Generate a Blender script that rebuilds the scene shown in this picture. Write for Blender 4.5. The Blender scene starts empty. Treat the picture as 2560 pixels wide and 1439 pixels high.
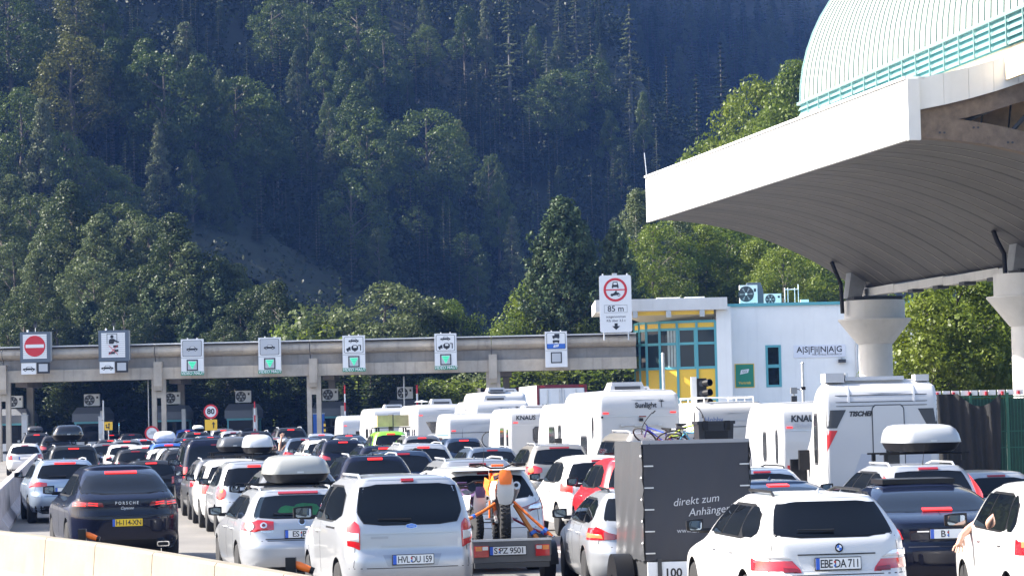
import bpy, bmesh, math, random
import numpy as np
from mathutils import Vector, Matrix, Euler
random.seed(7)
R = math.radians
scene = bpy.context.scene
COL = scene.collection

# ------------------------------------------------------------------ camera
F = 6500.0                      # focal length in photo pixels (2560 px wide)
CAMH = 2.35
PITCH = math.atan((1055 - 719.5) / F)
ROLL = R(1.3)
cam_data = bpy.data.cameras.new("camera")
cam = bpy.data.objects.new("camera", cam_data)
COL.objects.link(cam)
cam_data.sensor_width = 36.0
cam_data.lens = 36.0 * F / 2560.0
cam_data.clip_start = 0.5
cam_data.clip_end = 9000
CAMROT = Matrix.Rotation(R(90) + PITCH, 3, 'X') @ Matrix.Rotation(-ROLL, 3, 'Z')
cam.matrix_world = Matrix.Translation((0, 0, CAMH)) @ CAMROT.to_4x4()
scene.camera = cam

# ------------------------------------------------------------------ light
SUN_AZ, SUN_EL = 88.0, 37.0     # degrees left of the view direction, elevation
world = bpy.data.worlds.new("World")
scene.world = world
world.use_nodes = True
wn = world.node_tree.nodes
sky = wn.new("ShaderNodeTexSky")
sky.sky_type = 'NISHITA'
sky.sun_disc = False
sky.sun_elevation = R(SUN_EL)
sky.sun_rotation = R(-SUN_AZ)
sky.altitude = 600
sky.air_density = 1.0
sky.dust_density = 4.0
sky.ozone_density = 0.6
bg = wn["Background"]
bg.inputs["Strength"].default_value = 0.12
world.node_tree.links.new(sky.outputs[0], bg.inputs[0])
sd = bpy.data.lights.new("sun", 'SUN')
sd.energy = 4.5
sd.angle = R(0.5)
sd.color = (1.0, 0.945, 0.86)
sun = bpy.data.objects.new("sun", sd)
COL.objects.link(sun)
SUNDIR = Vector((-math.sin(R(SUN_AZ)) * math.cos(R(SUN_EL)), math.cos(R(SUN_AZ)) * math.cos(R(SUN_EL)), math.sin(R(SUN_EL))))
sun.rotation_euler = SUNDIR.to_track_quat('Z', 'Y').to_euler()
sun.location = (-60, 30, 60)

scene.view_settings.view_transform = 'Standard'
scene.view_settings.look = 'None'
scene.view_settings.exposure = 1.88
scene.view_settings.gamma = 1.0
scene.view_settings.use_curve_mapping = False
scene.cycles.max_bounces = 6
scene.cycles.diffuse_bounces = 3
scene.cycles.glossy_bounces = 3
scene.cycles.transmission_bounces = 4
scene.cycles.volume_bounces = 0
scene.cycles.transparent_max_bounces = 6
scene.cycles.sample_clamp_indirect = 4.0
scene.cycles.use_denoising = True
scene.cycles.caustics_reflective = False
scene.cycles.caustics_refractive = False

# ------------------------------------------------------------------ where things stand
def ray(px, py):
    v = CAMROT @ Vector(((px - 1280) / F, -(py - 719.5) / F, -1.0))
    return v
def P(px, py, d):
    """world point seen at photo pixel (px, py) standing d metres away (Y = d)"""
    v = ray(px, py)
    k = d / v.y
    return Vector((v.x * k, d, CAMH + v.z * k))
def proj(p):
    q = CAMROT.transposed() @ (Vector(p) - Vector((0, 0, CAMH)))
    return 1280 + F * q.x / -q.z, 719.5 - F * q.y / -q.z
def yh(px):
    return 1055 - (px - 1280) * math.tan(ROLL)
def ground(y):
    """the carriageway climbs gently towards the toll booths"""
    t = max(0.0, y - 38.0)
    return 0.0065 * t * t / (t + 12.0) if t > 0 else 0.0
def at(px, s, z=1.0):
    """X, Y of a thing whose scale in the photo is s pixels per metre"""
    d = F / s
    g = ground(d)
    py = yh(px) + (CAMH - g - z) * s
    p = P(px, py, d)
    return p.x, d, g

# ------------------------------------------------------------------ mesh helpers
class MB:
    def __init__(self):
        self.v, self.f, self.m = [], [], []
    def add(self, verts, faces, mi=0):
        o = len(self.v)
        self.v += [tuple(p) for p in verts]
        self.f += [tuple(o + i for i in fa) for fa in faces]
        self.m += [mi] * len(faces)
        return self
    def box(self, x0, x1, y0, y1, z0, z1, mi=0):
        return self.add([(x0,y0,z0),(x1,y0,z0),(x1,y1,z0),(x0,y1,z0),(x0,y0,z1),(x1,y0,z1),(x1,y1,z1),(x0,y1,z1)],
            [(0,3,2,1),(4,5,6,7),(0,1,5,4),(1,2,6,5),(2,3,7,6),(3,0,4,7)], mi)
    def prism(self, poly, y0, y1, axis='y', mi=0):
        """poly: list of 2-D points; extruded along axis"""
        n = len(poly)
        def mk(a, b, t):
            return {'y': (a, t, b), 'x': (t, a, b), 'z': (a, b, t)}[axis]
        vs = [mk(a, b, y0) for a, b in poly] + [mk(a, b, y1) for a, b in poly]
        fs = [tuple(range(n)), tuple(range(2 * n - 1, n - 1, -1))]
        fs += [(i, i + n, (i + 1) % n + n, (i + 1) % n) for i in range(n)]
        return self.add(vs, fs, mi)
    def tube(self, pts, r, n=8, mi=0, caps=True):
        pts = [Vector(p) for p in pts]
        rs = r if isinstance(r, (list, tuple)) else [r] * len(pts)
        rings = []
        up = None
        for i, p in enumerate(pts):
            t = (pts[min(i + 1, len(pts) - 1)] - pts[max(i - 1, 0)])
            t = t.normalized() if t.length > 1e-9 else Vector((0, 0, 1))
            if up is None:
                up = Vector((0, 0, 1)) if abs(t.z) < 0.9 else Vector((1, 0, 0))
            a = t.cross(up)
            a = a.normalized() if a.length > 1e-6 else Vector((1, 0, 0))
            b = a.cross(t).normalized()
            up = b
            rings.append([p + (a * math.cos(2 * math.pi * k / n) + b * math.sin(2 * math.pi * k / n)) * rs[i] for k in range(n)])
        vs = [q for rg in rings for q in rg]
        fs = []
        for i in range(len(pts) - 1):
            for k in range(n):
                fs.append((i * n + k, (i + 1) * n + k, (i + 1) * n + (k + 1) % n, i * n + (k + 1) % n))
        if caps:
            fs.append(tuple(range(n)))
            fs.append(tuple(range((len(pts) - 1) * n + n - 1, (len(pts) - 1) * n - 1, -1)))
        return self.add(vs, fs, mi)
    def lathe(self, prof, n=16, c=(0, 0, 0), axis='z', mi=0):
        """prof: (radius, height) pairs about the axis"""
        vs, fs = [], []
        for r, h in prof:
            for k in range(n):
                a = 2 * math.pi * k / n
                u, w = r * math.cos(a), r * math.sin(a)
                q = {'z': (u, w, h), 'y': (u, h, w), 'x': (h, u, w)}[axis]
                vs.append((c[0] + q[0], c[1] + q[1], c[2] + q[2]))
        for i in range(len(prof) - 1):
            for k in range(n):
                fs.append((i * n + k, i * n + (k + 1) % n, (i + 1) * n + (k + 1) % n, (i + 1) * n + k))
        fs.append(tuple(range(n - 1, -1, -1)))
        fs.append(tuple(range((len(prof) - 1) * n, len(prof) * n)))
        return self.add(vs, fs, mi)
    def grid(self, rows, mi=0, closed=False):
        nr, nc = len(rows), len(rows[0])
        vs = [p for r in rows for p in r]
        fs = []
        for i in range(nr - 1):
            for k in range(nc if closed else nc - 1):
                fs.append((i * nc + k, i * nc + (k + 1) % nc, (i + 1) * nc + (k + 1) % nc, (i + 1) * nc + k))
        return self.add(vs, fs, mi)
    def mesh(self, name, mats, smooth=None):
        me = bpy.data.meshes.new(name)
        me.from_pydata(self.v, [], self.f)
        for m in (mats if isinstance(mats, (list, tuple)) else [mats]):
            me.materials.append(m)
        if any(self.m):
            me.polygons.foreach_set('material_index', self.m)
        if smooth is not None:
            me.polygons.foreach_set('use_smooth', [True] * len(me.polygons))
            me.set_sharp_from_angle(angle=R(smooth))
        me.update()
        return me
    def build(self, name, mats, parent=None, smooth=None, fix=False):
        me = self.mesh(name, mats, smooth)
        if fix:
            b = bmesh.new(); b.from_mesh(me)
            bmesh.ops.recalc_face_normals(b, faces=b.faces)
            b.to_mesh(me); b.free()
            if smooth is not None:
                me.set_sharp_from_angle(angle=R(smooth))
        return link(name, me, parent)
def link(name, data, parent=None):
    o = bpy.data.objects.new(name, data)
    COL.objects.link(o)
    if parent is not None:
        o.parent = parent
    return o
def tag(o, label=None, cat=None, group=None, kind=None):
    if label: o['label'] = label
    if cat: o['category'] = cat
    if group: o['group'] = group
    if kind: o['kind'] = kind
    return o
def thing(name, label, cat, loc=(0, 0, 0), rz=0.0, group=None):
    o = link(name, None)
    o.location = loc
    o.rotation_euler = (0, 0, rz)
    o.empty_display_size = 0.3
    return tag(o, label, cat, group)
def copy_tree(o, parent=None):
    c = o.copy()
    COL.objects.link(c)
    c.parent = parent
    for ch in list(o.children):
        copy_tree(ch, c)
    return c
def rounded(poly, k=2):
    for _ in range(k):
        out = []
        n = len(poly)
        for i in range(n):
            a, b = poly[i], poly[(i + 1) % n]
            out.append((a[0] * .75 + b[0] * .25, a[1] * .75 + b[1] * .25))
            out.append((a[0] * .25 + b[0] * .75, a[1] * .25 + b[1] * .75))
        poly = out
    return poly
def rrect(x0, x1, z0, z1, r, n=4):
    pts = []
    for cx, cz, a0 in ((x1 - r, z0 + r, -90), (x1 - r, z1 - r, 0), (x0 + r, z1 - r, 90), (x0 + r, z0 + r, 180)):
        for k in range(n + 1):
            a = R(a0 + 90 * k / n)
            pts.append((cx + r * math.cos(a), cz + r * math.sin(a)))
    return pts
_tc = {}
def text_mesh(body, size, align='CENTER', extrude=0.0, shear=0.0, bold=0.0, space=1.0):
    """flat lettering in the XY plane as mesh data (vertices, faces)"""
    key = (body, size, align, extrude, shear, bold, space)
    if key in _tc:
        return _tc[key]
    cu = bpy.data.curves.new('lettering', 'FONT')
    cu.body = body; cu.size = size; cu.align_x = align; cu.align_y = 'CENTER'
    cu.extrude = extrude; cu.shear = shear; cu.offset = bold; cu.space_character = space
    cu.resolution_u = 3
    o = bpy.data.objects.new('lettering', cu)
    me = o.to_mesh()
    vs = [tuple(v.co) for v in me.vertices]
    fs = [tuple(p.vertices) for p in me.polygons]
    o.to_mesh_clear()
    bpy.data.objects.remove(o); bpy.data.curves.remove(cu)
    _tc[key] = (vs, fs)
    return vs, fs

# ------------------------------------------------------------------ materials
MATS = {}
def mat(name, col, rough=0.5, metal=0.0, spec=0.5, coat=0.0, noise=0.0, nscale=3.0, bump=0.0, bscale=40.0, emis=None, estr=0.0,
        streak=0.0, streak_col=(0.05, 0.045, 0.04), coatr=0.03, rand=0.0):
    if name in MATS:
        return MATS[name]
    m = bpy.data.materials.new(name)
    m.use_nodes = True
    nt = m.node_tree
    b = nt.nodes["Principled BSDF"]
    b.inputs["Base Color"].default_value = (*col, 1)
    b.inputs["Roughness"].default_value = rough
    b.inputs["Metallic"].default_value = metal
    b.inputs["Specular IOR Level"].default_value = spec
    b.inputs["Coat Weight"].default_value = coat
    b.inputs["Coat Roughness"].default_value = coatr
    if emis:
        b.inputs["Emission Color"].default_value = (*emis, 1)
        b.inputs["Emission Strength"].default_value = estr
    tc = None
    if noise or bump or streak:
        tc = nt.nodes.new("ShaderNodeTexCoord")
    if noise:
        n = nt.nodes.new("ShaderNodeTexNoise")
        n.inputs["Scale"].default_value = nscale
        n.inputs["Detail"].default_value = 6
        n.inputs["Roughness"].default_value = 0.65
        nt.links.new(tc.outputs["Object"], n.inputs["Vector"])
        rp = nt.nodes.new("ShaderNodeValToRGB")
        rp.color_ramp.elements[0].position = 0.3
        rp.color_ramp.elements[1].position = 0.72
        rp.color_ramp.elements[0].color = (*[c * (1 - noise) for c in col], 1)
        rp.color_ramp.elements[1].color = (*[min(1, c * (1 + noise * 0.6)) for c in col], 1)
        nt.links.new(n.outputs["Fac"], rp.inputs["Fac"])
        last = rp.outputs["Color"]
        if streak:
            mp = nt.nodes.new("ShaderNodeMapping")
            mp.inputs["Scale"].default_value = (2.2, 2.2, 0.12)
            nt.links.new(tc.outputs["Object"], mp.inputs["Vector"])
            n2 = nt.nodes.new("ShaderNodeTexNoise")
            n2.inputs["Scale"].default_value = 1.6
            n2.inputs["Detail"].default_value = 5
            nt.links.new(mp.outputs["Vector"], n2.inputs["Vector"])
            r2 = nt.nodes.new("ShaderNodeValToRGB")
            r2.color_ramp.elements[0].position = 0.55
            r2.color_ramp.elements[1].position = 0.8
            r2.color_ramp.elements[0].color = (0, 0, 0, 1)
            r2.color_ramp.elements[1].color = (streak, streak, streak, 1)
            nt.links.new(n2.outputs["Fac"], r2.inputs["Fac"])
            mx = nt.nodes.new("ShaderNodeMix")
            mx.data_type = 'RGBA'
            nt.links.new(r2.outputs["Color"], mx.inputs["Factor"])
            nt.links.new(last, mx.inputs["A"])
            mx.inputs["B"].default_value = (*streak_col, 1)
            last = mx.outputs["Result"]
        if rand:
            oi = nt.nodes.new("ShaderNodeObjectInfo")
            mr = nt.nodes.new("ShaderNodeMapRange")
            mr.inputs["To Min"].default_value = 1 - rand; mr.inputs["To Max"].default_value = 1 + rand
            nt.links.new(oi.outputs["Random"], mr.inputs["Value"])
            vm = nt.nodes.new("ShaderNodeVectorMath"); vm.operation = 'SCALE'
            nt.links.new(last, vm.inputs[0]); nt.links.new(mr.outputs[0], vm.inputs["Scale"])
            last = vm.outputs[0]
        nt.links.new(last, b.inputs["Base Color"])
    if bump:
        n = nt.nodes.new("ShaderNodeTexNoise")
        n.inputs["Scale"].default_value = bscale
        n.inputs["Detail"].default_value = 4
        nt.links.new(tc.outputs["Object"], n.inputs["Vector"])
        bp = nt.nodes.new("ShaderNodeBump")
        bp.inputs["Strength"].default_value = bump
        bp.inputs["Distance"].default_value = 0.02
        nt.links.new(n.outputs["Fac"], bp.inputs["Height"])
        nt.links.new(bp.outputs["Normal"], b.inputs["Normal"])
    MATS[name] = m
    return m
def leaf_mat(name, c1, c2, trans=0.35, rough=0.6):
    m = bpy.data.materials.new(name)
    m.use_nodes = True
    nt = m.node_tree
    nt.nodes.remove(nt.nodes["Principled BSDF"])
    out = nt.nodes["Material Output"]
    oi = nt.nodes.new("ShaderNodeObjectInfo")
    geo = nt.nodes.new("ShaderNodeTexCoord")
    n = nt.nodes.new("ShaderNodeTexNoise")
    n.inputs["Scale"].default_value = 0.9
    n.inputs["Detail"].default_value = 5
    nt.links.new(geo.outputs["Object"], n.inputs["Vector"])
    add = nt.nodes.new("ShaderNodeMath"); add.operation = 'MULTIPLY_ADD'
    nt.links.new(oi.outputs["Random"], add.inputs[0])
    add.inputs[1].default_value = 0.5
    nt.links.new(n.outputs["Fac"], add.inputs[2])
    sub = nt.nodes.new("ShaderNodeMath"); sub.operation = 'SUBTRACT'; sub.use_clamp = True
    nt.links.new(add.outputs[0], sub.inputs[0]); sub.inputs[1].default_value = 0.25
    mx = nt.nodes.new("ShaderNodeMix"); mx.data_type = 'RGBA'
    nt.links.new(sub.outputs[0], mx.inputs["Factor"])
    mx.inputs["A"].default_value = (*c1, 1); mx.inputs["B"].default_value = (*c2, 1)
    d = nt.nodes.new("ShaderNodeBsdfDiffuse"); t = nt.nodes.new("ShaderNodeBsdfTranslucent"); g = nt.nodes.new("ShaderNodeBsdfGlossy")
    g.inputs["Roughness"].default_value = 0.45
    ms = nt.nodes.new("ShaderNodeMixShader"); ms.inputs[0].default_value = trans
    ms2 = nt.nodes.new("ShaderNodeMixShader"); ms2.inputs[0].default_value = 0.02
    nt.links.new(mx.outputs["Result"], d.inputs[0]); nt.links.new(mx.outputs["Result"], t.inputs[0])
    nt.links.new(d.outputs[0], ms.inputs[1]); nt.links.new(t.outputs[0], ms.inputs[2])
    nt.links.new(ms.outputs[0], ms2.inputs[1]); nt.links.new(g.outputs[0], ms2.inputs[2])
    nt.links.new(ms2.outputs[0], out.inputs[0])
    return m
white_paint = mat('white_paint', (0.78, 0.78, 0.77), 0.45, noise=0.07, nscale=1.5)
fascia_white = mat('fascia_white', (0.66, 0.66, 0.65), 0.4, noise=0.08, nscale=0.8, rand=.05, streak=0.3, streak_col=(0.45, 0.44, 0.42))
wall_white = mat('wall_white', (0.82, 0.82, 0.80), 0.7, noise=0.06, nscale=0.7, bump=0.15, streak=0.22, streak_col=(0.4, 0.41, 0.43))
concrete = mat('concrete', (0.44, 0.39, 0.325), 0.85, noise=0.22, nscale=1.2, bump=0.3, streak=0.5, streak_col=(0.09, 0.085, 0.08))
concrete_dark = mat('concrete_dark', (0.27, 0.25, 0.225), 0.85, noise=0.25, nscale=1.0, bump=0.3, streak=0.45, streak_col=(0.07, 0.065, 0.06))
concrete_column = mat('concrete_column', (0.56, 0.555, 0.54), 0.8, noise=0.12, nscale=1.1, bump=0.2, streak=0.2, streak_col=(0.25, 0.25, 0.24))
barrier_mat = mat('barrier_concrete', (0.225, 0.195, 0.15), 0.85, noise=0.16, nscale=2.0, bump=0.25, streak=0.18, streak_col=(0.3, 0.24, 0.19))
barrier_grey = mat('barrier_grey', (0.40, 0.36, 0.36), 0.85, noise=0.25, nscale=2.0, bump=0.25, streak=0.35, streak_col=(0.2, 0.13, 0.13))
black_plastic = mat('black_plastic', (0.007, 0.007, 0.008), 0.45, spec=.3)
dark_rubber = mat('dark_rubber', (0.018, 0.018, 0.018), 0.8, noise=0.3, nscale=20)
grey_metal = mat('grey_metal', (0.30, 0.31, 0.32), 0.45, metal=0.6, noise=0.15)
galv = mat('galvanised', (0.52, 0.53, 0.54), 0.4, metal=0.7, noise=0.12, nscale=9)
dark_metal = mat('dark_metal', (0.05, 0.052, 0.056), 0.5, metal=0.3)
slate = mat('slate_frame', (0.10, 0.125, 0.16), 0.5)
teal = mat('teal_paint', (0.10, 0.36, 0.40), 0.4)
teal_light = mat('teal_light', (0.16, 0.265, 0.26), 0.45)
yellow = mat('yellow_panel', (0.82, 0.50, 0.035), 0.4, noise=0.05)
cream = mat('cream_panel', (0.72, 0.62, 0.45), 0.6, noise=0.05)
sign_white = mat('sign_white', (0.74, 0.75, 0.76), 0.4, noise=0.04)
sign_grey = mat('sign_grey', (0.45, 0.47, 0.50), 0.4)
sign_red = mat('sign_red', (0.55, 0.02, 0.03), 0.45)
sign_black = mat('sign_black', (0.012, 0.012, 0.014), 0.5)
sign_blue = mat('sign_blue', (0.03, 0.13, 0.50), 0.45)
sign_green = mat('sign_green', (0.0, 0.22, 0.12), 0.45)
led_green = mat('led_green', (0.05, 0.5, 0.3), 0.4, emis=(0.10, 0.80, 0.45), estr=0.22)
sign_back = mat('sign_back', (0.30, 0.33, 0.36), 0.5, metal=0.4, noise=0.1)
orange = mat('orange_plastic', (0.85, 0.17, 0.015), 0.4)
timber = mat('timber', (0.17, 0.125, 0.09), 0.7, noise=0.35, nscale=5)
glass_dark = mat('window_glass', (0.006, 0.008, 0.010), 0.03, spec=0.35)

# ------------------------------------------------------------------ ground
def road_mat():
    m = bpy.data.materials.new('road_surface'); m.use_nodes = True
    nt = m.node_tree; b = nt.nodes["Principled BSDF"]
    tc = nt.nodes.new("ShaderNodeTexCoord")
    n1 = nt.nodes.new("ShaderNodeTexNoise"); n1.inputs["Scale"].default_value = 0.35; n1.inputs["Detail"].default_value = 8
    n2 = nt.nodes.new("ShaderNodeTexNoise"); n2.inputs["Scale"].default_value = 60; n2.inputs["Detail"].default_value = 3
    nt.links.new(tc.outputs["Object"], n1.inputs["Vector"]); nt.links.new(tc.outputs["Object"], n2.inputs["Vector"])
    r1 = nt.nodes.new("ShaderNodeValToRGB")
    r1.color_ramp.elements[0].position = 0.3; r1.color_ramp.elements[0].color = (0.15, 0.143, 0.135, 1)
    r1.color_ramp.elements[1].position = 0.7; r1.color_ramp.elements[1].color = (0.25, 0.235, 0.215, 1)
    nt.links.new(n1.outputs["Fac"], r1.inputs["Fac"])
    mx = nt.nodes.new("ShaderNodeMix"); mx.data_type = 'RGBA'; mx.blend_type = 'MULTIPLY'; mx.inputs["Factor"].default_value = 0.5
    nt.links.new(r1.outputs["Color"], mx.inputs["A"]); nt.links.new(n2.outputs["Fac"], mx.inputs["B"])
    nt.links.new(mx.outputs["Result"], b.inputs["Base Color"])
    b.inputs["Roughness"].default_value = 0.85
    bp = nt.nodes.new("ShaderNodeBump"); bp.inputs["Strength"].default_value = 0.4; bp.inputs["Distance"].default_value = 0.01
    nt.links.new(n2.outputs["Fac"], bp.inputs["Height"]); nt.links.new(bp.outputs["Normal"], b.inputs["Normal"])
    return m
road_m = road_mat()
asphalt_m = mat('asphalt', (0.06, 0.06, 0.062), 0.9, noise=0.25, nscale=0.6, bump=0.3, bscale=80)
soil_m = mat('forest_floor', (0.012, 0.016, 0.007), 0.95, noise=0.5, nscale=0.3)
slope_grass = mat('slope_grass', (0.10, 0.115, 0.055), 0.95, noise=0.4, nscale=0.2)

ys = [-80, -20, 0, 20, 38, 45, 52, 60, 70, 80, 90, 100, 115, 130, 150, 175, 205, 240, 300]
def sheet(name, x0, x1, dz, m, ys=ys, nx=2):
    mb = MB()
    rows = [[(x0(y) + (x1(y) - x0(y)) * k / (nx - 1), y, ground(y) + dz) for k in range(nx)] for y in ys]
    return tag(mb.grid(rows).build(name, m), kind='structure')
sheet('road', lambda y: -34 - y * 0.1, lambda y: 34 + y * 0.05, 0.0, road_m)
sheet('shoulder', lambda y: -30 - 0.19 * (y - 40), lambda y: -7.9 - 0.19 * (y - 40) - (2.2 if y < 45 else 0), 0.004, asphalt_m, ys=[28, 34, 38, 45, 52, 60, 70, 80, 90])
# the land all round: falls away a little below the carriageway, out to the horizon
mb = MB()
mb.box(-2200, 2200, -900, 2600, -0.9, -0.35)
tag(mb.build('ground', soil_m), kind='structure')

# lane lines between the queues (white paint)
paint_line = mat('road_paint', (0.72, 0.72, 0.70), 0.7, noise=0.25, nscale=6)
lines = thing('lane_marking', 'dashed white lane line painted on the concrete between the queues', 'road marking', (0, 0, 0))
for off in (3.0, 6.3, 9.6, 13.2):
    for k in range(11):
        y0 = 18 + 9 * k
        mb = MB()
        pts = []
        for yy in (y0, y0 + 4):
            xx = off / 0.98 - 0.194 * yy
            pts.append((xx, yy, ground(yy) + 0.005))
        w = 0.075
        mb.add([(pts[0][0]-w, pts[0][1], pts[0][2]), (pts[0][0]+w, pts[0][1], pts[0][2]), (pts[1][0]+w, pts[1][1], pts[1][2]), (pts[1][0]-w, pts[1][1], pts[1][2])], [(0,1,2,3)])
        mb.build('dash', paint_line, lines)

# ------------------------------------------------------------------ concrete barriers
def jersey(p0, p1, h=0.86, bw=0.6, m=barrier_mat, parent=None):
    p0, p1 = Vector(p0), Vector(p1)
    L = (p1 - p0).length - 0.03
    prof = [(-bw/2, 0), (bw/2, 0), (bw/2, 0.08), (bw*0.24, 0.30), (bw*0.17, h-0.03), (bw*0.13, h), (-bw*0.13, h), (-bw*0.17, h-0.03), (-bw*0.24, 0.30), (-bw/2, 0.08)]
    mb = MB().prism(prof, 0.0, L, axis='y')
    o = mb.build('barrier_block', m, parent, fix=True)
    d = p1 - p0
    o.location = p0
    o.rotation_euler = (math.atan2(d.z, math.hypot(d.x, d.y)), 0, math.atan2(-d.x, d.y))
    return o
near = []
for px, py in ((-260, 1296), (-130, 1310), (0, 1325), (132, 1341), (257, 1356), (402, 1377), (560, 1403), (730, 1431), (920, 1464), (1140, 1502)):
    s = (py - yh(px)) / (CAMH - 0.86)
    d = F / s
    q = P(px, py, d)
    near.append(Vector((q.x, d, 0)))
for i in range(len(near) - 1):
    a, b = near[i], near[i + 1]
    o = jersey(a, b)
    tag(o, ['pale concrete barrier block at the far left end of the near row', 'pale concrete barrier block at the left picture edge',
            'pale concrete barrier block in front of the black coupe SUV front wheels', 'pale concrete barrier block carrying the orange lamp below the black SUV',
            'pale concrete barrier block under the yellow plate of the black SUV', 'pale concrete barrier block with the dark slot, below the black SUV exhaust',
            'pale concrete barrier block left of the silver estate car', 'pale concrete barrier block beside the lower orange lamp', 'pale concrete barrier block at the bottom edge near the silver van'][i],
        'barrier', 'near row of pale concrete barrier blocks')
    if i == 5:
        mb = MB()
        mb.box(-0.2, -0.17, 1.0, 1.05, 0.28, 0.74)
        mb.build('slot', dark_metal, o)
def far_barrier():
    pts = []
    y = 60.0
    k = 0
    while y < 128:
        x = -12.35 - (y - 62) * 0.168
        pts.append(Vector((x, y, ground(y))))
        y += 3.9
    for i in range(len(pts) - 1):
        o = jersey(pts[i], pts[i + 1], h=0.95, bw=0.62, m=barrier_grey)
        tag(o, 'stained grey concrete barrier block in the row left of the silver SUV', 'barrier', 'far row of stained concrete barrier blocks along the left edge')
far_barrier()
def lamp_arm(px, py, s, k):
    d = F / s
    q = P(px, py, d)
    t = thing('barrier_lamp', ['orange lamp arm on the barrier below the black coupe SUV', 'orange lamp arm on the barrier in front of the silver van'][k], 'lamp', (q.x, d - 0.03, q.z), 0, 'orange lamp arms on the near barrier')
    MB().box(-0.055, 0.055, -0.05, 0.05, -0.12, 0.09).build('holder', black_plastic, t)
    MB().tube([(0.02, 0, 0.03), (0.09, 0, -0.0), (0.2, 0, -0.045)], [0.032, 0.045, 0.036], 10).build('arm', orange, t, smooth=40)
    MB().tube([(0.2, 0, -0.045), (0.24, 0, -0.06)], [0.04, 0.038], 10).build('cap', black_plastic, t, smooth=40)
lamp_arm(207, 1337, 178, 0)
lamp_arm(728, 1413, 236, 1)

# ------------------------------------------------------------------ toll gantry
GD = 155.0
GS = F / GD
gz = ground(GD)
gant = thing('toll_gantry', 'long pale concrete toll gantry beam carrying the lane signs', 'gantry', (0, GD, gz))
def gx(px, py=900):
    return P(px, py, GD).x
z_top = P(800, 853, GD).z - gz
def gzp(py, px=800):
    return P(px, py, GD).z - gz
zt, z1, z2, z3 = gzp(852), gzp(884), gzp(909), gzp(938)
joints = [-130, 6, 387, 775, 1229, 1592]
for i in range(len(joints) - 1):
    x0, x1 = gx(joints[i]) + 0.02, gx(joints[i + 1]) - 0.02
    prof = [(0.55, z1)] + [(0.55 - 0.72 * math.sin(R(a)), (z1 + zt) / 2 - (zt - z1) / 2 * math.cos(R(a))) for a in range(20, 161, 20)] + [(0.55, zt)]
    MB().prism(prof, x0, x1, axis='x').build('parapet_segment', concrete, gant, smooth=30, fix=True)
    MB().box(x0, x1, -0.22, 0.6, zt, zt + 0.07).build('coping', fascia_white, gant)
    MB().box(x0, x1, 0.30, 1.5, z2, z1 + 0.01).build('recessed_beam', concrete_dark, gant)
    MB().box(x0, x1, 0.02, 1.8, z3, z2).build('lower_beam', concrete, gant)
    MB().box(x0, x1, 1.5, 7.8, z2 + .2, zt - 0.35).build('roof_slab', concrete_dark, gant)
for px in (6, 395, 783, 1232):
    x = gx(px)
    z4 = gzp(1052)
    for dx in (-0.28, 0.28):
        MB().box(x + dx - 0.14, x + dx + 0.14, 0.10, 0.42, -0.4, z3).build('column', concrete, gant)
    MB().box(x - 0.14, x + 0.14, 0.12, 0.40, gzp(985), gzp(968)).build('tie', concrete, gant)
    MB().prism([(-0.25, gzp(895)), (-0.25, gzp(955)), (-0.1, gzp(967)), (0.4, gzp(967)), (0.4, gzp(895))], x - 0.24, x + 0.24, axis='x').build('corbel', concrete, gant, fix=True)
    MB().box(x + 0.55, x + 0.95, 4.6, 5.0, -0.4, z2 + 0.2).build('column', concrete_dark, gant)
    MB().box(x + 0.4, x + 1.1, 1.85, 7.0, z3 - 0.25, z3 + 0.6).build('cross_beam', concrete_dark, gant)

# ------------------------------------------------------------------ lane signs on the gantry
def flat_poly(poly, y, name, m, parent, t=0.01):
    return MB().prism(poly, y, y - t, axis='y').build(name, m, parent, fix=True)
def circle(cx, cz, r, n=28):
    return [(cx + r * math.cos(2 * math.pi * k / n), cz + r * math.sin(2 * math.pi * k / n)) for k in range(n)]
def ringmesh(cx, cz, r0, r1, y, name, m, parent, n=28, t=0.012):
    mb = MB()
    a = circle(cx, cz, r0, n); b = circle(cx, cz, r1, n)
    vs = [(p[0], y - t, p[1]) for p in a] + [(p[0], y - t, p[1]) for p in b] + [(p[0], y, p[1]) for p in b]
    fs = [(k, (k + 1) % n, (k + 1) % n + n, k + n) for k in range(n)] + [(k + n, (k + 1) % n + n, (k + 1) % n + 2 * n, k + 2 * n) for k in range(n)]
    return mb.add(vs, fs).build(name, m, parent)
def letters(body, size, x, y, z, m, parent, align='CENTER', bold=0.0, shear=0.0, rot=0.0, space=1.0, name='lettering'):
    """lettering facing -Y (towards the camera)"""
    vs, fs = text_mesh(body, size, align, 0.0, shear, bold, space)
    c, s_ = math.cos(rot), math.sin(rot)
    mb = MB().add([(x + v[0] * c - v[1] * s_, y, z + v[0] * s_ + v[1] * c) for v in vs], fs)
    return mb.build(name, m, parent)
def car_icon(cx, cz, w, y, m, parent, k=1.0):
    h = w * 0.38 * k
    body = [(-.5, .12), (-.5, .35), (-.44, .5), (-.26, .54), (-.14, .95), (.2, .95), (.34, .56), (.47, .5), (.5, .3), (.5, .12)]
    poly = [(cx + a * w, cz + (b - .5) * h) for a, b in body]
    flat_poly(poly, y, 'car_symbol', m, parent)
    win = [(-.2, .58), (-.1, .86), (.17, .86), (.26, .58)]
    flat_poly([(cx + a * w, cz + (b - .5) * h) for a, b in win], y - 0.006, 'symbol_window', sign_white, parent)
    for a in (-.29, .3):
        flat_poly(circle(cx + a * w, cz - .38 * h, .1 * w, 12), y - 0.004, 'symbol_wheel', m, parent)
        flat_poly(circle(cx + a * w, cz - .38 * h, .045 * w, 10), y - 0.012, 'symbol_hub', sign_white, parent)
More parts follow.
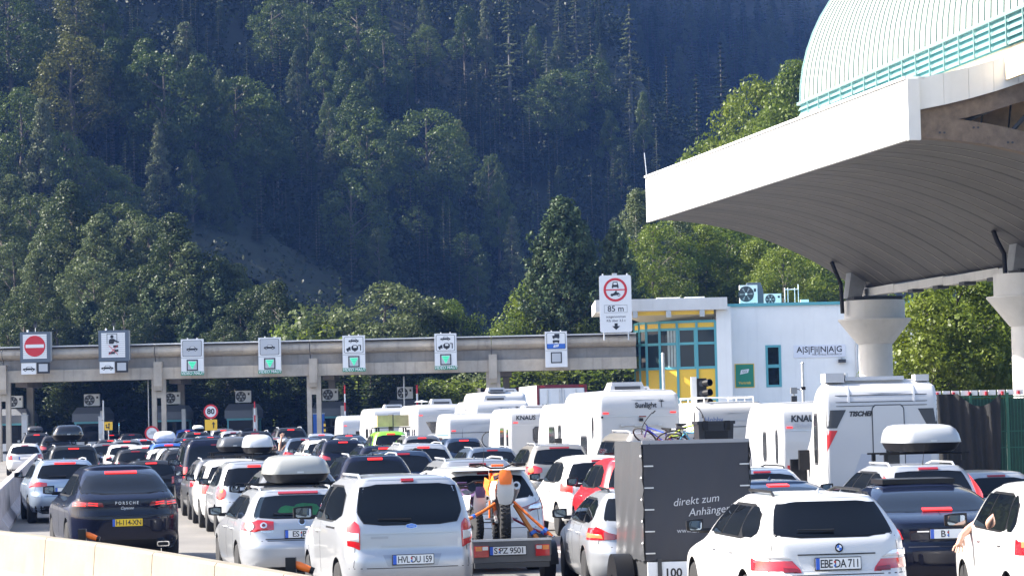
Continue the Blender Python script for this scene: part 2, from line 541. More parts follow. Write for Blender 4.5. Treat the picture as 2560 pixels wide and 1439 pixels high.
def van_icon(cx, cz, w, y, m, parent):
    h = w * .38
    flat_poly([(cx - .5*w, cz - .32*h), (cx - .5*w, cz), (cx - .38*w, cz + .1*h), (cx - .32*w, cz + .3*h), (cx - .22*w, cz + .3*h), (cx - .2*w, cz - .32*h)], y, 'car_symbol', m, parent)
    flat_poly(rounded([(cx - .15*w, cz - .4*h), (cx - .15*w, cz + .6*h), (cx + .3*w, cz + .6*h), (cx + .3*w, cz - .4*h)], 1), y, 'caravan_symbol', m, parent)
    flat_poly([(cx - .02*w, cz + .12*h), (cx - .02*w, cz + .45*h), (cx + .2*w, cz + .45*h), (cx + .2*w, cz + .12*h)], y - .006, 'symbol_window', sign_white, parent)
    flat_poly([(cx + .3*w, cz + .45*h), (cx + .3*w, cz + .6*h), (cx + .5*w, cz + .6*h), (cx + .5*w, cz - .4*h), (cx + .43*w, cz - .4*h), (cx + .43*w, cz + .45*h)], y, 'awning_symbol', m, parent)
    for a in (-.4, .08):
        flat_poly(circle(cx + a * w, cz - .4 * h, .06 * w, 12), y - 0.004, 'symbol_wheel', m, parent)
def video_sign(px, y0, y1, w_px, kind, label):
    d = GD - 0.75
    c = P(px, (y0 + y1) / 2, d)
    w = w_px / (F / d); h = (y1 - y0) / (F / d)
    t = thing('lane_sign', label, 'sign', (c.x, d, c.z - h / 2), 0, 'white lane signs hung on the gantry')
    MB().box(-w/2, w/2, 0, 0.28, 0, h).build('case', sign_white, t)
    zu = h * 0.46
    MB().prism(rrect(-w*.43, w*.43, zu + .05*h, h*.96, .08), -0.002, -0.014, axis='y').build('panel_rim', sign_black, t, fix=True)
    MB().prism(rrect(-w*.41, w*.41, zu + .06*h, h*.95, .07), -0.006, -0.020, axis='y').build('panel', sign_grey if kind == 0 else sign_white, t, fix=True)
    zc = (zu + .05*h + h*.96) / 2
    if kind == 0:
        car_icon(0, zc, w * .5, -0.021, sign_black, t)
    elif kind == 1:
        car_icon(0, zc + .13*h, w * .46, -0.021, sign_black, t)
        van_icon(0, zc - .1*h, w * .66, -0.021, sign_black, t)
    else:
        flat_poly([(-.16*w, zc + .08*h), (-.16*w, zc + .15*h), (-.07*w, zc + .15*h), (-.07*w, zc + .2*h), (.16*w, zc + .2*h), (.16*w, zc + .08*h)], -0.021, 'truck_symbol', sign_black, t)
        flat_poly([(-.15*w, zc - .04*h), (-.15*w, zc + .02*h), (.15*w, zc + .02*h), (.15*w, zc - .04*h)], -0.021, 'bus_symbol', sign_black, t)
        for a in (-.1, .1):
            flat_poly(circle(a*w, zc + .07*h, .03*w, 10), -0.022, 'symbol_wheel', sign_black, t)
            flat_poly(circle(a*w, zc - .05*h, .03*w, 10), -0.022, 'symbol_wheel', sign_black, t)
        MB().prism([(-w*.41, zu + .06*h), (w*.41, zu + .06*h), (w*.41, zc - .08*h), (-w*.41, zc - .08*h)], -0.021, -0.026, axis='y').build('blue_field', sign_blue, t, fix=True)
        flat_poly([(-.13*w, zu+.09*h), (.1*w, zu+.11*h), (.13*w, zu+.18*h), (-.1*w, zu+.16*h)], -0.027, 'card_symbol', sign_white, t)
        letters('GO', .12, 0, -0.039, zu + .135*h, sign_blue, t)
    zl = zu * 0.58
    q = w * .25
    MB().box(-q, q, -0.02, 0, zl - q, zl + q).build('signal_frame', sign_black, t)
    MB().box(-q*.8, q*.8, -0.026, -0.02, zl - q*.8, zl + q*.8).build('signal_field', sign_grey, t)
    MB().box(-w/2 + .01, w/2 - .01, -0.006, 0, zu + .005, zu + .02).build('seam', sign_black, t)
    if kind != 2:
        flat_poly([(-q*.72, zl + q*.62), (q*.72, zl + q*.62), (0, zl - q*.72)], -0.027, 'green_triangle', led_green, t)
        for k in range(4):
            zz = zl + q * (.42 - .28 * k)
            ww = q * (.5 - .14 * k)
            MB().box(-ww, ww, -0.045, -0.038, zz - .012, zz + .012).build('led_gap', sign_green, t)
        MB().box(-w*.5 - .02, w*.5 + .02, -0.012, 0.1, -.03, .19).build('name_strip', sign_green, t)
        letters('VIDEO MAUT', .23, 0, -0.013, .08, sign_white, t, bold=.004, shear=.2)
    for a in (-.2, .22):
        MB().lathe([(.04, h), (.04, h + .07)], 8, (a * w, .1, 0)).build('lifting_eye', galv, t)
video_sign(480.5, 847, 936, 56, 0, 'white lane sign with one car symbol, left of the two single-car signs')
video_sign(674, 843, 932, 56, 0, 'white lane sign with one car symbol, right of the two single-car signs')
video_sign(884.5, 838, 927, 56, 1, 'white lane sign with car and caravan symbols above the red and white pole')
video_sign(1114, 833, 922, 55, 1, 'white lane sign with car and caravan symbols, further right of the two')
video_sign(1390.5, 828, 917, 55, 2, 'white lane sign with lorry and bus symbols and a blue field')
def square_sign(px, y0, y1, w_px, kind, label):
    d = GD - 0.8
    c = P(px, (y0 + y1) / 2, d)
    w = w_px / (F / d); h = (y1 - y0) / (F / d)
    t = thing('lane_sign', label, 'sign', (c.x, d, c.z - h / 2), 0, 'large square signs with slate frames on the gantry')
    MB().box(-w/2, w/2, 0, 0.3, 0, h).build('frame', slate, t)
    MB().box(w/2, w/2 + .06, .02, .28, .05, h - .02).build('side_rail', grey_metal, t)
    n = 12
    for k in range(n):
        z0 = h * .12 + (h * .92 - h * .12) * k / n
        MB().box(-w*.4, w*.38, -0.02, 0, z0, z0 + h * .8 / n - .012).build('slat', sign_white, t)
    zc = h * .53
    if kind == 0:
        flat_poly(circle(-.01*w, zc, w * .345, 36), -0.022, 'red_disc', sign_red, t)
        MB().box(-.01*w - w*.30, -.01*w + w*.30, -0.04, -0.033, zc - w*.055, zc + w*.055).build('white_bar', sign_white, t)
    else:
        for b in ((-.22*w, -.205*w, zc + .03*h, zc + .36*h), (.105*w, .12*w, zc + .03*h, zc + .36*h), (-.22*w, .12*w, zc + .345*h, zc + .36*h)):
            MB().box(b[0], b[1], -0.03, -0.022, b[2], b[3]).build('booth_outline', sign_black, t)
        flat_poly(circle(-.05*w, zc + .26*h, .055*w, 14), -0.031, 'head_symbol', sign_black, t)
        flat_poly([(-.15*w, zc + .03*h), (-.15*w, zc + .15*h), (-.1*w, zc + .195*h), (0, zc + .195*h), (.05*w, zc + .16*h), (.18*w, zc + .09*h), (.18*w, zc + .06*h), (.03*w, zc + .1*h), (.0, zc + .03*h)], -0.031, 'person_symbol', sign_black, t)
        for a, b, ww in ((.07, -.06, .16), (.09, -.2, .13), (-.06, -.27, .2)):
            flat_poly([(a*w - ww*w/2, zc + b*h - .035*h), (a*w - ww*w/2, zc + b*h + .035*h), (a*w + ww*w/2, zc + b*h + .045*h), (a*w + ww*w/2, zc + b*h - .03*h)], -0.024, 'card_symbol', sign_black, t)
        for q in (1, -1):
            a0, a1 = (-.16*w, .14*w)
            z0, z1 = (zc - .32*h, zc - .02*h) if q > 0 else (zc - .02*h, zc - .32*h)
            flat_poly([(a0, z0 - .02), (a0, z0 + .02), (a1, z1 + .02), (a1, z1 - .02)], -0.036 - .003*q, 'red_stroke', sign_red, t)
    # small plates under the frame
    MB().box(-w*.47, w*.02, .02, .1, -h*.39, -h*.02).build('car_plate', sign_white, t)
    car_icon(-.22*w, -h*.2, w*.4, .018, sign_black, t, .9)
    MB().box(w*.05, w*.46, .0, .12, -h*.37, -h*.0).build('signal_frame', sign_black, t)
    MB().box(w*.11, w*.40, -.01, .0, -h*.31, -h*.06).build('signal_field', sign_grey, t)
    MB().tube([(0, .15, h), (0, .15, h + .3)], .025, 6).build('camera_post', galv, t)
    MB().box(-.09, .09, .02, .22, h + .26, h + .44).build('camera_box', dark_metal, t)
    MB().box(-.06, .08, .0, .2, h + .46, h + .6).build('camera_head', black_plastic, t)
    MB().lathe([(.06, h), (.06, h + .12)], 8, (-.25*w, .12, 0)).build('beacon', sign_white, t)
square_sign(88, 829, 905, 76, 0, 'square sign with red no-entry disc at the left end of the gantry')
square_sign(284, 825, 902, 76, 1, 'square sign with booth attendant symbol and red crossed cards')

# the 85 m restriction sign standing on the gantry
d = GD - 1.7
c = P(1539, 759, d)
s_ = F / d
w, h = 80 / s_, 143 / s_
t = thing('restriction_sign', 'tall white sign reading 85 m with a red ring over tractor and motorbike symbols', 'sign', (c.x, d, c.z - h / 2))
MB().prism(rrect(-w/2, w/2, 0, h, .14), 0.06, 0, axis='y').build('plate', sign_white, t, fix=True)
zc = h * .745; r = w * .37
ringmesh(0, zc, r * .80, r, 0, 'red_ring', sign_red, t)
MB().box(-r*.8, r*.8, -0.014, -0.002, zc - .035, zc + .035).build('red_bar', sign_red, t)
flat_poly([(-.2, zc+.1), (-.2, zc+.2), (-.14, zc+.42), (-.14, zc+.47), (.14, zc+.47), (.14, zc+.42), (.2, zc+.2), (.2, zc+.1), (.12, zc+.1), (.12, zc+.16), (-.12, zc+.16), (-.12, zc+.1)], -0.002, 'tractor_symbol', sign_black, t)
flat_poly([(-.1, zc+.3), (-.1, zc+.42), (.1, zc+.42), (.1, zc+.3)], -0.014, 'symbol_window', sign_white, t)
flat_poly([(-.27, zc-.33), (-.24, zc-.24), (-.1, zc-.2), (-.02, zc-.12), (.02, zc-.05), (.1, zc-.08), (.08, zc-.16), (.2, zc-.18), (.24, zc-.26), (.12, zc-.3), (-.1, zc-.34)], -0.002, 'motorbike_symbol', sign_black, t)
flat_poly(circle(-.2, zc-.3, .085, 12), -0.004, 'symbol_wheel', sign_black, t)
ringmesh(.2, zc-.3, .06, .09, -.002, 'symbol_wheel', sign_black, t, 14)
for b in ((-.36*w, .36*w, .345*h, .349*h), (-.36*w, .36*w, .475*h, .479*h), (-.36*w, -.353*w, .345*h, .479*h), (.353*w, .36*w, .345*h, .479*h)):
    MB().box(b[0], b[1], -0.01, -0.002, b[2], b[3]).build('text_frame', sign_black, t)
letters('85 m', .48, 0, -.004, .41*h, sign_black, t, bold=.006)
letters('ausgenommen', .2, 0, -.004, .275*h, sign_black, t, bold=.002)
letters('Kfz über 3,5 t', .2, 0, -.004, .205*h, sign_black, t, bold=.002)
flat_poly([(-.09, .16*h), (.09, .16*h), (.09, .11*h), (.24, .11*h), (0, .045*h), (-.24, .11*h), (-.09, .11*h)], -.002, 'arrow', sign_black, t)
for a in (-.38, .38):
    MB().tube([(a*w, .1, -.45), (a*w, .1, h + .1)], .05, 8).build('post', galv, t)
MB().box(-.16, .12, .03, .25, h, h + .12).build('lamp_box', galv, t)

# ------------------------------------------------------------------ toll booths under the gantry
booth_grey = mat('booth_grey', (0.13, 0.14, 0.16), 0.6)
booth_white = mat('booth_white', (0.55, 0.57, 0.60), 0.5)
def ac_unit(loc, w=0.95, h=0.72, name='air_conditioner', label='', group=None, rz=0):
    t = thing(name, label, 'air conditioner', loc, rz, group)
    MB().box(-w/2, w/2, 0, .34, 0, h).build('case', white_paint, t)
    cx = -w * .14
    ringmesh(cx, h/2, h*.40, h*.44, 0, 'fan_rim', dark_metal, t, 24)
    flat_poly(circle(cx, h/2, h*.40, 24), 0, 'fan_grille', dark_metal, t)
    for k in range(6):
        a = k * math.pi / 3
        ca, sa = math.cos(a), math.sin(a)
        MB().add([(cx + ca*.05, -.014, h/2 + sa*.05), (cx + ca*h*.36 - sa*.07, -.014, h/2 + sa*h*.36 + ca*.07), (cx + ca*h*.36 + sa*.05, -.016, h/2 + sa*h*.36 - ca*.05)], [(0,1,2)]).build('fan_blade', grey_metal, t)
    flat_poly(circle(cx, h/2, h*.07, 12), -0.018, 'hub', white_paint, t)
    MB().box(w*.3, w*.42, -.012, 0, h*.62, h*.8).build('badge', dark_metal, t)
    for a in (-.35, .35):
        MB().box(a*w - .04, a*w + .04, .02, .32, -.08, 0).build('foot', dark_metal, t)
    return t
bi = 0
for px, key in ((28, 'beside the no-entry sign column'), (222, 'behind the black roof box'), (425, 'right of the second paired columns'),
                (603, 'right of the 80 sign'), (822, 'behind the blue panel'), (1010, 'under the second caravan sign')):
    d = GD + 3.5
    x = P(px, 1050, d).x
    g = ground(d)
    t = thing('toll_booth', 'small grey toll booth with sloped hood and teal frame ' + key, 'toll booth', (x, d, g), 0, 'toll booths under the gantry')
    zb, zh = 2.15, 3.15
    MB().box(-.85, .85, .1, 3.4, 0, 1.05).build('base', booth_white, t)
    MB().box(-.8, .8, .15, 3.3, 1.05, zb).build('glazing', glass_dark, t)
    for a in (-.86, .80):
        for b in (.1, 3.3):
            MB().box(a, a + .08, b, b + .1, 0, zb + .02).build('frame_post', teal, t)
    MB().box(-.9, .9, .06, 3.5, zb, zb + .12).build('frame_head', teal, t)
    MB().box(-.75, .75, .0, .06, zb + .12, zb + .55).build('number_panel', booth_white, t)
    vs = [(-1.0, -.05, zb + .12), (1.0, -.05, zb + .12), (1.0, 3.6, zb + .12), (-1.0, 3.6, zb + .12), (-.8, .5, zh), (.8, .5, zh), (.8, 3.0, zh), (-.8, 3.0, zh), (-1.0, -.05, zb + .6), (1.0, -.05, zb + .6), (1.0, 3.6, zb + .6), (-1.0, 3.6, zb + .6)]
    MB().add(vs, [(8,9,5,4), (9,10,6,5), (10,11,7,6), (11,8,4,7), (4,5,6,7), (0,1,9,8), (1,2,10,9), (2,3,11,10), (3,0,8,11), (3,2,1,0)]).build('hood', booth_grey, t)
    MB().box(.75, .98, -.3, -.05, 0, zb + .75).build('guard_post', concrete_column, t)
    ac_unit((x + .05, d + .9, g + zh + .08), label='white air conditioner on the roof of the toll booth ' + key, group='air conditioners on the booth roofs')
    bi += 1
# ticket columns and barrier poles beside the booths
for k, (px, y0, y1, wpx, m, nm, lab, cat) in enumerate([
        (797, 1034, 1082, 27, sign_blue, 'blue_panel', 'tall blue panel between the gantry columns', 'panel'),
        (61, 1038, 1085, 14, concrete_column, 'ticket_column', 'grey ticket column by the left toll booth', 'ticket machine'),
        (252, 1042, 1085, 11, concrete_column, 'ticket_column', 'grey ticket column left of the yellow arrow sign', 'ticket machine'),
        (638, 1040, 1082, 10, concrete_column, 'ticket_column', 'grey ticket column right of the 80 sign booth', 'ticket machine')]):
    d = GD + 1.2
    a = P(px - wpx / 2, y1, d); b = P(px + wpx / 2, y0, d)
    t = thing(nm, lab, cat, ((a.x + b.x) / 2, d, ground(d)))
    w = (b.x - a.x) / 2
    hz = b.z - ground(d)
    MB().box(-w, w, 0, .35, 0, hz).build('body', m, t)
    MB().box(-w*.75, w*.75, -.015, 0, hz*.62, hz*.9).build('face_plate', m if nm == 'blue_panel' else booth_white, t)
    MB().box(-w - .02, w + .02, -.03, .38, hz, hz + .06).build('cap', sign_grey, t)
def pole(px, y0, y1, d, r, label, stripes=True, m=None):
    a = P(px, y1, d); b = P(px, y0, d)
    t = thing('marker_pole', label, 'pole', (a.x, d, ground(d)))
    h = b.z - ground(d)
    n = 8
    for k in range(n):
        MB().lathe([(r, h*k/n), (r, h*(k+1)/n)], 8).build('band', (sign_red if k % 2 else sign_white) if stripes else m, t)
pole(863, 962, 1040, GD - .2, .045, 'red and white pole right of the blue panel')
pole(637, 1003, 1040, GD + 1, .045, 'red and white pole right of the 80 sign booth')
pole(1043, 962, 1005, GD + 1, .06, 'red and white pole right of the booth air conditioner under the caravan sign')
pole(259, 1000, 1060, GD + .5, .05, 'white lamp pole left of the yellow arrow sign', False, galv)
pole(1011, 940, 1022, GD + 2, .05, 'grey pole under the gantry between the caravan signs', False, galv)
pole(372, 905, 1060, GD + 2, .035, 'thin grey pole beside the paired columns', False, galv)
d = GD - .1
a = P(812, 1082, d)
t = thing('hazard_post', 'black and yellow striped post beside the blue panel', 'post', (a.x, d, ground(d)))
for k in range(10):
    MB().box(-.06, .06, -.03, .03, .4 + k * .16, .4 + k * .16 + .16).build('band', sign_black if k % 2 else yellow, t)
MB().box(-.05, .05, -.02, .02, 0, .4).build('foot', dark_metal, t)
# traffic signs beyond the queue
def post_sign(px, py, s, r, kind, label):
    d = F / s
    c = P(px, py, d)
    g = ground(d)
    t = thing('traffic_sign', label, 'sign', (c.x, d, g))
    zc = c.z - g
    MB().tube([(0, .06, 0), (0, .06, zc + r * .8)], .03, 8).build('post', galv, t)
    if kind in ('80', 'truck'):
        flat_poly(circle(0, zc, r), 0, 'disc', sign_white, t)
        ringmesh(0, zc, r * .76, r, -.01, 'red_ring', sign_red, t)
    if kind == '80':
        letters('80', r * 1.05, 0, -.024, zc, sign_black, t, bold=.012)
        MB().box(-r*.85, r*.85, -.012, .02, zc - r*1.1 - 1.5*r, zc - r*1.1).build('yellow_plate', yellow, t)
        flat_poly([(r*.28, zc-2.3*r), (r*.28, zc-1.75*r), (r*.1, zc-1.75*r), (r*.35, zc-1.4*r), (r*.6, zc-1.75*r), (r*.42, zc-1.75*r), (r*.42, zc-2.3*r)], -.014, 'arrow', sign_black, t)
    if kind == 'truck':
        flat_poly([(-.5*r, zc-.15*r), (-.5*r, zc+.0*r), (-.2*r, zc+.05*r), (-.2*r, zc+.3*r), (.45*r, zc+.3*r), (.45*r, zc-.15*r)], -.012, 'truck_symbol', sign_grey, t)
    if kind == 'back':
        flat_poly(circle(0, zc, r), 0, 'disc', sign_back, t)
        MB().box(-r*.7, r*.7, -.06, -.012, zc - .03, zc + .03).build('bracket', galv, t)
    if kind == 'backs':
        flat_poly(circle(0, zc, r), 0, 'disc', sign_back, t)
        flat_poly(circle(0, zc - 2.05*r, r), 0, 'disc', sign_back, t)
    if kind == 'backsq':
        flat_poly(rrect(-r*.8, r*.8, zc - r, zc + r, .05), 0, 'plate', sign_back, t)
    if kind == 'arrow':
        MB().box(-r, r, -.012, .02, zc - r, zc + r).build('plate', yellow, t)
        flat_poly([(.05*r, zc-.8*r), (.05*r, zc+.3*r), (-.12*r, zc+.3*r), (.15*r, zc+.8*r), (.42*r, zc+.3*r), (.25*r, zc+.3*r), (.25*r, zc-.8*r)], -.014, 'arrow', sign_black, t)
        flat_poly([(-.6*r, zc-.5*r), (-.6*r, zc+.1*r), (-.75*r, zc+.1*r), (-.5*r, zc+.5*r), (-.28*r, zc+.1*r), (-.42*r, zc+.1*r), (-.42*r, zc-.2*r), (.05*r, zc-.2*r), (.05*r, zc-.5*r)], -.014, 'arrow', sign_black, t)
post_sign(527, 1028, 45, .40, '80', 'red-ringed 80 speed limit sign above a yellow plate')
post_sign(380, 1082, 55, .33, 'truck', 'round red-ringed lorry ban sign standing low between the cars')
post_sign(459, 1022, 38, .33, 'backs', 'two round grey sign backs stacked on one post by the columns')
post_sign(667, 1014, 37, .37, 'back', 'round grey sign back above the far white motorhome')
post_sign(328, 1024, 36, .28, 'backsq', 'small grey rectangular sign back in the dark gap under the gantry')
post_sign(271, 1064, 43, .24, 'arrow', 'square yellow sign with black branching arrows')

# ------------------------------------------------------------------ great canopy at the right (local x = across the road, local y = along it)
CA = R(10.3)
cg = ground(75)
can = thing('toll_canopy', 'huge toll canopy with white fascia, curved timber soffit and pale barrel roof on round columns', 'canopy', (10.0, 65.0, 0), CA)
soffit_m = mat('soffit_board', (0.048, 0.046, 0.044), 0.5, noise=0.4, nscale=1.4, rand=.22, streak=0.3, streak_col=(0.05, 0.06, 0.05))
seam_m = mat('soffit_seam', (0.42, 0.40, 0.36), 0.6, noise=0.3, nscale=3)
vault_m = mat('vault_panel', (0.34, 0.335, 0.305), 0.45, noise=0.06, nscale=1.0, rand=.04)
UL = 28.6
RS = 12.9
def zs(v, u):
    return 9.28 + 0.2 * u / UL - (RS - math.sqrt(RS * RS - v * v))
# fascia along the road: tall panels
nP = 13
for k in range(nP):
    u0, u1 = UL * k / nP, UL * (k + 1) / nP
    zt0, zt1 = 10.72 + .28 * u0 / UL, 10.72 + .28 * u1 / UL
    zb0, zb1 = 9.2 + .2 * u0 / UL, 9.2 + .2 * u1 / UL
    MB().add([(0, u0+.006, zb0), (0, u1-.006, zb1), (0, u1-.006, zt1), (0, u0+.006, zt0), (.12, u0+.006, zb0), (.12, u1-.006, zb1), (.12, u1-.006, zt1), (.12, u0+.006, zt0)],
             [(0,3,2,1), (4,5,6,7), (0,1,5,4), (3,7,6,2), (0,4,7,3), (1,2,6,5)]).build('fascia_panel', fascia_white, can)
MB().add([(-.05, -.05, 10.725), (.5, -.05, 10.725), (.5, UL, 11.0), (-.05, UL, 11.0), (-.05, -.05, 10.79), (.5, -.05, 10.79), (.5, UL, 11.07), (-.05, UL, 11.07)],
         [(0,3,2,1), (4,5,6,7), (0,1,5,4), (1,2,6,5), (2,3,7,6), (3,0,4,7)]).build('edge_flashing', white_paint, can)
MB().box(0.0, .32, -.14, -.003, 9.18, 10.72).build('corner_post', fascia_white, can)
MB().tube([(.02, UL - .1, 11.07), (-.03, UL - .05, 11.9)], .018, 6).build('lightning_rod', galv, can)
# front fascia rising to the right
def zf(v):
    return 10.70 + .15 * v + .03 * v * v
nf = 12
for k in range(nf):
    v0, v1 = .32 + 8.0 * k / nf, .32 + 8.0 * (k + 1) / nf
    MB().add([(v0+.004, -.05, zf(v0) - .80), (v1-.004, -.05, zf(v1) - .80), (v1-.004, -.05, zf(v1)), (v0+.004, -.05, zf(v0)), (v0+.004, .08, zf(v0) - .80), (v1-.004, .08, zf(v1) - .80), (v1-.004, .08, zf(v1)), (v0+.004, .08, zf(v0))],
             [(0,1,2,3), (4,7,6,5), (0,4,5,1), (3,2,6,7), (0,3,7,4), (1,5,6,2)]).build('front_fascia_panel', fascia_white, can)
# glulam beams behind the front fascia
def strip_beam(name, lo, hi, y0, y1, m, v0=.3, v1=8.2, n=20):
    rows_b, rows_t = [], []
    mb = MB()
    vs = []
    for k in range(n + 1):
        v = v0 + (v1 - v0) * k / n
        vs += [(v, y0, lo(v)), (v, y0, hi(v)), (v, y1, hi(v)), (v, y1, lo(v))]
    fs = []
    for k in range(n):
        a, b = 4 * k, 4 * (k + 1)
        fs += [(a, b, b+1, a+1), (a+1, b+1, b+2, a+2), (a+2, b+2, b+3, a+3), (a+3, b+3, b, a)]
    fs += [(0, 1, 2, 3), (4*n+3, 4*n+2, 4*n+1, 4*n)]
    return mb.add(vs, fs).build(name, m, can, smooth=35, fix=True)
strip_beam('arch_beam', lambda v: zs(v, 0) - .02, lambda v: zs(v, 0) + .52, .1, .45, timber)
strip_beam('upper_beam', lambda v: zf(v) - 1.22 - .02 * v, lambda v: zf(v) - .70, .12, .4, timber)
boards = mat('inner_boards', (0.34, 0.22, 0.12), 0.7, noise=0.3, nscale=3)
for k in range(10):
    v0 = 1.0 + .75 * k
    MB().add([(v0, 1.6, zs(v0, 0) + .2), (v0 + .7, 1.6, zs(v0 + .7, 0) + .2), (v0 + 1.0, 1.6, zf(v0 + 1.0) - .4), (v0 + .3, 1.6, zf(v0 + .3) - .4)], [(0,1,2,3)]).build('inner_board', boards, can)
for k in range(4):
    v0 = 1.6 + 1.3 * k
    MB().tube([(v0, .3, zs(v0, 0) + .5), (v0 + 1.1, .3, zf(v0 + 1.1) - 1.2)], .06, 6).build('brace', dark_metal, can)
for k in range(6):
    for q in (0, 1):
        MB().lathe([(.03, 0), (.03, .02)], 8, (.9 + .9 * k + .12 * q, .085, zs(.9 + .9 * k, 0) + (.36 if k % 2 else .14)), axis='y').build('bolt', dark_metal, can)
# curved soffit boards, one strip per joint
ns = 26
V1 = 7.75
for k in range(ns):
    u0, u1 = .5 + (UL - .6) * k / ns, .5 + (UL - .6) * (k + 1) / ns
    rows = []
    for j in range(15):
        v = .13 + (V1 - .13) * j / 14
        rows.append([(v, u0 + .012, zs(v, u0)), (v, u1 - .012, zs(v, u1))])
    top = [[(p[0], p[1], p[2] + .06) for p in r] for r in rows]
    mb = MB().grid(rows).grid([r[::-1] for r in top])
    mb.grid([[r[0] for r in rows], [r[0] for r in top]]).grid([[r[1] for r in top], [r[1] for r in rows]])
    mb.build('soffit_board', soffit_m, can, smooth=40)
    if k:
        vv = [.13 + (V1 - .13) * j / 14 for j in range(15)]
        mb = MB()
        mb.grid([[(v, u0 - .02, zs(v, u0) - .012) for v in vv], [(v, u0 + .02, zs(v, u0) - .012) for v in vv]])
        mb.build('joint_strip', seam_m if k % 3 else dark_metal, can, smooth=40)
# valley girder between the columns and roof deck
for k in range(7):
    u0 = -6 + 5 * k
    MB().box(V1 - .12, V1 + .25, u0, u0 + 4.97, zs(V1, max(0, min(UL, u0))) - .3, zs(V1, max(0, min(UL, u0))) - .02).build('valley_girder', concrete_column, can)
for k, u in enumerate((14, 16.5, 19, 21.5)):
    MB().box(V1 - .3, V1 + .1, u, u + .5, zs(V1, u) - .42, zs(V1, u) - .31).build('soffit_lamp', dark_metal, can)
MB().add([(.1, .1, 10.66), (16.2, .1, 10.66), (16.2, UL - .05, 10.9), (.1, UL - .05, 10.9)], [(0,1,2,3)]).build('roof_deck', white_paint, can)
# right-hand half of the soffit (the vault is symmetric about the columns)
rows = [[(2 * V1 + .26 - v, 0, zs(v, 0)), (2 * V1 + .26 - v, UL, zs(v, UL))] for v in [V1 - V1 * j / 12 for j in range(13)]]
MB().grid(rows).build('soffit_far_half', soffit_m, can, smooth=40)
# columns
for u in (27.0, 11.0, -5.0):
    z0 = 6.40
    vc = 7.9 - (.42 if u < 20 else 0)
    MB().lathe([(.60, -.2), (.60, 4.85)], 40, (vc, u, 0)).build('column', concrete_column, can, smooth=40)
    MB().lathe([(.63, 4.852), (1.27, 5.66), (1.30, 5.70), (1.30, 5.74), (1.08, 5.76), (1.08, z0)], 40, (vc, u, 0)).build('capital', concrete_column, can, smooth=30)
    MB().box(7.0, 8.8, u - .5, u + .5, z0, z0 + .14).build('bearing', dark_metal, can)
    MB().prism([(6.85, z0 + .1), (7.35, z0 + .1), (7.55, zs(7.5, u) + .1), (7.0, zs(7.0, u) + .1)], u - .3, u + .3, axis='y').build('bracket', grey_metal, can, fix=True)
    MB().prism([(7.8, z0 + .14), (8.3, z0 + .14), (8.2, 7.3), (7.7, 7.3)], u - .35, u + .35, axis='y').build('bracket', grey_metal, can, fix=True)
    MB().tube([(6.3, u - .2, zs(6.3, u) - .02), (6.42, u - .2, zs(6.3, u) - .35), (6.62, u - .2, 7.0), (6.65, u - .2, 5.95)], .075, 8).build('rain_pipe', black_plastic, can, smooth=50)
# louvre band and barrel roof
V0, ZB, RV = 2.62, 12.28, 5.75
MB().box(V0, V0 + .1, -12, 17.8, 10.7, 11.5).build('cream_wall', cream, can)
for k in range(4):
    z = 11.52 + .19 * k
    MB().add([(V0 - .10, -12, z), (V0 - .10, 17.8, z), (V0 - .02, 17.8, z + .13), (V0 - .02, -12, z + .13)], [(0,1,2,3)]).build('louvre_slat', teal_light, can)
MB().box(V0 - .01, V0 + .1, -12, 17.8, 11.5, 12.3).build('louvre_back', teal, can)
MB().box(V0 - .13, V0 - .01, -12, 17.83, 12.27, 12.36).build('louvre_rail', teal_light, can)
for k in range(27):
    u = -12 + 1.105 * k * (29.8 / 28.7)
    if u <= 17.8:
        MB().box(V0 - .13, V0 - .101, u - .025, u + .025, 11.5, 12.27).build('louvre_post', teal_light, can)
arc = [(V0 + RV - RV * math.cos(R(a)), ZB + RV * math.sin(R(a))) for a in range(0, 181, 6)]
pw = .46
me_p = me_s = None
for k in range(64):
    u0 = 17.8 - pw * (k + 1)
    if me_p is None:
        mb = MB().grid([[(x, 0.012, z), (x, pw - .012, z)] for x, z in arc])
        me_p = mb.mesh('roof_panel', vault_m, 60)
        sarc = [(V0 + RV - (RV + .035) * math.cos(R(a)), ZB + (RV + .035) * math.sin(R(a))) for a in range(0, 181, 6)]
        mb = MB().grid([[(x, -.009, z), (x, .009, z)] for x, z in sarc])
        mb.grid([[(x, -.012, z), (x2, -.012, z2)] for (x, z), (x2, z2) in zip(arc, sarc)])
        mb.grid([[(x2, .012, z2), (x, .012, z)] for (x, z), (x2, z2) in zip(arc, sarc)])
        me_s = mb.mesh('panel_seam', mat('seam_teal', (.17, .27, .26), .5), 60)
    o = link('roof_panel', me_p, can); o.location = (0, u0, 0)
    o = link('panel_seam', me_s, can); o.location = (0, u0, 0)
mb = MB().add([(x, 17.79, z) for x, z in arc], [tuple(range(len(arc)))])
mb.build('end_wall', vault_m, can)
MB().tube([(x, 17.82, z) for x, z in arc], .05, 6).build('end_trim', teal_light, can)

# ------------------------------------------------------------------ toll office
BD = 157.6
bgz = ground(BD)
off = thing('toll_office', 'white toll office with yellow and teal glazed bay and flat roof', 'building', (P(1795, 900, BD).x, BD, bgz))
bx = lambda px, d=BD, py=900: P(px, py, d).x - off.location.x
bz = lambda py, px=1950, d=BD: P(px, py, d).z - bgz
wx1 = bx(2345)
zr = bz(764)
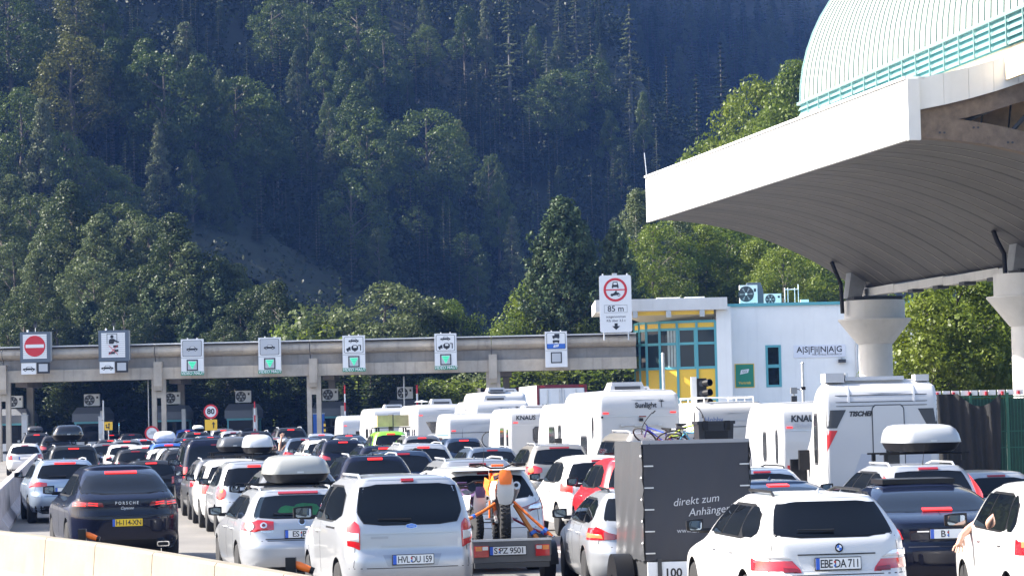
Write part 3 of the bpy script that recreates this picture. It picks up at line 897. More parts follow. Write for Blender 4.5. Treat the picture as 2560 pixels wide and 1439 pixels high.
# the main wall is pieced round its window
w0, w1 = bx(1914), bx(1953)
wz0, wz1 = bz(967, 1933), bz(862, 1933)
for b in ((0, w0, 0, zr), (w1, wx1, 0, zr), (w0, w1, 0, wz0), (w0, w1, wz1, zr)):
    MB().box(b[0], b[1], 0, .35, b[2], b[3]).build('wall', wall_white, off)
MB().box(wx1 - .3, wx1, .36, 14, 0, zr).build('wall', wall_white, off)
MB().box(-.06, wx1 + .1, -.12, 14, zr, zr + .18).build('roof_edge', teal, off)
MB().box(bx(1787) - .02, bx(1822), -2.2, -.003, 0, bz(770, 1800)).build('wing_wall', wall_white, off)
t = MB().box(w0 + .06, w1 - .06, .2, .24, wz0, wz1).build('window', glass_dark, off)
for b in ((w0, w0+.14, wz0, wz1), (w1-.14, w1, wz0, wz1), (w0+.14, w1-.14, wz0, wz0+.14), (w0+.14, w1-.14, wz1-.14, wz1), (w0+.14, w1-.14, (wz0+wz1)/2-.1, (wz0+wz1)/2+.1)):
    MB().box(b[0], b[1], -.03, .15, b[2], b[3]).build('window_frame', teal, t)
# glazed bay: panes between mullions, the left ones turning away
bay_px = [1588, 1600, 1617, 1650, 1694, 1743, 1790]
bay_d = [2.2, .9, .2, -.3, -.7, -1.0, -1.1]
bpts = [(bx(p, BD - 1.0 + q), -1.0 + q) for p, q in zip(bay_px, bay_d)]
za, zb, zc, zd, ze = bz(1000, 1650), bz(922, 1650), bz(862, 1650), bz(826, 1650), bz(808, 1650)
def quad_panel(p, q, z0, z1, name, m, parent, inset=.03, out=0.0, th=.05):
    p, q = Vector((p[0], p[1], 0)), Vector((q[0], q[1], 0))
    dvec = (q - p).normalized()
    nv = Vector((dvec.y, -dvec.x, 0))
    a, b = p + dvec * inset + nv * out, q - dvec * inset + nv * out
    a2, b2 = a - nv * th, b - nv * th
    return MB().add([(a.x,a.y,z0), (b.x,b.y,z0), (b.x,b.y,z1), (a.x,a.y,z1), (a2.x,a2.y,z0), (b2.x,b2.y,z0), (b2.x,b2.y,z1), (a2.x,a2.y,z1)],
                    [(0,1,2,3), (4,7,6,5), (0,4,5,1), (3,2,6,7), (0,3,7,4), (1,5,6,2)]).build(name, m, parent)
office_glass = mat('office_glass', (0.02, 0.032, 0.034), 0.05, spec=0.4)
blind = mat('blind_fabric', (0.38, 0.43, 0.40), 0.6, noise=0.15, nscale=4)
for k in range(6):
    p, q = bpts[k], bpts[k + 1]
    quad_panel(p, q, za, zb, 'yellow_panel', yellow, off, .02)
    quad_panel(p, q, zb - 3, za - .01, 'yellow_panel', yellow, off, .02)
    quad_panel(p, q, zb, zc, 'pane', office_glass, off)
    quad_panel(p, q, zc, zd, 'pane', office_glass, off)
    quad_panel(p, q, zd, ze, 'yellow_panel', yellow, off, .02)
    for z in (zb, zc, zd, ze, za):
        quad_panel(p, q, z - .075, z + .075, 'glazing_bar', teal, off, 0, .04, .14)
    if k in (1, 4):
        for z0, z1 in ((zb + .05, zc - .05), (zc + .05, zd - .05)):
            dx = (q[0] - p[0]) * .1
            for aa, bb in ((0.02, .14), (.86, .98)):
                pa = (p[0] + (q[0] - p[0]) * aa, p[1] + (q[1] - p[1]) * aa); pb = (p[0] + (q[0] - p[0]) * bb, p[1] + (q[1] - p[1]) * bb)
                quad_panel(pa, pb, z0, z1, 'sash', teal, off, 0, .025, .06)
    if k == 3:
        for j in range(3):
            pa = (p[0] + (q[0] - p[0]) * (.45 + .17 * j), p[1] + (q[1] - p[1]) * (.45 + .17 * j)); pb = (p[0] + (q[0] - p[0]) * (.58 + .17 * j), p[1] + (q[1] - p[1]) * (.58 + .17 * j))
            quad_panel(pa, pb, zb + .06, zd - .06, 'blind', blind, off, 0, .012, .01)
for k in range(7):
    x, y = bpts[k]
    MB().box(x - .07, x + .07, y - .08, y + .08, 0, ze).build('mullion', teal, off)
# flat roof slab over the bay with sloping cream soffit
rx0, rx1 = bx(1492, BD - 2.7), bx(1822, BD - 2.7)
zr0, zr1 = bz(776, 1650, BD - 2.7), bz(746, 1650, BD - 2.7)
MB().box(rx0, rx1, -2.7, 5, zr0, zr1).build('roof_slab', fascia_white, off)
MB().add([(rx0 + .8, -2.6, zr0 - .002), (rx1 - .8, -2.6, zr0 - .002), (rx1 - .8, -1.2, ze + .05), (rx0 + 2.7, -1.2, ze + .05)], [(0,1,2,3)]).build('soffit_panel', cream, off)
MB().box(rx0 + 1.9, rx1 - .8, -2.5, -2.35, zr0 - .26, zr0 - .003).build('yellow_trim', yellow, off)
for k in range(3):
    MB().box(rx0 + 2.2 + 2.0 * k, rx0 + 2.5 + 2.0 * k, -2.66, -2.51, zr0 - .4, zr0 - .003).build('soffit_light', galv, off)
for a, b in ((1642, 1700), (1712, 1760)):
    MB().box(bx(a), bx(b), -1.8, 0, zr1, zr1 + .1).build('roof_hatch', white_paint, off)
MB().tube([(bx(2142), -.1, 0), (bx(2142), -.1, zr - .5)], .07, 8).build('rain_pipe', galv, off)
# sign, poster, lamp, aerials
def wall_box(name, label, cat, px0, px1, py0, py1, m, th=.04, d=BD):
    a = P(px0, py1, d); b = P(px1, py0, d)
    w = b.x - a.x; h = b.z - a.z
    t = thing(name, label, cat, ((a.x + b.x) / 2, d - .003, a.z))
    MB().box(-w/2, w/2, -th, 0, 0, h).build('plate', m, t)
    return t, w, h
t, w, h = wall_box('company_sign', 'white name board with spaced dark letters on the office wall', 'sign', 1984, 2113, 860, 894, mat('board_white', (.70, .72, .78), .5))
letters('A|S|F|i|N|A|G', h * .66, 0, -.046, h * .62, sign_black, t, bold=.008)
letters('MAUTSTELLE ROSENBACH', h * .2, w * .14, -.046, h * .22, sign_black, t)
t, w, h = wall_box('poster', 'green poster with a white card picture on the office wall', 'poster', 1838, 1885, 908, 969, yellow)
MB().box(-w*.46, w*.46, -.052, -.041, h*.03, h*.97).build('print_field', mat('poster_green', (.01, .23, .13), .5), t)
flat_poly([(-w*.24, h*.55), (w*.18, h*.62), (w*.24, h*.78), (-w*.18, h*.74)], -.053, 'card_print', sign_white, t)
letters('GO', h*.13, 0, -.066, h*.67, sign_black, t)
letters('Vertrieb', h*.15, 0, -.054, h*.2, yellow, t, bold=.004)
ac_unit((bx(1876, BD + 2) + off.location.x, BD + 2, bgz + zr + .3), 52*(BD+2)/F*.86, 1.1, label='white air conditioner on the office roof, larger and left', group='air conditioners on the office roof')
ac_unit((bx(1936, BD + 2) + off.location.x, BD + 2, bgz + zr + .14), 50*(BD+2)/F*.86, .7, label='white air conditioner on the office roof, lower and right', group='air conditioners on the office roof')
MB2 = thing('roof_duct', 'dark ventilation cowl behind the larger office air conditioner', 'vent', (bx(1885, BD + 3) + off.location.x, BD + 3, bgz + zr + .18))
MB().prism([(-.5, 0), (.66, 0), (.66, .9), (.5, 1.4), (-.3, 1.4), (-.5, 1.0)], -.3, .3, axis='y').build('cowl', slate, MB2, fix=True)
t = thing('roof_frame', 'white tubular frame standing on the office roof', 'frame', (bx(1985, BD + 2) + off.location.x, BD + 2, bgz + zr + .18))
for a in (-.45, -.26, .16, .38):
    MB().tube([(a, 0, 0), (a, 0, 1.0 + .2 * (a > .2))], .028, 6).build('upright', white_paint, t)
MB().tube([(-.45, 0, .9), (.38, 0, .9)], .028, 6).build('crossbar', white_paint, t)
MB().box(.5, 1.0, -.1, .2, 0, .25).build('foot_box', white_paint, t)
t = thing('wall_lamp', 'small dark floodlight on the office wall below the name board', 'lamp', (P(2104, 902, BD).x, BD - .05, P(2104, 902, BD).z))
MB().box(-.22, .22, -.3, 0, -.09, .11).build('head', dark_metal, t); MB().box(-.04, .04, -.1, .05, .11, .22).build('arm', galv, t)
# camera mast, traffic light, light poles in front of the office
d = 84.0
c = P(1985, 1000, d)
t = thing('camera_mast', 'small grey camera on a mast in front of the office wall', 'camera', (c.x, d, ground(d)))
zz = P(1985, 972, d).z - ground(d)
MB().tube([(0, 0, 0), (0, 0, zz - .15)], .035, 8).build('mast', galv, t)
MB().box(-.1, .1, -.12, .12, zz - .15, zz + .05).build('housing', grey_metal, t)
MB().box(-.08, .09, -.1, .1, zz - .42, zz - .22).build('box', dark_metal, t)
MB().tube([(.1, 0, zz), (.22, 0, zz - .02), (.3, -.05, zz + .02)], .02, 6).build('arm', grey_metal, t)
MB().box(.24, .37, -.15, .05, zz - .03, zz + .07).build('lens', black_plastic, t)
d = 83.0
c = P(1752, 945, d)
t = thing('traffic_light', 'black traffic light with hoods in front of the yellow office panels', 'traffic light', (c.x, d, ground(d)))
zz = c.z - ground(d)
MB().box(-.13, .17, -.12, .1, zz - .95, zz).build('housing', black_plastic, t)
for k in range(3):
    MB().tube([(.1, -.05, zz - .17 - .31 * k), (.27, -.28, zz - .14 - .31 * k)], [.12, .115], 12, caps=False).build('hood', black_plastic, t, smooth=40)
    MB().lathe([(.1, 0), (.1, .01)], 12, (.02, -.13, zz - .17 - .31 * k), axis='y').build('lens', dark_metal, t)
MB().box(-.32, -.14, -.05, .1, zz - 1.1, zz + .05).build('back_plate', white_paint, t)
MB().tube([(-.2, .1, 0), (-.2, .1, zz)], .05, 8).build('post', galv, t)
for k, (px, y0, dd) in enumerate(((1657, 885, 86), (2006, 908, 88))):
    c = P(px, y0, dd)
    t = thing('slim_pole', ['slim white pole in front of the glazed bay', 'slim white pole left of the round column'][k], 'pole', (c.x, dd, ground(dd)))
    MB().lathe([(.055, 0), (.05, c.z - ground(dd))], 10).build('shaft', galv, t, smooth=50)
    MB().lathe([(.065, c.z - ground(dd)), (.03, c.z - ground(dd) + .05)], 10).build('cap', galv, t)
# ------------------------------------------------------------------ screened site fence at the right
d0 = 72.0
tarp_m = mat('tarpaulin', (0.014, 0.0135, 0.014), 0.8, noise=0.3, nscale=2, bump=0.5, bscale=6)
mesh_green = mat('screen_green', (0.012, 0.055, 0.035), 0.75, noise=0.3, nscale=5, bump=0.4, bscale=60)
green_steel = mat('green_steel', (0.01, 0.10, 0.06), 0.45)
a = P(2335, 990, d0); b = P(2700, 985, d0)
fg = ground(d0)
fw, fh = b.x - a.x, a.z - fg
t = thing('site_fence', 'green mesh fence with screening under the canopy columns', 'fence', (a.x, d0, fg))
for k in range(5):
    MB().box(fw*k/4 - .04, fw*k/4 + .04, -.03, .05, 0, fh + .06).build('post', green_steel, t)
for z in (.3, fh*.45, fh*.62, fh - .05):
    MB().box(0, fw, -.02, .0, z - .015, z + .015).build('rail', green_steel, t)
for k in range(44):
    MB().box(fw*k/44 - .006, fw*k/44 + .006, -.012, .0, 0, fh).build('wire', green_steel, t)
for k in range(4):
    MB().box(fw*k/4 + .05, fw*(k+1)/4 - .05, .012, .03, .05, fh - .1).build('screen_sheet', mesh_green, t)
for k in range(16):
    MB().box(fw*k/16, fw*k/16 + fw/16 - .05, .03, .09, fh + .0, fh + .14).build('warning_board', white_paint, t)
for k in range(9):
    MB().box(fw*k/9 + .07, fw*k/9 + .13, -.03, .02, fh - .0, fh + .1).build('clip', sign_red, t)
# hanging dark sheet with folds
rows = []
sx0, sx1 = 0.0, bx(2497, d0) - bx(2335, d0)
random.seed(3)
for j in range(17):
    z = j / 16
    row = []
    for i in range(41):
        u = i / 40
        fold = .05 * math.sin(u * 40 + z * 3) * (1 - .4 * z) + .035 * math.sin(u * 17 + 2 * z + 1) + .09 * math.sin(3 * (u + .6 * z)) * u
        sag = -.35 * max(0, math.sin(min(1, max(0, (u - .35) / .65)) * math.pi)) * z ** 3
        x = sx0 + (sx1 - sx0) * u - .25 * (1 - z) * u * .3
        row.append((x, -.16 + fold, .1 + (fh - .05) * z + sag))
    rows.append(row)
o = MB().grid(rows).build('screen_tarp', tarp_m, smooth=80)
o.location = (a.x, d0 - .05, fg)
tag(o, 'dark grey tarpaulin sheet hanging in folds over the site fence', 'tarpaulin')

# ------------------------------------------------------------------ mountain and woods
from mathutils import noise as mnoise
def terrain(x, y):
    base = 0.0
    n = mnoise.noise(Vector((x * .012, y * .012, 0))) * 9 + mnoise.noise(Vector((x * .035, y * .035, 5))) * 3
    m1 = .56 * (y - 312) - .54 * x + n
    # a gully keeps the right-hand flank lower; the far ridge stands behind it
    crest = (80 + (14 - x) * 2.6) if x < 26 else (49 - .75 * (x - 26))
    m1 = min(m1, max(0, crest) + n * .6)
    m1 = max(0, m1) * (1 - .15 * max(0, min(1, (y - 420) / 300)))
    m2 = .60 * (y - 590) - .10 * x + n * 1.5
    return max(base, m1, m2) - .3
def hill(name, x0, x1, y0, y1, nx, ny, m):
    rows = []
    for j in range(ny + 1):
        yy = y0 + (y1 - y0) * j / ny
        rows.append([(x0 + (x1 - x0) * i / nx, yy, terrain(x0 + (x1 - x0) * i / nx, yy)) for i in range(nx + 1)])
    o = MB().grid(rows).build(name, m, smooth=80)
    return tag(o, kind='structure')
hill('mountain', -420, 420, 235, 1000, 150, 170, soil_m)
def solve_ground(px, py, hgt, d_lo, d_hi, tf=terrain):
    """distance at which a tree of height hgt, standing on the slope, has its top at the pixel"""
    d = d_lo
    best = None
    while d < d_hi:
        p = P(px, py, d)
        if tf(p.x, d) + hgt >= p.z:
            return p.x, d, tf(p.x, d)
        d += 2.0
    p = P(px, py, d_hi)
    return p.x, d_hi, tf(p.x, d_hi)

bark = mat('bark', (0.085, 0.07, 0.055), 0.9, noise=0.4, nscale=4)
bark_grey = mat('bark_grey', (0.10, 0.095, 0.088), 0.9, noise=0.4, nscale=3)
bark_pale = mat('bark_pale', (0.28, 0.26, 0.23), 0.85, noise=0.4, nscale=3)
LM = {
 'beech': leaf_mat('beech_leaf', (0.022, 0.041, 0.007), (0.076, 0.106, 0.018)),
 'maple': leaf_mat('maple_leaf', (0.052, 0.092, 0.009), (0.15, 0.185, 0.02), .42),
 'willow': leaf_mat('willow_leaf', (0.044, 0.064, 0.024), (0.112, 0.138, 0.054)),
 'dark': leaf_mat('alder_leaf', (0.018, 0.032, 0.010), (0.055, 0.075, 0.02)),
 'spruce': leaf_mat('spruce_needle', (0.007, 0.015, 0.007), (0.022, 0.036, 0.014), .1),
 'pine': leaf_mat('pine_needle', (0.028, 0.05, 0.021), (0.080, 0.108, 0.046), .15),
 'larch': leaf_mat('larch_needle', (0.05, 0.068, 0.028), (0.105, 0.12, 0.055), .3),
 'under': leaf_mat('undergrowth_shade_leaf', (0.005, 0.010, 0.003), (0.018, 0.028, 0.007), .2),  # colour darkened to put deep forest shade into the gaps
 'yellow': leaf_mat('yellowing_leaf', (0.042, 0.052, 0.010), (0.09, 0.092, 0.016), .4),
}
def leaves(rng, centres, n_each, size, flat=0.0, droop=0.0):
    """leaf-sized quads spread through clumps: centres = (x, y, z, radius, squash)"""
    vs, fs = [], []
    c = np.array(centres)
    V = []
    for (cx, cy, cz, r, sq) in centres:
        n = max(6, int(n_each * (r / np.mean(c[:, 3])) ** 2))
        dirs = rng.normal(size=(n, 3)); dirs /= np.linalg.norm(dirs, axis=1)[:, None]
        rad = r * (.55 + .5 * rng.random(n) ** .6)
        p = dirs * rad[:, None]
        p[:, 2] *= sq
        p += (cx, cy, cz)
        nn = dirs * (1.0, 1.0, .9) + rng.normal(size=(n, 3)) * .55 + (0, 0, .25)
        nn /= np.linalg.norm(nn, axis=1)[:, None]
        a = np.cross(nn, rng.normal(size=(n, 3))); a /= np.linalg.norm(a, axis=1)[:, None]
        b = np.cross(nn, a)
        s = size * (.6 + .8 * rng.random(n))
        s1 = s[:, None] * a; s2 = (s * .62)[:, None] * b
        V.append(np.stack([p - s1 * .5, p + s2 * .5, p + s1 * .5, p - s2 * .5], 1).reshape(-1, 3))
    V = np.concatenate(V)
    n = len(V) // 4
    F_ = np.arange(n * 4).reshape(n, 4)
    return V, F_
def leaf_mesh(name, V, F_, m):
    me = bpy.data.meshes.new(name)
    me.vertices.add(len(V)); me.vertices.foreach_set('co', V.astype(np.float32).ravel())
    me.loops.add(F_.size); me.loops.foreach_set('vertex_index', F_.astype(np.int32).ravel())
    me.polygons.add(len(F_))
    me.polygons.foreach_set('loop_start', np.arange(0, F_.size, 4, dtype=np.int32))
    me.polygons.foreach_set('loop_total', np.full(len(F_), 4, dtype=np.int32))
    me.materials.append(m)
    me.update(); me.validate()
    return me
PROTO = {}
def make_broad(key, seed, kind, H=16.0, W=7.5, trunk=.3, nclump=46, n_each=70, leaf=.42, shape='round', barkm=bark):
    rng = np.random.default_rng(seed)
    cs, limbs = [], []
    z0 = H * trunk
    for i in range(nclump):
        t = (i + .5) / nclump
        z = z0 + (H - z0) * (t ** .9) * .97
        f = (z - z0) / (H - z0)
        if shape == 'round': rad = W/2 * math.sqrt(max(.05, 1 - (2*f - .9) ** 2)) if f > .12 else W/2 * .55
        elif shape == 'column': rad = W/2 * (1 - f ** 2.2) * (.75 + .3 * rng.random())
        elif shape == 'cone': rad = W/2 * (1.02 - f) ** .85
        elif shape == 'bush': rad = W/2 * math.sqrt(max(.05, 1 - f * f))
        rad *= .55 + .55 * rng.random()
        a = i * 2.399 + rng.normal() * .5
        r = W * (.11 + .085 * rng.random()) * (1.15 - .45 * f)
        cs.append((rad * math.cos(a), rad * math.sin(a), z, r, .72))
        limbs.append((rad * math.cos(a) * .8, rad * math.sin(a) * .8, z))
    V, Fq = leaves(rng, cs, n_each, leaf)
    crown = leaf_mesh('crown', V, Fq, LM[kind])
    mb = MB()
    bend = rng.normal(size=2) * H * .02
    tr = [(0, 0, -1.2), (bend[0]*.3, bend[1]*.3, H*.25), (bend[0], bend[1], H*.55), (bend[0]*.6, bend[1]*.6, H*.9)]
    r0 = H * .016
    mb.tube(tr, [r0*1.25, r0, r0*.65, r0*.15], 7)
    for i in range(0, nclump, 3):
        x, y, z = limbs[i]
        zb = max(z0 * .9, z - math.hypot(x, y) * .9)
        f = zb / H
        mb.tube([(bend[0]*f*1.3, bend[1]*f*1.3, zb), (x*.5, y*.5, (zb+z)/2 + .2), (x, y, z)], [r0*.35, r0*.22, r0*.08], 5)
    PROTO[key] = (crown, mb.mesh('trunk', barkm, 60), H)
def make_spruce(key, seed, kind='spruce', H=24.0, W=6.0, bare=.12, tiers=26, per=9, leaf=.5, sparse=0.0, barkm=bark, droop=.25):
    rng = np.random.default_rng(seed)
    V = []
    mb = MB()
    r0 = H * .012
    mb.tube([(0, 0, -1.2), (0, 0, H*.5), (0, 0, H)], [r0*1.2, r0*.8, r0*.08], 7)
    for i in range(tiers):
        f = i / (tiers - 1)
        z = H * (bare + (1 - bare) * f)
        L = W/2 * (1 - f) ** .82 * (.8 + .35 * rng.random()) + .15
        nb = max(3, int(per * (1 - .5 * f)))
        for b in range(nb):
            if rng.random() < sparse: continue
            a = 2 * math.pi * (b + rng.random() * .7) / nb + i
            l = L * (.7 + .45 * rng.random())
            m = max(3, int(l / leaf * 2.6))
            ca, sa = math.cos(a), math.sin(a)
            for q in range(m):
                t = (q + .6) / m
                px_, py_, pz_ = ca*l*t, sa*l*t, z - droop*l*t + .25*l*t*t + rng.normal()*.08
                wd = leaf * (1.15 - .6 * t) * (.7 + .6*rng.random())
                ln = leaf * 1.2
                sx_, sy_ = -sa, ca
                tilt = rng.normal() * .35
                dz = -.35 * wd - rng.random() * .25
                V += [(px_ - ca*ln*.4, py_ - sa*ln*.4, pz_ + .05), (px_ + sx_*wd*.6, py_ + sy_*wd*.6, pz_ + dz*.5 + tilt*.1), (px_ + ca*ln*.6, py_ + sa*ln*.6, pz_ - .12), (px_ - sx_*wd*.6, py_ - sy_*wd*.6, pz_ + dz*.5 - tilt*.1)]
            if sparse > .2 or i % 3 == 0:
                mb.tube([(0, 0, z), (ca*l*.9, sa*l*.9, z - droop*l*.8)], [r0*.2, r0*.05], 4, caps=False)
    V = np.array(V)
    PROTO[key] = (leaf_mesh('crown', V, np.arange(len(V)).reshape(-1, 4), LM[kind]), mb.mesh('trunk', barkm, 60), H)
def make_pine(key, seed, H=11.0, W=7.0):
    rng = np.random.default_rng(seed)
    cs = []
    mb = MB()
    mb.tube([(0, 0, -1), (.1, 0, H*.5), (0, .1, H)], [.2, .13, .03], 7)
    V = []
    for i in range(15):
        f = i / 14
        z = H * (.12 + .85 * f)
        nb = 7 if f < .7 else 5
        for b in range(nb):
            a = 2 * math.pi * b / nb + i * .7 + rng.normal() * .2
            l = W/2 * (1.05 - f) ** .75 * (.75 + .4 * rng.random())
            ca, sa = math.cos(a), math.sin(a)
            mb.tube([(0, 0, z), (ca*l*.6, sa*l*.6, z + l*.12), (ca*l, sa*l, z + l*.5)], [.06, .04, .015], 4, caps=False)
            for q in range(7):
                t = .3 + .7 * q / 6
                x, y, zz = ca*l*t, sa*l*t, z + l*.5*t*t
                cs.append((x + rng.normal()*.12, y + rng.normal()*.12, zz + .1, .38, 1.25))
    cs += [(0, 0, H*(.8 + .05*k), .35, 1.6) for k in range(5)]
    Vv, Fq = leaves(rng, cs, 34, .26, 0, -.5)
    PROTO[key] = (leaf_mesh('crown', Vv, Fq, LM['pine']), mb.mesh('trunk', bark, 60), H)
make_broad('beech_a', 1, 'beech', 17, 8.0, .28, 56, 170, .29)
make_broad('beech_b', 2, 'beech', 18, 7.0, .35, 54, 170, .29, 'column')
make_broad('beech_c', 3, 'beech', 15, 8.5, .22, 58, 170, .29)
make_broad('yellow_a', 4, 'yellow', 16, 8.0, .3, 52, 150, .29)
make_broad('larch_a', 5, 'larch', 18, 5.5, .2, 60, 150, .26, 'cone')
make_broad('willow_a', 6, 'willow', 12, 6.5, .12, 64, 300, .185, 'round')
make_broad('willow_b', 7, 'willow', 13, 5.5, .12, 60, 300, .185, 'column')
make_broad('alder_a', 8, 'dark', 12, 6.5, .15, 60, 260, .2)
make_broad('alder_b', 9, 'dark', 14, 6.0, .15, 60, 260, .2, 'column')
make_broad('maple_a', 10, 'maple', 11, 7.0, .2, 70, 340, .165)
make_broad('maple_b', 11, 'maple', 12, 6.5, .15, 70, 340, .165, 'column')
make_broad('birch_a', 12, 'willow', 13, 5.5, .15, 64, 300, .16, 'column', bark_pale)
make_broad('bush_a', 13, 'willow', 4.5, 5.0, .05, 46, 150, .17, 'bush')
make_broad('bush_b', 14, 'maple', 4.0, 4.5, .05, 46, 150, .17, 'bush')
make_broad('maple_near', 15, 'maple', 8.5, 6.2, .15, 70, 240, .2)
make_spruce('spruce_a', 20)
make_spruce('spruce_b', 21, H=26, W=7, per=8, leaf=.55)
make_spruce('spruce_thin', 22, 'larch', H=22, W=6, bare=.3, tiers=24, per=6, leaf=.42, sparse=.4, barkm=bark_grey, droop=.35)
make_spruce('spruce_far', 23, 'pine', H=26, W=7.5, tiers=18, per=6, leaf=.9)
make_pine('pine_a', 30)
# young growth and shrubs covering the whole slope: nobody could count it
def undergrowth(n, seed, name, kinds, label, yr=(296, 560), xr=(-.215, .075), hr=(.6, 5.0), leaf=.42, per=34, tf=terrain):
    rng = np.random.default_rng(seed)
    cs = []
    while len(cs) < n:
        y = rng.uniform(*yr); x = rng.uniform(*xr) * y
        z = tf(x, y)
        if z < 1.0: continue
        h = hr[0] + (hr[1] - hr[0]) * rng.random() ** 1.6
        if mnoise.noise(Vector((x * .05, y * .05, 9))) < -.25: h *= .35
        r = .8 + h * .32
        cs.append((x, y, z + h * .55, r, 1.25))
    V, Fq = leaves(rng, cs, per, leaf)
    o = link(name, leaf_mesh(name, V, Fq, LM[kinds]))
    tag(o, label, 'undergrowth', kind='stuff')
undergrowth(7000, 41, 'undergrowth', 'under', 'young growth with leaves darkened for shade, covering the mountainside', hr=(1.0, 5.5), leaf=.55, per=40)
undergrowth(420, 42, 'young_beech_growth', 'beech', 'young beech growth scattered over the mountainside', hr=(2, 7))
undergrowth(1500, 43, 'far_undergrowth', 'dark', 'dark growth covering the far ridge', yr=(540, 940), xr=(.0, .14), hr=(2, 8), leaf=.9, per=26)
# faint diagonal clearing on the lower slope
rows = []
for i in range(15):
    px_ = 420 + 40 * i
    top = 470 + (px_ - 480) * .63
    row = []
    for j in range(7):
        x_, y_, z_ = solve_ground(px_, top + 22 * j * (1.25 - .03 * i), 3.2, 300, 420)
        row.append((x_, y_, z_ + 3.2 + .5 * mnoise.noise(Vector((i * .7, j * .9, 2)))))
    rows.append(row)
tag(MB().grid(rows).build('clearing', mat('clearing_grass', (.014, .021, .010), .95, noise=.5, nscale=.5), smooth=80), kind='structure')
tree_count = 0
def tree(key, x, y, z, hgt, rz, label, name, group=None, wide=1.0):
    crown, trunk, H = PROTO[key]
    t = thing(name, label, 'tree' if 'bush' not in name else 'bush', (x, y, z), rz, group)
    k = hgt / H
    t.scale = (k * wide, k * wide, k)
    link('crown', crown, t); link('trunk', trunk, t)
    return t
rr = random.Random(11)
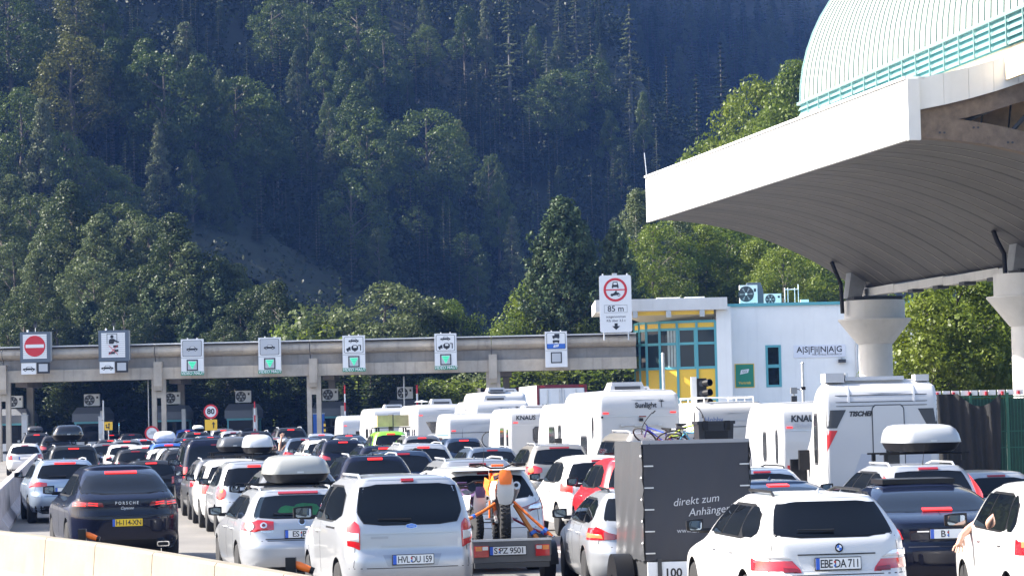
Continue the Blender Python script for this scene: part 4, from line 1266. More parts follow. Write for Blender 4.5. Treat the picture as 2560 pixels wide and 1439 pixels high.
# sunlit trees one can tell apart on the shaded mountainside: px centre, px top, height m, kind, width, where
hero = [
 (190, 108, 17, 'yellow_a', 1.15, 'yellowing broad tree at the left of the middle lit clump'), (278, 98, 17, 'beech_b', 1.0, 'slim green tree right of the yellowing one'),
 (365, 105, 18, 'beech_b', 1.0, 'upright tree at the left edge of the tallest lit clump'), (398, 132, 19, 'beech_a', 1.15, 'broad olive tree in the tallest lit clump'),
 (462, 62, 17, 'larch_a', 1.1, 'pale feathery larch topping the tallest lit clump'), (492, 148, 18, 'beech_b', 1.0, 'tree on the right shoulder of the tallest lit clump'),
 (395, 310, 14, 'larch_a', .9, 'narrow pale tree at the foot of the tallest lit clump'),
 (592, 205, 17, 'beech_c', 1.1, 'round pale green tree right of the tallest clump'), (640, 230, 16, 'beech_a', 1.0, 'tree with two tops right of the round pale one'), (690, 262, 15, 'beech_b', .9, 'smaller tree at the right end of the pale green row'),
 (30, -20, 17, 'beech_a', 1.1, 'green tree in the top left corner'), (40, 238, 15, 'beech_c', 1.0, 'small lit tree at the left picture edge half way up the forest'),
 (105, 272, 18, 'larch_a', .9, 'pointed larch near the left edge'), (160, 338, 14, 'beech_a', 1.0, 'rounded tree right of the pointed larch'), (222, 402, 12, 'beech_c', 1.2, 'low olive tree above the near wood'), (275, 430, 11, 'beech_a', 1.2, 'low olive tree on the slope edge above the near wood'),
 (685, -8, 14, 'beech_a', 1.15, 'lit tree at the top edge left of centre'), (255, -20, 16, 'beech_b', 1.2, 'tree hanging from the top edge near the left'), (195, -40, 16, 'yellow_a', 1.0, 'yellowish tree at the top edge near the left corner'),
 (832, 328, 10, 'larch_a', .9, 'small pointed pale tree left of centre'), (880, -5, 15, 'beech_c', 1.2, 'leafy tree at the top edge by the centre'), (805, 100, 14, 'beech_b', .9, 'slim tree left of the central trunks'),
 (950, 80, 15, 'beech_a', 1.1, 'rounded lit tree up left of the centre'), (880, 98, 13, 'beech_b', 1.0, 'tree left of the rounded lit one'), (862, 155, 14, 'beech_b', 1.0, 'dark narrow tree over the two pale trunks'),
 (895, 205, 18, 'beech_b', 1.1, 'tall tree standing on a pale bare trunk left of centre'), (925, 280, 16, 'beech_a', 1.0, 'tree beside the tall one with the pale trunk'),
 (1065, 275, 17, 'beech_c', 1.2, 'broad lit tree in the middle of the dark slope'), (990, 312, 13, 'beech_b', 1.0, 'tree at the left of the broad middle one'), (1120, 320, 14, 'beech_a', .9, 'tree at the right of the broad middle one'), (1145, 308, 15, 'yellow_a', .45, 'thin yellow tipped tree right of the middle clump'),
 (1065, 74, 9, 'beech_a', 1.2, 'small bright tree in the dark left of the dead spruce'), (1160, 18, 13, 'beech_b', 1.0, 'slim tree left of the drooping pale one'), (1210, 4, 15, 'larch_a', .75, 'drooping pale tree beside a bare trunk'),
 (1270, 6, 22, 'spruce_thin', 1.1, 'thin grey half-dead spruce high on the slope'), (1365, 98, 16, 'spruce_thin', .9, 'thin spruce right of the half-dead one'), (1350, 200, 12, 'beech_a', 1.2, 'lit tree under the thin spruces'), (1400, 190, 13, 'beech_c', 1.2, 'spreading tree right of the thin spruces'),
 (1475, 52, 20, 'spruce_b', .9, 'full grey green spruce up right of centre'), (1480, 150, 14, 'beech_a', 1.3, 'rounded tree under the full spruce'), (1395, 0, 16, 'spruce_thin', 1.0, 'spruce at the top edge right of centre'), (1438, -20, 17, 'spruce_thin', 1.0, 'bare stemmed spruce at the top edge'),
 (1572, 20, 24, 'spruce_thin', 1.0, 'tall thin spruce where the near slope ends'), (1525, 290, 12, 'beech_b', .9, 'small upright lit tree near the canopy tip'), (1572, 235, 15, 'spruce_thin', .8, 'thin grey tree above the canopy tip'), (1607, 230, 14, 'beech_b', .6, 'dim slender tree left of the canopy edge'),
 (1245, 460, 14, 'beech_b', .95, 'pale rounded tree right of centre low on the slope'), (1280, 540, 14, 'larch_a', .9, 'dim feathery tree below the pale rounded one'), (1225, 395, 12, 'beech_a', .8, 'forked tree above the pale rounded one'),
 (885, 430, 14, 'beech_c', 1.05, 'broad grey green tree left of centre low on the slope'), (1040, 528, 7, 'beech_a', 1.2, 'small bright tree low in the middle'), (1115, 502, 9, 'beech_b', 1.0, 'dim small tree low in the middle'), (1165, 585, 9, 'beech_c', 1.1, 'rounded small tree above the bushes'), (1190, 672, 7, 'beech_a', 1.0, 'lowest dim tree above the middle bushes'),
 (1335, 75, 12, 'beech_b', .8, 'pale tree squeezed between the thin spruces'), (765, 20, 13, 'beech_a', .9, 'dim tree at the top left of centre'), (820, 240, 10, 'beech_b', .8, 'dim narrow tree above the small pointed one'), (560, 420, 10, 'beech_b', 1.0, 'dim tree at the foot of the pale green row'), (480, 390, 12, 'beech_b', .9, 'dim tree under the tallest clump'), (345, 70, 13, 'beech_a', .8, 'dim tree high left of the feathery larch'),
 (1665, 150, 14, 'spruce_b', .9, 'dark spruce on the saddle left of the canopy'), (1740, 195, 20, 'spruce_a', 1.0, 'dark pointed spruce left of the barrel roof'), (1800, 110, 22, 'spruce_b', 1.0, 'tall dark spruce behind the lit tree at the barrel roof'), (1890, 120, 20, 'spruce_a', 1.0, 'dark spruce right above the lit tree at the barrel roof'), (1640, 330, 13, 'spruce_thin', .7, 'grey thin tree just above the canopy tip'),
]
for i, (px, py, hgt, key, wd, lab) in enumerate(hero):
    x, y, z = solve_ground(px, py, hgt, 300, 800)
    nm = {'larch_a': 'larch_tree', 'spruce_a': 'spruce_tree', 'spruce_b': 'spruce_tree', 'spruce_thin': 'spruce_tree'}.get(key, 'beech_tree')
    tree(key, x, y, z, hgt, rr.random() * 6.28, lab, nm, 'sunlit trees on the mountainside', wd)
# shaded trees filling the slope between them
n = 0
for i in range(315):
    px, py = rr.uniform(-80, 1640), rr.uniform(-60, 640)
    if 470 < px < 980 and py > 430 + (px - 470) * .45: continue
    hgt = rr.uniform(6.5, 12)
    x, y, z = solve_ground(px, py, hgt, 300, 800)
    tree(rr.choice(['spruce_b', 'spruce_a', 'alder_b', 'spruce_b', 'spruce_a']), x, y, z, hgt, rr.random() * 6.28, 'dim tree in the blue shade of the mountainside', 'forest_tree', 'dim trees in the shade of the mountainside', rr.uniform(.7, 1.1))
# far ridge: small spruces, right of centre at the top
for i in range(290):
    px = rr.uniform(1500, 2140); py = rr.uniform(-40, 330)
    if px < 1560 + py * .45: continue
    hgt = rr.uniform(12, 19)
    p = solve_ground(px, py, hgt, 560, 960)
    tree('spruce_far' if rr.random() < .85 else 'larch_a', p[0], p[1], p[2], hgt, rr.random() * 6.28, 'small hazy spruce in the far forest left of the barrel roof', 'spruce_tree', 'small hazy spruces of the far forest', rr.uniform(.9, 1.3))
# near wood at the left: two-tone willows and alders, tops falling to the right
tops_px = [(-40, 395, 14), (30, 420, 13), (75, 470, 12), (-10, 500, 11), (130, 500, 12), (172, 440, 15), (205, 520, 12), (245, 515, 13), (292, 498, 13), (330, 530, 12), (365, 545, 12), (432, 513, 14), (405, 560, 11), (470, 590, 12), (505, 620, 11),
           (20, 590, 10), (90, 610, 10), (150, 620, 9), (220, 640, 10), (290, 660, 9), (350, 650, 10), (555, 645, 10), (590, 640, 10), (535, 690, 9), (640, 700, 9), (690, 688, 10), (735, 750, 8), (600, 730, 8), (470, 700, 9), (400, 690, 9), (60, 720, 8), (140, 730, 8), (220, 750, 7), (310, 750, 8), (390, 770, 7), (480, 780, 7), (560, 790, 7), (650, 790, 7), (710, 800, 7), (20, 800, 6)]
keys = ['willow_a', 'willow_b', 'alder_a', 'willow_a', 'willow_b', 'alder_b']
def flat_rise(x, y):
    return ground(min(y, 300)) + max(0, (y - 176)) * .20 - max(0, x + 14) * .12
for i, (px, py, hgt) in enumerate(tops_px):
    x, y, z = solve_ground(px, py, hgt, 172 + (i * 7) % 9, 300, flat_rise)
    k = keys[i % 6] if py < 680 else ['alder_a', 'alder_b', 'pine_a'][i % 3]
    tree(k, x, y, z - .5, hgt, rr.random() * 6.28, ('grey green willow in the near wood behind the left signs' if 'willow' in k else 'young pine in the near wood behind the gantry' if 'pine' in k else 'dark alder in the near wood behind the left signs'),
         'willow_tree' if 'willow' in k else 'pine_tree' if 'pine' in k else 'alder_tree', 'trees of the near wood at the left', 1.1)
for i in range(46):  # added hedge of dark trees, stands in for the shade under the beam
    px = -70 + 1080 * i / 46 + rr.uniform(-12, 12); py = rr.uniform(872, 915)
    d = rr.uniform(163.5, 168)
    p = P(px, py, d)
    tree(rr.choice(['spruce_a', 'spruce_b', 'alder_b']), p.x, d, ground(d) - .3, p.z - ground(d) + .3, rr.random() * 6.28, 'dark spruce of the added hedge standing in for shade under the gantry beam', 'spruce_tree', 'added dark hedge in place of shade under the gantry beam', 1.7)
# bushes in the middle behind the signs
for px, py, hgt, k, wd, lab in [(985, 705, 8, 'willow_a', 1.25, 'rounded grey willow bush behind the caravan signs'), (1050, 752, 6.5, 'alder_a', 1.0, 'dark bush right of the grey willow bush'), (1120, 752, 6.5, 'maple_a', .9, 'green bush above the second caravan sign'), (1155, 790, 5, 'alder_a', .9, 'small dark bush at the right of the middle bushes'),
        (820, 770, 6, 'bush_a', 1.0, 'olive bush left of the grey willow bush'), (770, 800, 5, 'bush_b', 1.0, 'yellow green bush behind the single-car sign'), (855, 810, 5, 'bush_b', 1.1, 'yellow green bush behind the caravan sign'), (1010, 830, 4, 'bush_a', 1.0, 'olive bush low between the caravan signs'), (1265, 825, 4, 'bush_b', .7, 'tiny bush on the beam line right of the middle'), (845, 690, 7, 'spruce_a', .8, 'small spruce behind the olive bush'),
        (1115, 952, 3.6, 'bush_b', 1.0, 'yellow green bush under the second caravan sign'), (1200, 930, 3.6, 'bush_a', 1.1, 'olive bush under the beam right of the second caravan sign'), (1060, 940, 3.8, 'alder_a', 1.0, 'dark bush under the beam')]:
    d = 178 if py < 880 else 168
    p = P(px, py, d)
    h_ = max(hgt, p.z - ground(d) + .2)
    tree(k, p.x, d + rr.uniform(-3, 3), p.z - h_, h_, rr.random() * 6.28, lab, 'willow_bush' if 'bush' in lab else 'spruce_tree', 'bushes behind the gantry', wd * min(1.6, (hgt + 2) / h_ * 1.2))
# bright wood behind the office
right = [(1400, 505, 'pine_a', 7.5, 1.0, 'blue green pine with upright candles left of the 85 m sign'), (1432, 530, 'pine_a', 7, .9, 'second pine top beside the blue green pine'), (1345, 640, 'birch_a', 6, 1.0, 'leafy tree left of the pines'),
 (1360, 700, 'maple_a', 6, 1.1, 'bright maple under the pines'), (1310, 760, 'maple_b', 5, 1.2, 'low bright tree left of the lorry sign'), (1420, 720, 'maple_a', 6, 1.0, 'bright maple behind the lorry sign'), (1470, 700, 'maple_b', 6, 1.0, 'bright tree left of the 85 m sign'),
 (1540, 570, 'pine_a', 7, .8, 'small pine at the edge of the bright wood'), (1590, 470, 'birch_a', 10, 1.05, 'tall birch left of the canopy tip'), (1640, 560, 'maple_a', 8, 1.0, 'bright maple below the canopy tip'), (1560, 640, 'maple_b', 7, 1.1, 'bright tree behind the 85 m sign'),
 (1700, 540, 'birch_a', 8, 1.1, 'birch under the canopy edge'), (1760, 560, 'maple_b', 8, 1.2, 'bright tree under the curved soffit'), (1820, 560, 'maple_a', 8, 1.1, 'bright maple over the larger air conditioner'), (1890, 600, 'maple_b', 7, 1.2, 'bright tree over the office roof'), (1960, 620, 'maple_a', 7, 1.1, 'maple over the tubular roof frame'), (2040, 650, 'maple_b', 6, 1.2, 'bright tree left of the round column'), (2100, 690, 'maple_a', 6, 1.1, 'tree at the rain pipe of the round column'),
 (1680, 640, 'maple_a', 6, 1.1, 'maple over the yellow bay'), (1750, 670, 'maple_b', 6, 1.0, 'low bright tree over the office roof slab'), (1860, 690, 'maple_a', 5, 1.1, 'low maple behind the larger air conditioner'), (1500, 760, 'maple_a', 5, 1.1, 'low maple behind the gantry end'),
 (1330, 900, 'bush_b', 3.5, 1.5, 'bright bush under the gantry left of the lorry'), (1420, 925, 'bush_a', 3.5, 1.5, 'olive bush under the gantry behind the lorry'), (1500, 910, 'bush_b', 3.5, 1.5, 'bright bush under the gantry right of the lorry'), (1560, 930, 'bush_a', 3.5, 1.3, 'bush under the gantry beside the yellow bay')]
for px, py, k, hgt, wd, lab in right:
    d = 176 + (px * 7 % 19) if py < 880 else 166
    if 'pine' in k: d = 166
    if px < 1560 and py < 880: d = 168 + px % 7
    p = P(px, py, d)
    h_ = max(hgt, p.z - ground(d) + .3) if py > 640 else max(hgt, (p.z - ground(d)) * .62)
    tree(k, p.x, d, p.z - h_, h_, rr.random() * 6.28, lab, 'pine_tree' if 'pine' in k else 'birch_tree' if 'birch' in k else 'maple_bush' if 'bush' in k else 'maple_tree', 'bright wood behind the office', wd)
for px, py, lab in [(1790, 345, 'small bright tree top peeping over the canopy edge'), (1900, 200, 'bright tree over the canopy edge left of the barrel roof'), (1985, 148, 'bright tree touching the barrel roof edge'), (1960, 260, 'leafy tree low behind the canopy edge'), (1880, 330, 'low leafy tree behind the canopy edge')]:
    d = 196 + (px % 11)
    p = P(px, py, d)
    tree('maple_b' if px % 2 else 'maple_a', p.x, d, p.z - 19, 19, rr.random() * 6.28, lab, 'maple_tree', 'bright trees behind the canopy', .75)
for px, py, d, lab, k in [(2390, 695, 104, 'large maple between the two round columns', 1.0), (2330, 760, 102, 'maple bough left in the gap between the round columns', .9), (2470, 740, 108, 'maple behind the right round column', 1.0), (2560, 640, 112, 'maple at the right picture edge behind the column', 1.1)]:
    p = P(px, py, d)
    h_ = p.z - ground(d) + .2
    tree('maple_near', p.x, d, ground(d), h_, rr.random() * 6.28, lab, 'maple_tree', 'maples between the round columns', k * 1.1)

# ------------------------------------------------------------------ vehicles: a body is a stack of rounded plan outlines
def pchip(pts):
    xs = np.array([p[0] for p in pts], float); ys_ = np.array([p[1] for p in pts], float)
    h = np.diff(xs); dl = np.diff(ys_) / h
    d = np.zeros(len(xs))
    for i in range(1, len(xs) - 1):
        if dl[i-1] * dl[i] > 0:
            w1, w2 = 2*h[i] + h[i-1], h[i] + 2*h[i-1]
            d[i] = (w1 + w2) / (w1 / dl[i-1] + w2 / dl[i])
    d[0], d[-1] = dl[0], dl[-1]
    def f(x):
        x = min(max(x, xs[0]), xs[-1])
        i = int(min(max(np.searchsorted(xs, x) - 1, 0), len(h) - 1))
        t = (x - xs[i]) / h[i]
        return ((1+2*t)*(1-t)**2*ys_[i] + t*(1-t)**2*h[i]*d[i] + t*t*(3-2*t)*ys_[i+1] + t*t*(t-1)*h[i]*d[i+1])
    return f
class Shell:
    def __init__(s, L, H, rear, front, wid, rr, rf, bow=.06, zedge=None, taper=.05, px=3.0):
        s.L, s.H = L, H
        s.rear, s.front, s.wid, s.rr, s.rf = map(pchip, (rear, front, wid, rr, rf))
        s.z0 = rear[0][0]; s.ze = zedge or rear[-1][0]
        s.bow, s.taper, s.px, s._c = bow, taper, px, {}
    def half(s, z):
        z = min(z, s.ze)
        xr, xf, w = s.rear(z), s.L - s.front(z), s.wid(z)
        r1, r2 = min(s.rr(z), w*.85), min(s.rf(z), w*.85)
        pts = []
        for k in range(8):
            y = (w - r1) * k / 8
            pts.append((xr + s.bow*(y/w)**2, y))
        cx = xr + s.bow*((w-r1)/w)**2 + r1
        for k in range(8):
            a = math.pi/2 * k / 8
            pts.append((cx - r1*math.cos(a), w - r1 + r1*math.sin(a)))
        ex = xf - s.bow - r2
        for k in range(22):
            pts.append((cx + (ex - cx) * k / 22, w))
        for k in range(7):
            a = math.pi/2 * k / 7
            pts.append((ex + r2*math.sin(a), w - r2 + r2*math.cos(a)))
        for k in range(6):
            y = (w - r2) * (1 - k / 5)
            pts.append((xf - s.bow*(y/w)**2, y))
        m = s.L * .52
        return [(x, y * (1 - s.taper * abs((x - m) / (s.L/2)) ** 3)) for x, y in pts]
    def ring(s, z):
        key = round(z, 4)
        h = s._c.get(key)
        if h is None:
            h = s._c[key] = s._ring(z)
        return h
    def _ring(s, z):
        t = 0
        h = s.half(z)
        if z > s.ze:
            t = (z - s.ze) / (s.H - s.ze)
            c = max(0.0, 1 - t**2.1) ** (1/2.1)
            cxm = (h[0][0] + h[-1][0]) / 2
            cx_ = max(0.0, 1 - t**s.px) ** (1/s.px)
            h = [(cxm + (x - cxm) * cx_, y * c) for x, y in h]
        return h
    def body(s, n=30):
        zs_ = [s.z0 + (s.ze - s.z0) * k / n for k in range(n + 1)]
        zs_ += [s.ze + (s.H - s.ze) * t for t in (.15, .32, .5, .66, .8, .9, .96, .99)]
        mb = MB()
        rows = []
        for z in zs_:
            h = s.ring(z)
            row = [(x, y, z) for x, y in h] + [(x, -y, z) for x, y in h[-2:0:-1]]
            rows.append(row)
        mb.grid(rows, closed=True)
        nn = len(rows[0])
        # crown cap and floor
        o = (len(rows) - 1) * nn
        hn = len(s.half(s.ze))
        def cap(off, flip):
            fs = []
            for k in range(hn - 1):
                a, b = off + k, off + k + 1
                c_, d_ = off + (nn - k - 1) % nn, off + (nn - k) % nn
                if k == 0: f = (off, off + 1, off + nn - 1)
                elif k == hn - 2: f = (off + k, off + k + 1, off + nn - k)
                else: f = (a, b, c_, d_)
                fs.append(f if not flip else f[::-1])
            return fs
        fs = cap(o, False) + cap(0, True)
        mb.f += fs; mb.m += [0] * len(fs)
        return mb
    # points on the skin
    def rear_pt(s, a, z):
        """a = arc length from the rear centreline (left positive)"""
        sg = 1 if a >= 0 else -1
        h = s.ring(z); a = abs(a)
        acc = 0
        for (x0, y0), (x1, y1) in zip(h, h[1:]):
            l = math.hypot(x1-x0, y1-y0)
            if acc + l >= a:
                t = (a - acc) / max(l, 1e-9)
                return Vector((x0 + (x1-x0)*t, sg*(y0 + (y1-y0)*t), z))
            acc += l
        return Vector((h[-1][0], 0, z))
    def side_pt(s, x, z, sg=1):
        h = s.ring(z)
        for (x0, y0), (x1, y1) in zip(h, h[1:]):
            if x1 >= x and x1 > x0:
                t = max(0, (x - x0) / (x1 - x0))
                return Vector((x0 + (x1-x0)*t, sg*(y0 + (y1-y0)*t), z))
        return Vector((h[-1][0], 0, z))
    def front_pt(s, y, z):
        h = s.ring(z)[::-1]
        sg = 1 if y >= 0 else -1; y = abs(y)
        for (x0, y0), (x1, y1) in zip(h, h[1:]):
            if y1 >= y:
                t = (y - y0) / max(1e-9, y1 - y0)
                return Vector((x0 + (x1-x0)*t, sg*y, z))
        return Vector((h[-1][0], sg*y, z))
    def pt(s, where, a, z):
        return s.rear_pt(a, z) if where == 'rear' else s.front_pt(a, z) if where == 'front' else s.side_pt(a, z, 1 if where == 'left' else -1)
    def nrm(s, where, a, z):
        e = .01
        u = s.pt(where, a + e, z) - s.pt(where, a - e, z)
        v = s.pt(where, a, min(z + e, s.ze)) - s.pt(where, a, z - e)
        n = u.cross(v)
        n = n.normalized() if n.length > 1e-12 else Vector((-1, 0, 0))
        p = s.pt(where, a, z)
        ref = Vector((-1, 0, .2)) if where == 'rear' else Vector((1, 0, .2)) if where == 'front' else Vector((0, 1 if where == 'left' else -1, .2))
        if where == 'rear' and abs(p.y) > .4: ref += Vector((0, p.y * .8, 0))
        return n if n.dot(ref) > 0 else -n
    def patch(s, where, poly, off=.004, nz=8, na=10, th=.02, mi=0, mb=None, skirt=True):
        """a conforming panel: poly in (a, z), z-monotone"""
        mb = mb or MB()
        z0 = min(p[1] for p in poly); z1 = max(p[1] for p in poly)
        rows, inner = [], []
        for j in range(nz + 1):
            z = z0 + (z1 - z0) * (.004 + .992 * j / nz)
            xs = []
            for (a0, b0), (a1, b1) in zip(poly, poly[1:] + poly[:1]):
                if (b0 - z) * (b1 - z) <= 0 and b0 != b1:
                    xs.append(a0 + (a1 - a0) * (z - b0) / (b1 - b0))
            if len(xs) < 2: continue
            lo, hi = min(xs), max(xs)
            r_, i_ = [], []
            for k in range(na + 1):
                a = lo + (hi - lo) * k / na
                p = s.pt(where, a, z); n = s.nrm(where, a, z)
                r_.append(p + n * off); i_.append(p - n * (th - off))
            rows.append(r_); inner.append(i_)
        flip = where in ('rear', 'left')
        if where == 'front': flip = False
        rows2 = [r[::-1] for r in rows] if flip else rows
        inn2 = [r[::-1] for r in inner] if flip else inner
        mb.grid(rows2, mi)
        if skirt:
            def loop(rs):
                return rs[0] + [r[-1] for r in rs[1:]] + rs[-1][-2::-1] + [r[0] for r in rs[-2:0:-1]]
            a, b = loop(rows2), loop(inn2)
            mb.grid([b, a], mi, closed=True)
        return mb

# paints
PAINT = {}
def paint(name, col=None, metal=0.0, rough=.35):
    if name not in PAINT:
        PAINT[name] = mat('paint_' + name, col, rough, metal=metal, coat=.7 if max(col) > .1 else .55, coatr=.04, spec=.5 if max(col) > .1 else .1)
    return PAINT[name]
paint('white', (.52, .52, .515)); paint('silver', (.30, .31, .33), .6, .33); paint('silver_blue', (.28, .34, .43), .55, .33); paint('silver_white', (.37, .385, .41), .5, .33)
paint('grey', (.13, .135, .145), .5); paint('warm_grey', (.27, .255, .235), .5); paint('dark_grey', (.02, .021, .024), .2); paint('black', (.006, .0065, .009), 0, .3)
paint('navy', (.004, .006, .018), 0, .25); paint('blue', (.03, .10, .36), .3); paint('blue_grey', (.06, .085, .13), .4); paint('red', (.55, .012, .02)); paint('green', (.18, .48, .03)); paint('slate_blue', (.022, .038, .075), .25)
car_glass = mat('car_glass', (.003, .004, .006), .02, spec=.35)
lamp_red = mat('lamp_red', (.42, .006, .012), .12, spec=.6, coat=1)
lamp_deep = mat('lamp_deep_red', (.16, .003, .006), .12, spec=.6, coat=1)
lamp_clear = mat('lamp_clear', (.62, .63, .65), .15, metal=.4, coat=1)
lamp_amber = mat('lamp_amber', (.7, .2, .02), .15, coat=1)
lamp_lit = mat('lamp_lit', (.8, .02, .015), .3, emis=(1.0, .03, .025), estr=.38)
lamp_hot = mat('lamp_hot', (.9, .1, .04), .3, emis=(1.0, .13, .04), estr=.5)
lamp_off = mat('brake_unlit', (.25, .006, .01), .2, coat=1)
rim_m = mat('alloy', (.45, .46, .47), .3, metal=.8)
tyre_m = mat('tyre', (.014, .014, .015), .85)
seam_dark = mat('panel_gap', (.02, .02, .022), .7)
chrome = mat('chrome', (.75, .75, .76), .08, metal=1.0)
plate_white = mat('plate_white', (.72, .73, .72), .4)
plate_yellow = mat('plate_yellow', (.80, .52, .02), .4)
plate_blue = mat('plate_blue', (.02, .10, .50), .4)
rail_silver = mat('rail_silver', (.60, .61, .63), .3, metal=.6)
mirror_m = mat('mirror_glass', (.20, .24, .29), .03, metal=1.0)

SPEC = {
 'estate': dict(L=4.80, H=1.48, rear=[(.20,.16),(.30,.05),(.45,0),(.62,0),(.70,.05),(.75,.07),(.95,.10),(1.0,.12),(1.05,.16),(1.36,.47),(1.40,.50),(1.43,.56)],
   front=[(.20,.15),(.35,.03),(.55,0),(.68,.08),(.76,.25),(.84,.65),(.92,1.15),(.97,1.35),(1.05,1.5),(1.30,2.0),(1.38,2.2),(1.43,2.4)],
   wid=[(.20,.83),(.32,.885),(.5,.915),(.7,.92),(.85,.91),(.98,.875),(1.05,.85),(1.36,.67),(1.40,.635),(1.43,.60)],
   rr=[(.2,.32),(.6,.40),(.9,.36),(1.05,.22),(1.43,.18)], rf=[(.2,.4),(.6,.5),(.95,.4),(1.43,.3)], wheels=(.92, 3.85, .325), belt=1.0, glass=(1.02, 1.37, .72, .55), side_top=1.36),
 'suv': dict(L=4.45, H=1.64, rear=[(.30,.16),(.42,.04),(.6,0),(.74,.01),(.80,.06),(1.05,.09),(1.10,.11),(1.16,.15),(1.50,.42),(1.55,.46),(1.58,.52)],
   front=[(.30,.12),(.45,.02),(.7,0),(.85,.08),(.95,.3),(1.03,.8),(1.08,1.05),(1.16,1.25),(1.45,1.75),(1.54,1.95),(1.58,2.1)],
   wid=[(.30,.84),(.42,.89),(.6,.915),(.85,.92),(1.0,.905),(1.12,.865),(1.18,.84),(1.5,.69),(1.55,.655),(1.58,.62)],
   rr=[(.3,.3),(.7,.38),(1.05,.34),(1.2,.22),(1.58,.18)], rf=[(.3,.4),(.7,.5),(1.1,.4),(1.58,.3)], wheels=(.85, 3.48, .355), belt=1.13, glass=(1.15, 1.51, .70, .56), side_top=1.51),
 'hatch': dict(L=3.85, H=1.50, rear=[(.22,.14),(.32,.03),(.5,0),(.66,.01),(.74,.06),(.92,.08),(.98,.11),(1.36,.36),(1.41,.40),(1.44,.46)],
   front=[(.22,.12),(.35,.02),(.55,0),(.7,.08),(.8,.28),(.88,.65),(.94,.85),(1.02,1.0),(1.32,1.5),(1.41,1.75),(1.44,1.9)],
   wid=[(.22,.76),(.34,.815),(.5,.84),(.75,.845),(.88,.83),(.98,.80),(1.05,.775),(1.36,.64),(1.41,.60),(1.44,.56)],
   rr=[(.2,.3),(.6,.38),(.9,.34),(1.05,.26),(1.44,.2)], rf=[(.2,.4),(.6,.5),(.95,.4),(1.44,.3)], wheels=(.68, 3.15, .30), belt=.98, glass=(1.0, 1.37, .68, .53), side_top=1.37),
 'van': dict(L=4.16, H=1.74, rear=[(.25,.13),(.36,.04),(.55,0),(.70,.01),(.76,.045),(1.0,.06),(1.12,.08),(1.18,.11),(1.60,.24),(1.64,.265),(1.67,.31)],
   front=[(.25,.12),(.4,.02),(.6,0),(.8,.08),(.92,.3),(1.02,.75),(1.08,.95),(1.15,1.08),(1.5,1.6),(1.62,1.85),(1.67,2.0)],
   wid=[(.25,.80),(.36,.845),(.55,.86),(.85,.865),(1.05,.855),(1.15,.835),(1.25,.81),(1.6,.70),(1.64,.67),(1.67,.63)],
   rr=[(.2,.22),(.6,.26),(1.1,.22),(1.3,.16),(1.67,.14)], rf=[(.2,.4),(.6,.5),(1.1,.4),(1.67,.3)], wheels=(.82, 3.31, .315), belt=1.12, glass=(1.14, 1.60, .74, .62), side_top=1.6),
 'bus': dict(L=4.90, H=1.97, rear=[(.28,.12),(.4,.04),(.6,0),(.75,.02),(.8,.05),(1.1,.06),(1.25,.08),(1.8,.20),(1.86,.24),(1.90,.30)],
   front=[(.28,.1),(.45,.02),(.7,0),(.9,.08),(1.02,.35),(1.1,.6),(1.2,.78),(1.65,1.3),(1.84,1.6),(1.9,1.8)],
   wid=[(.28,.88),(.4,.93),(.6,.95),(1.0,.95),(1.2,.935),(1.75,.83),(1.84,.79),(1.9,.72)],
   rr=[(.2,.16),(.8,.18),(1.9,.15)], rf=[(.2,.4),(.8,.45),(1.9,.3)], wheels=(.95, 3.95, .34), belt=1.2, glass=(1.2, 1.76, .80, .72), side_top=1.76),
 'sedan': dict(L=5.0, H=1.46, rear=[(.20,.16),(.32,.05),(.5,0),(.66,0),(.74,.05),(.95,.06),(1.02,.09),(1.05,.2),(1.07,.48),(1.09,.62),(1.13,.74),(1.34,1.35),(1.37,1.48),(1.40,1.65)],
   front=[(.20,.15),(.35,.03),(.55,0),(.68,.08),(.76,.25),(.84,.7),(.92,1.2),(.97,1.4),(1.05,1.55),(1.30,2.05),(1.36,2.25),(1.40,2.4)],
   wid=[(.20,.84),(.32,.89),(.5,.92),(.7,.93),(.85,.92),(1.0,.885),(1.09,.85),(1.34,.68),(1.37,.65),(1.40,.60)],
   rr=[(.2,.34),(.6,.42),(.95,.36),(1.1,.25),(1.40,.2)], rf=[(.2,.4),(.6,.5),(.95,.4),(1.4,.3)], wheels=(1.08, 4.1, .34), belt=1.0, glass=(1.11, 1.345, .78, .60), side_top=1.35),
 'coupe': dict(L=4.93, H=1.66, rear=[(.30,.18),(.42,.06),(.58,.01),(.80,0),(.96,.03),(1.08,.03),(1.13,.05),(1.16,.14),(1.19,.22),(1.48,.80),(1.54,.98),(1.575,1.15)],
   front=[(.30,.12),(.45,.02),(.7,0),(.85,.08),(.95,.35),(1.03,.9),(1.08,1.2),(1.16,1.42),(1.42,1.95),(1.53,2.2),(1.575,2.35)],
   wid=[(.30,.90),(.42,.955),(.6,.985),(.85,.99),(1.0,.975),(1.12,.92),(1.18,.875),(1.48,.70),(1.54,.66),(1.575,.62)],
   rr=[(.3,.42),(.7,.52),(1.05,.46),(1.2,.3),(1.575,.24)], rf=[(.3,.4),(.7,.5),(1.1,.4),(1.575,.3)], wheels=(.97, 3.86, .38), belt=1.14, glass=(1.19, 1.50, .80, .62), side_top=1.49),
}
WHEEL = {}
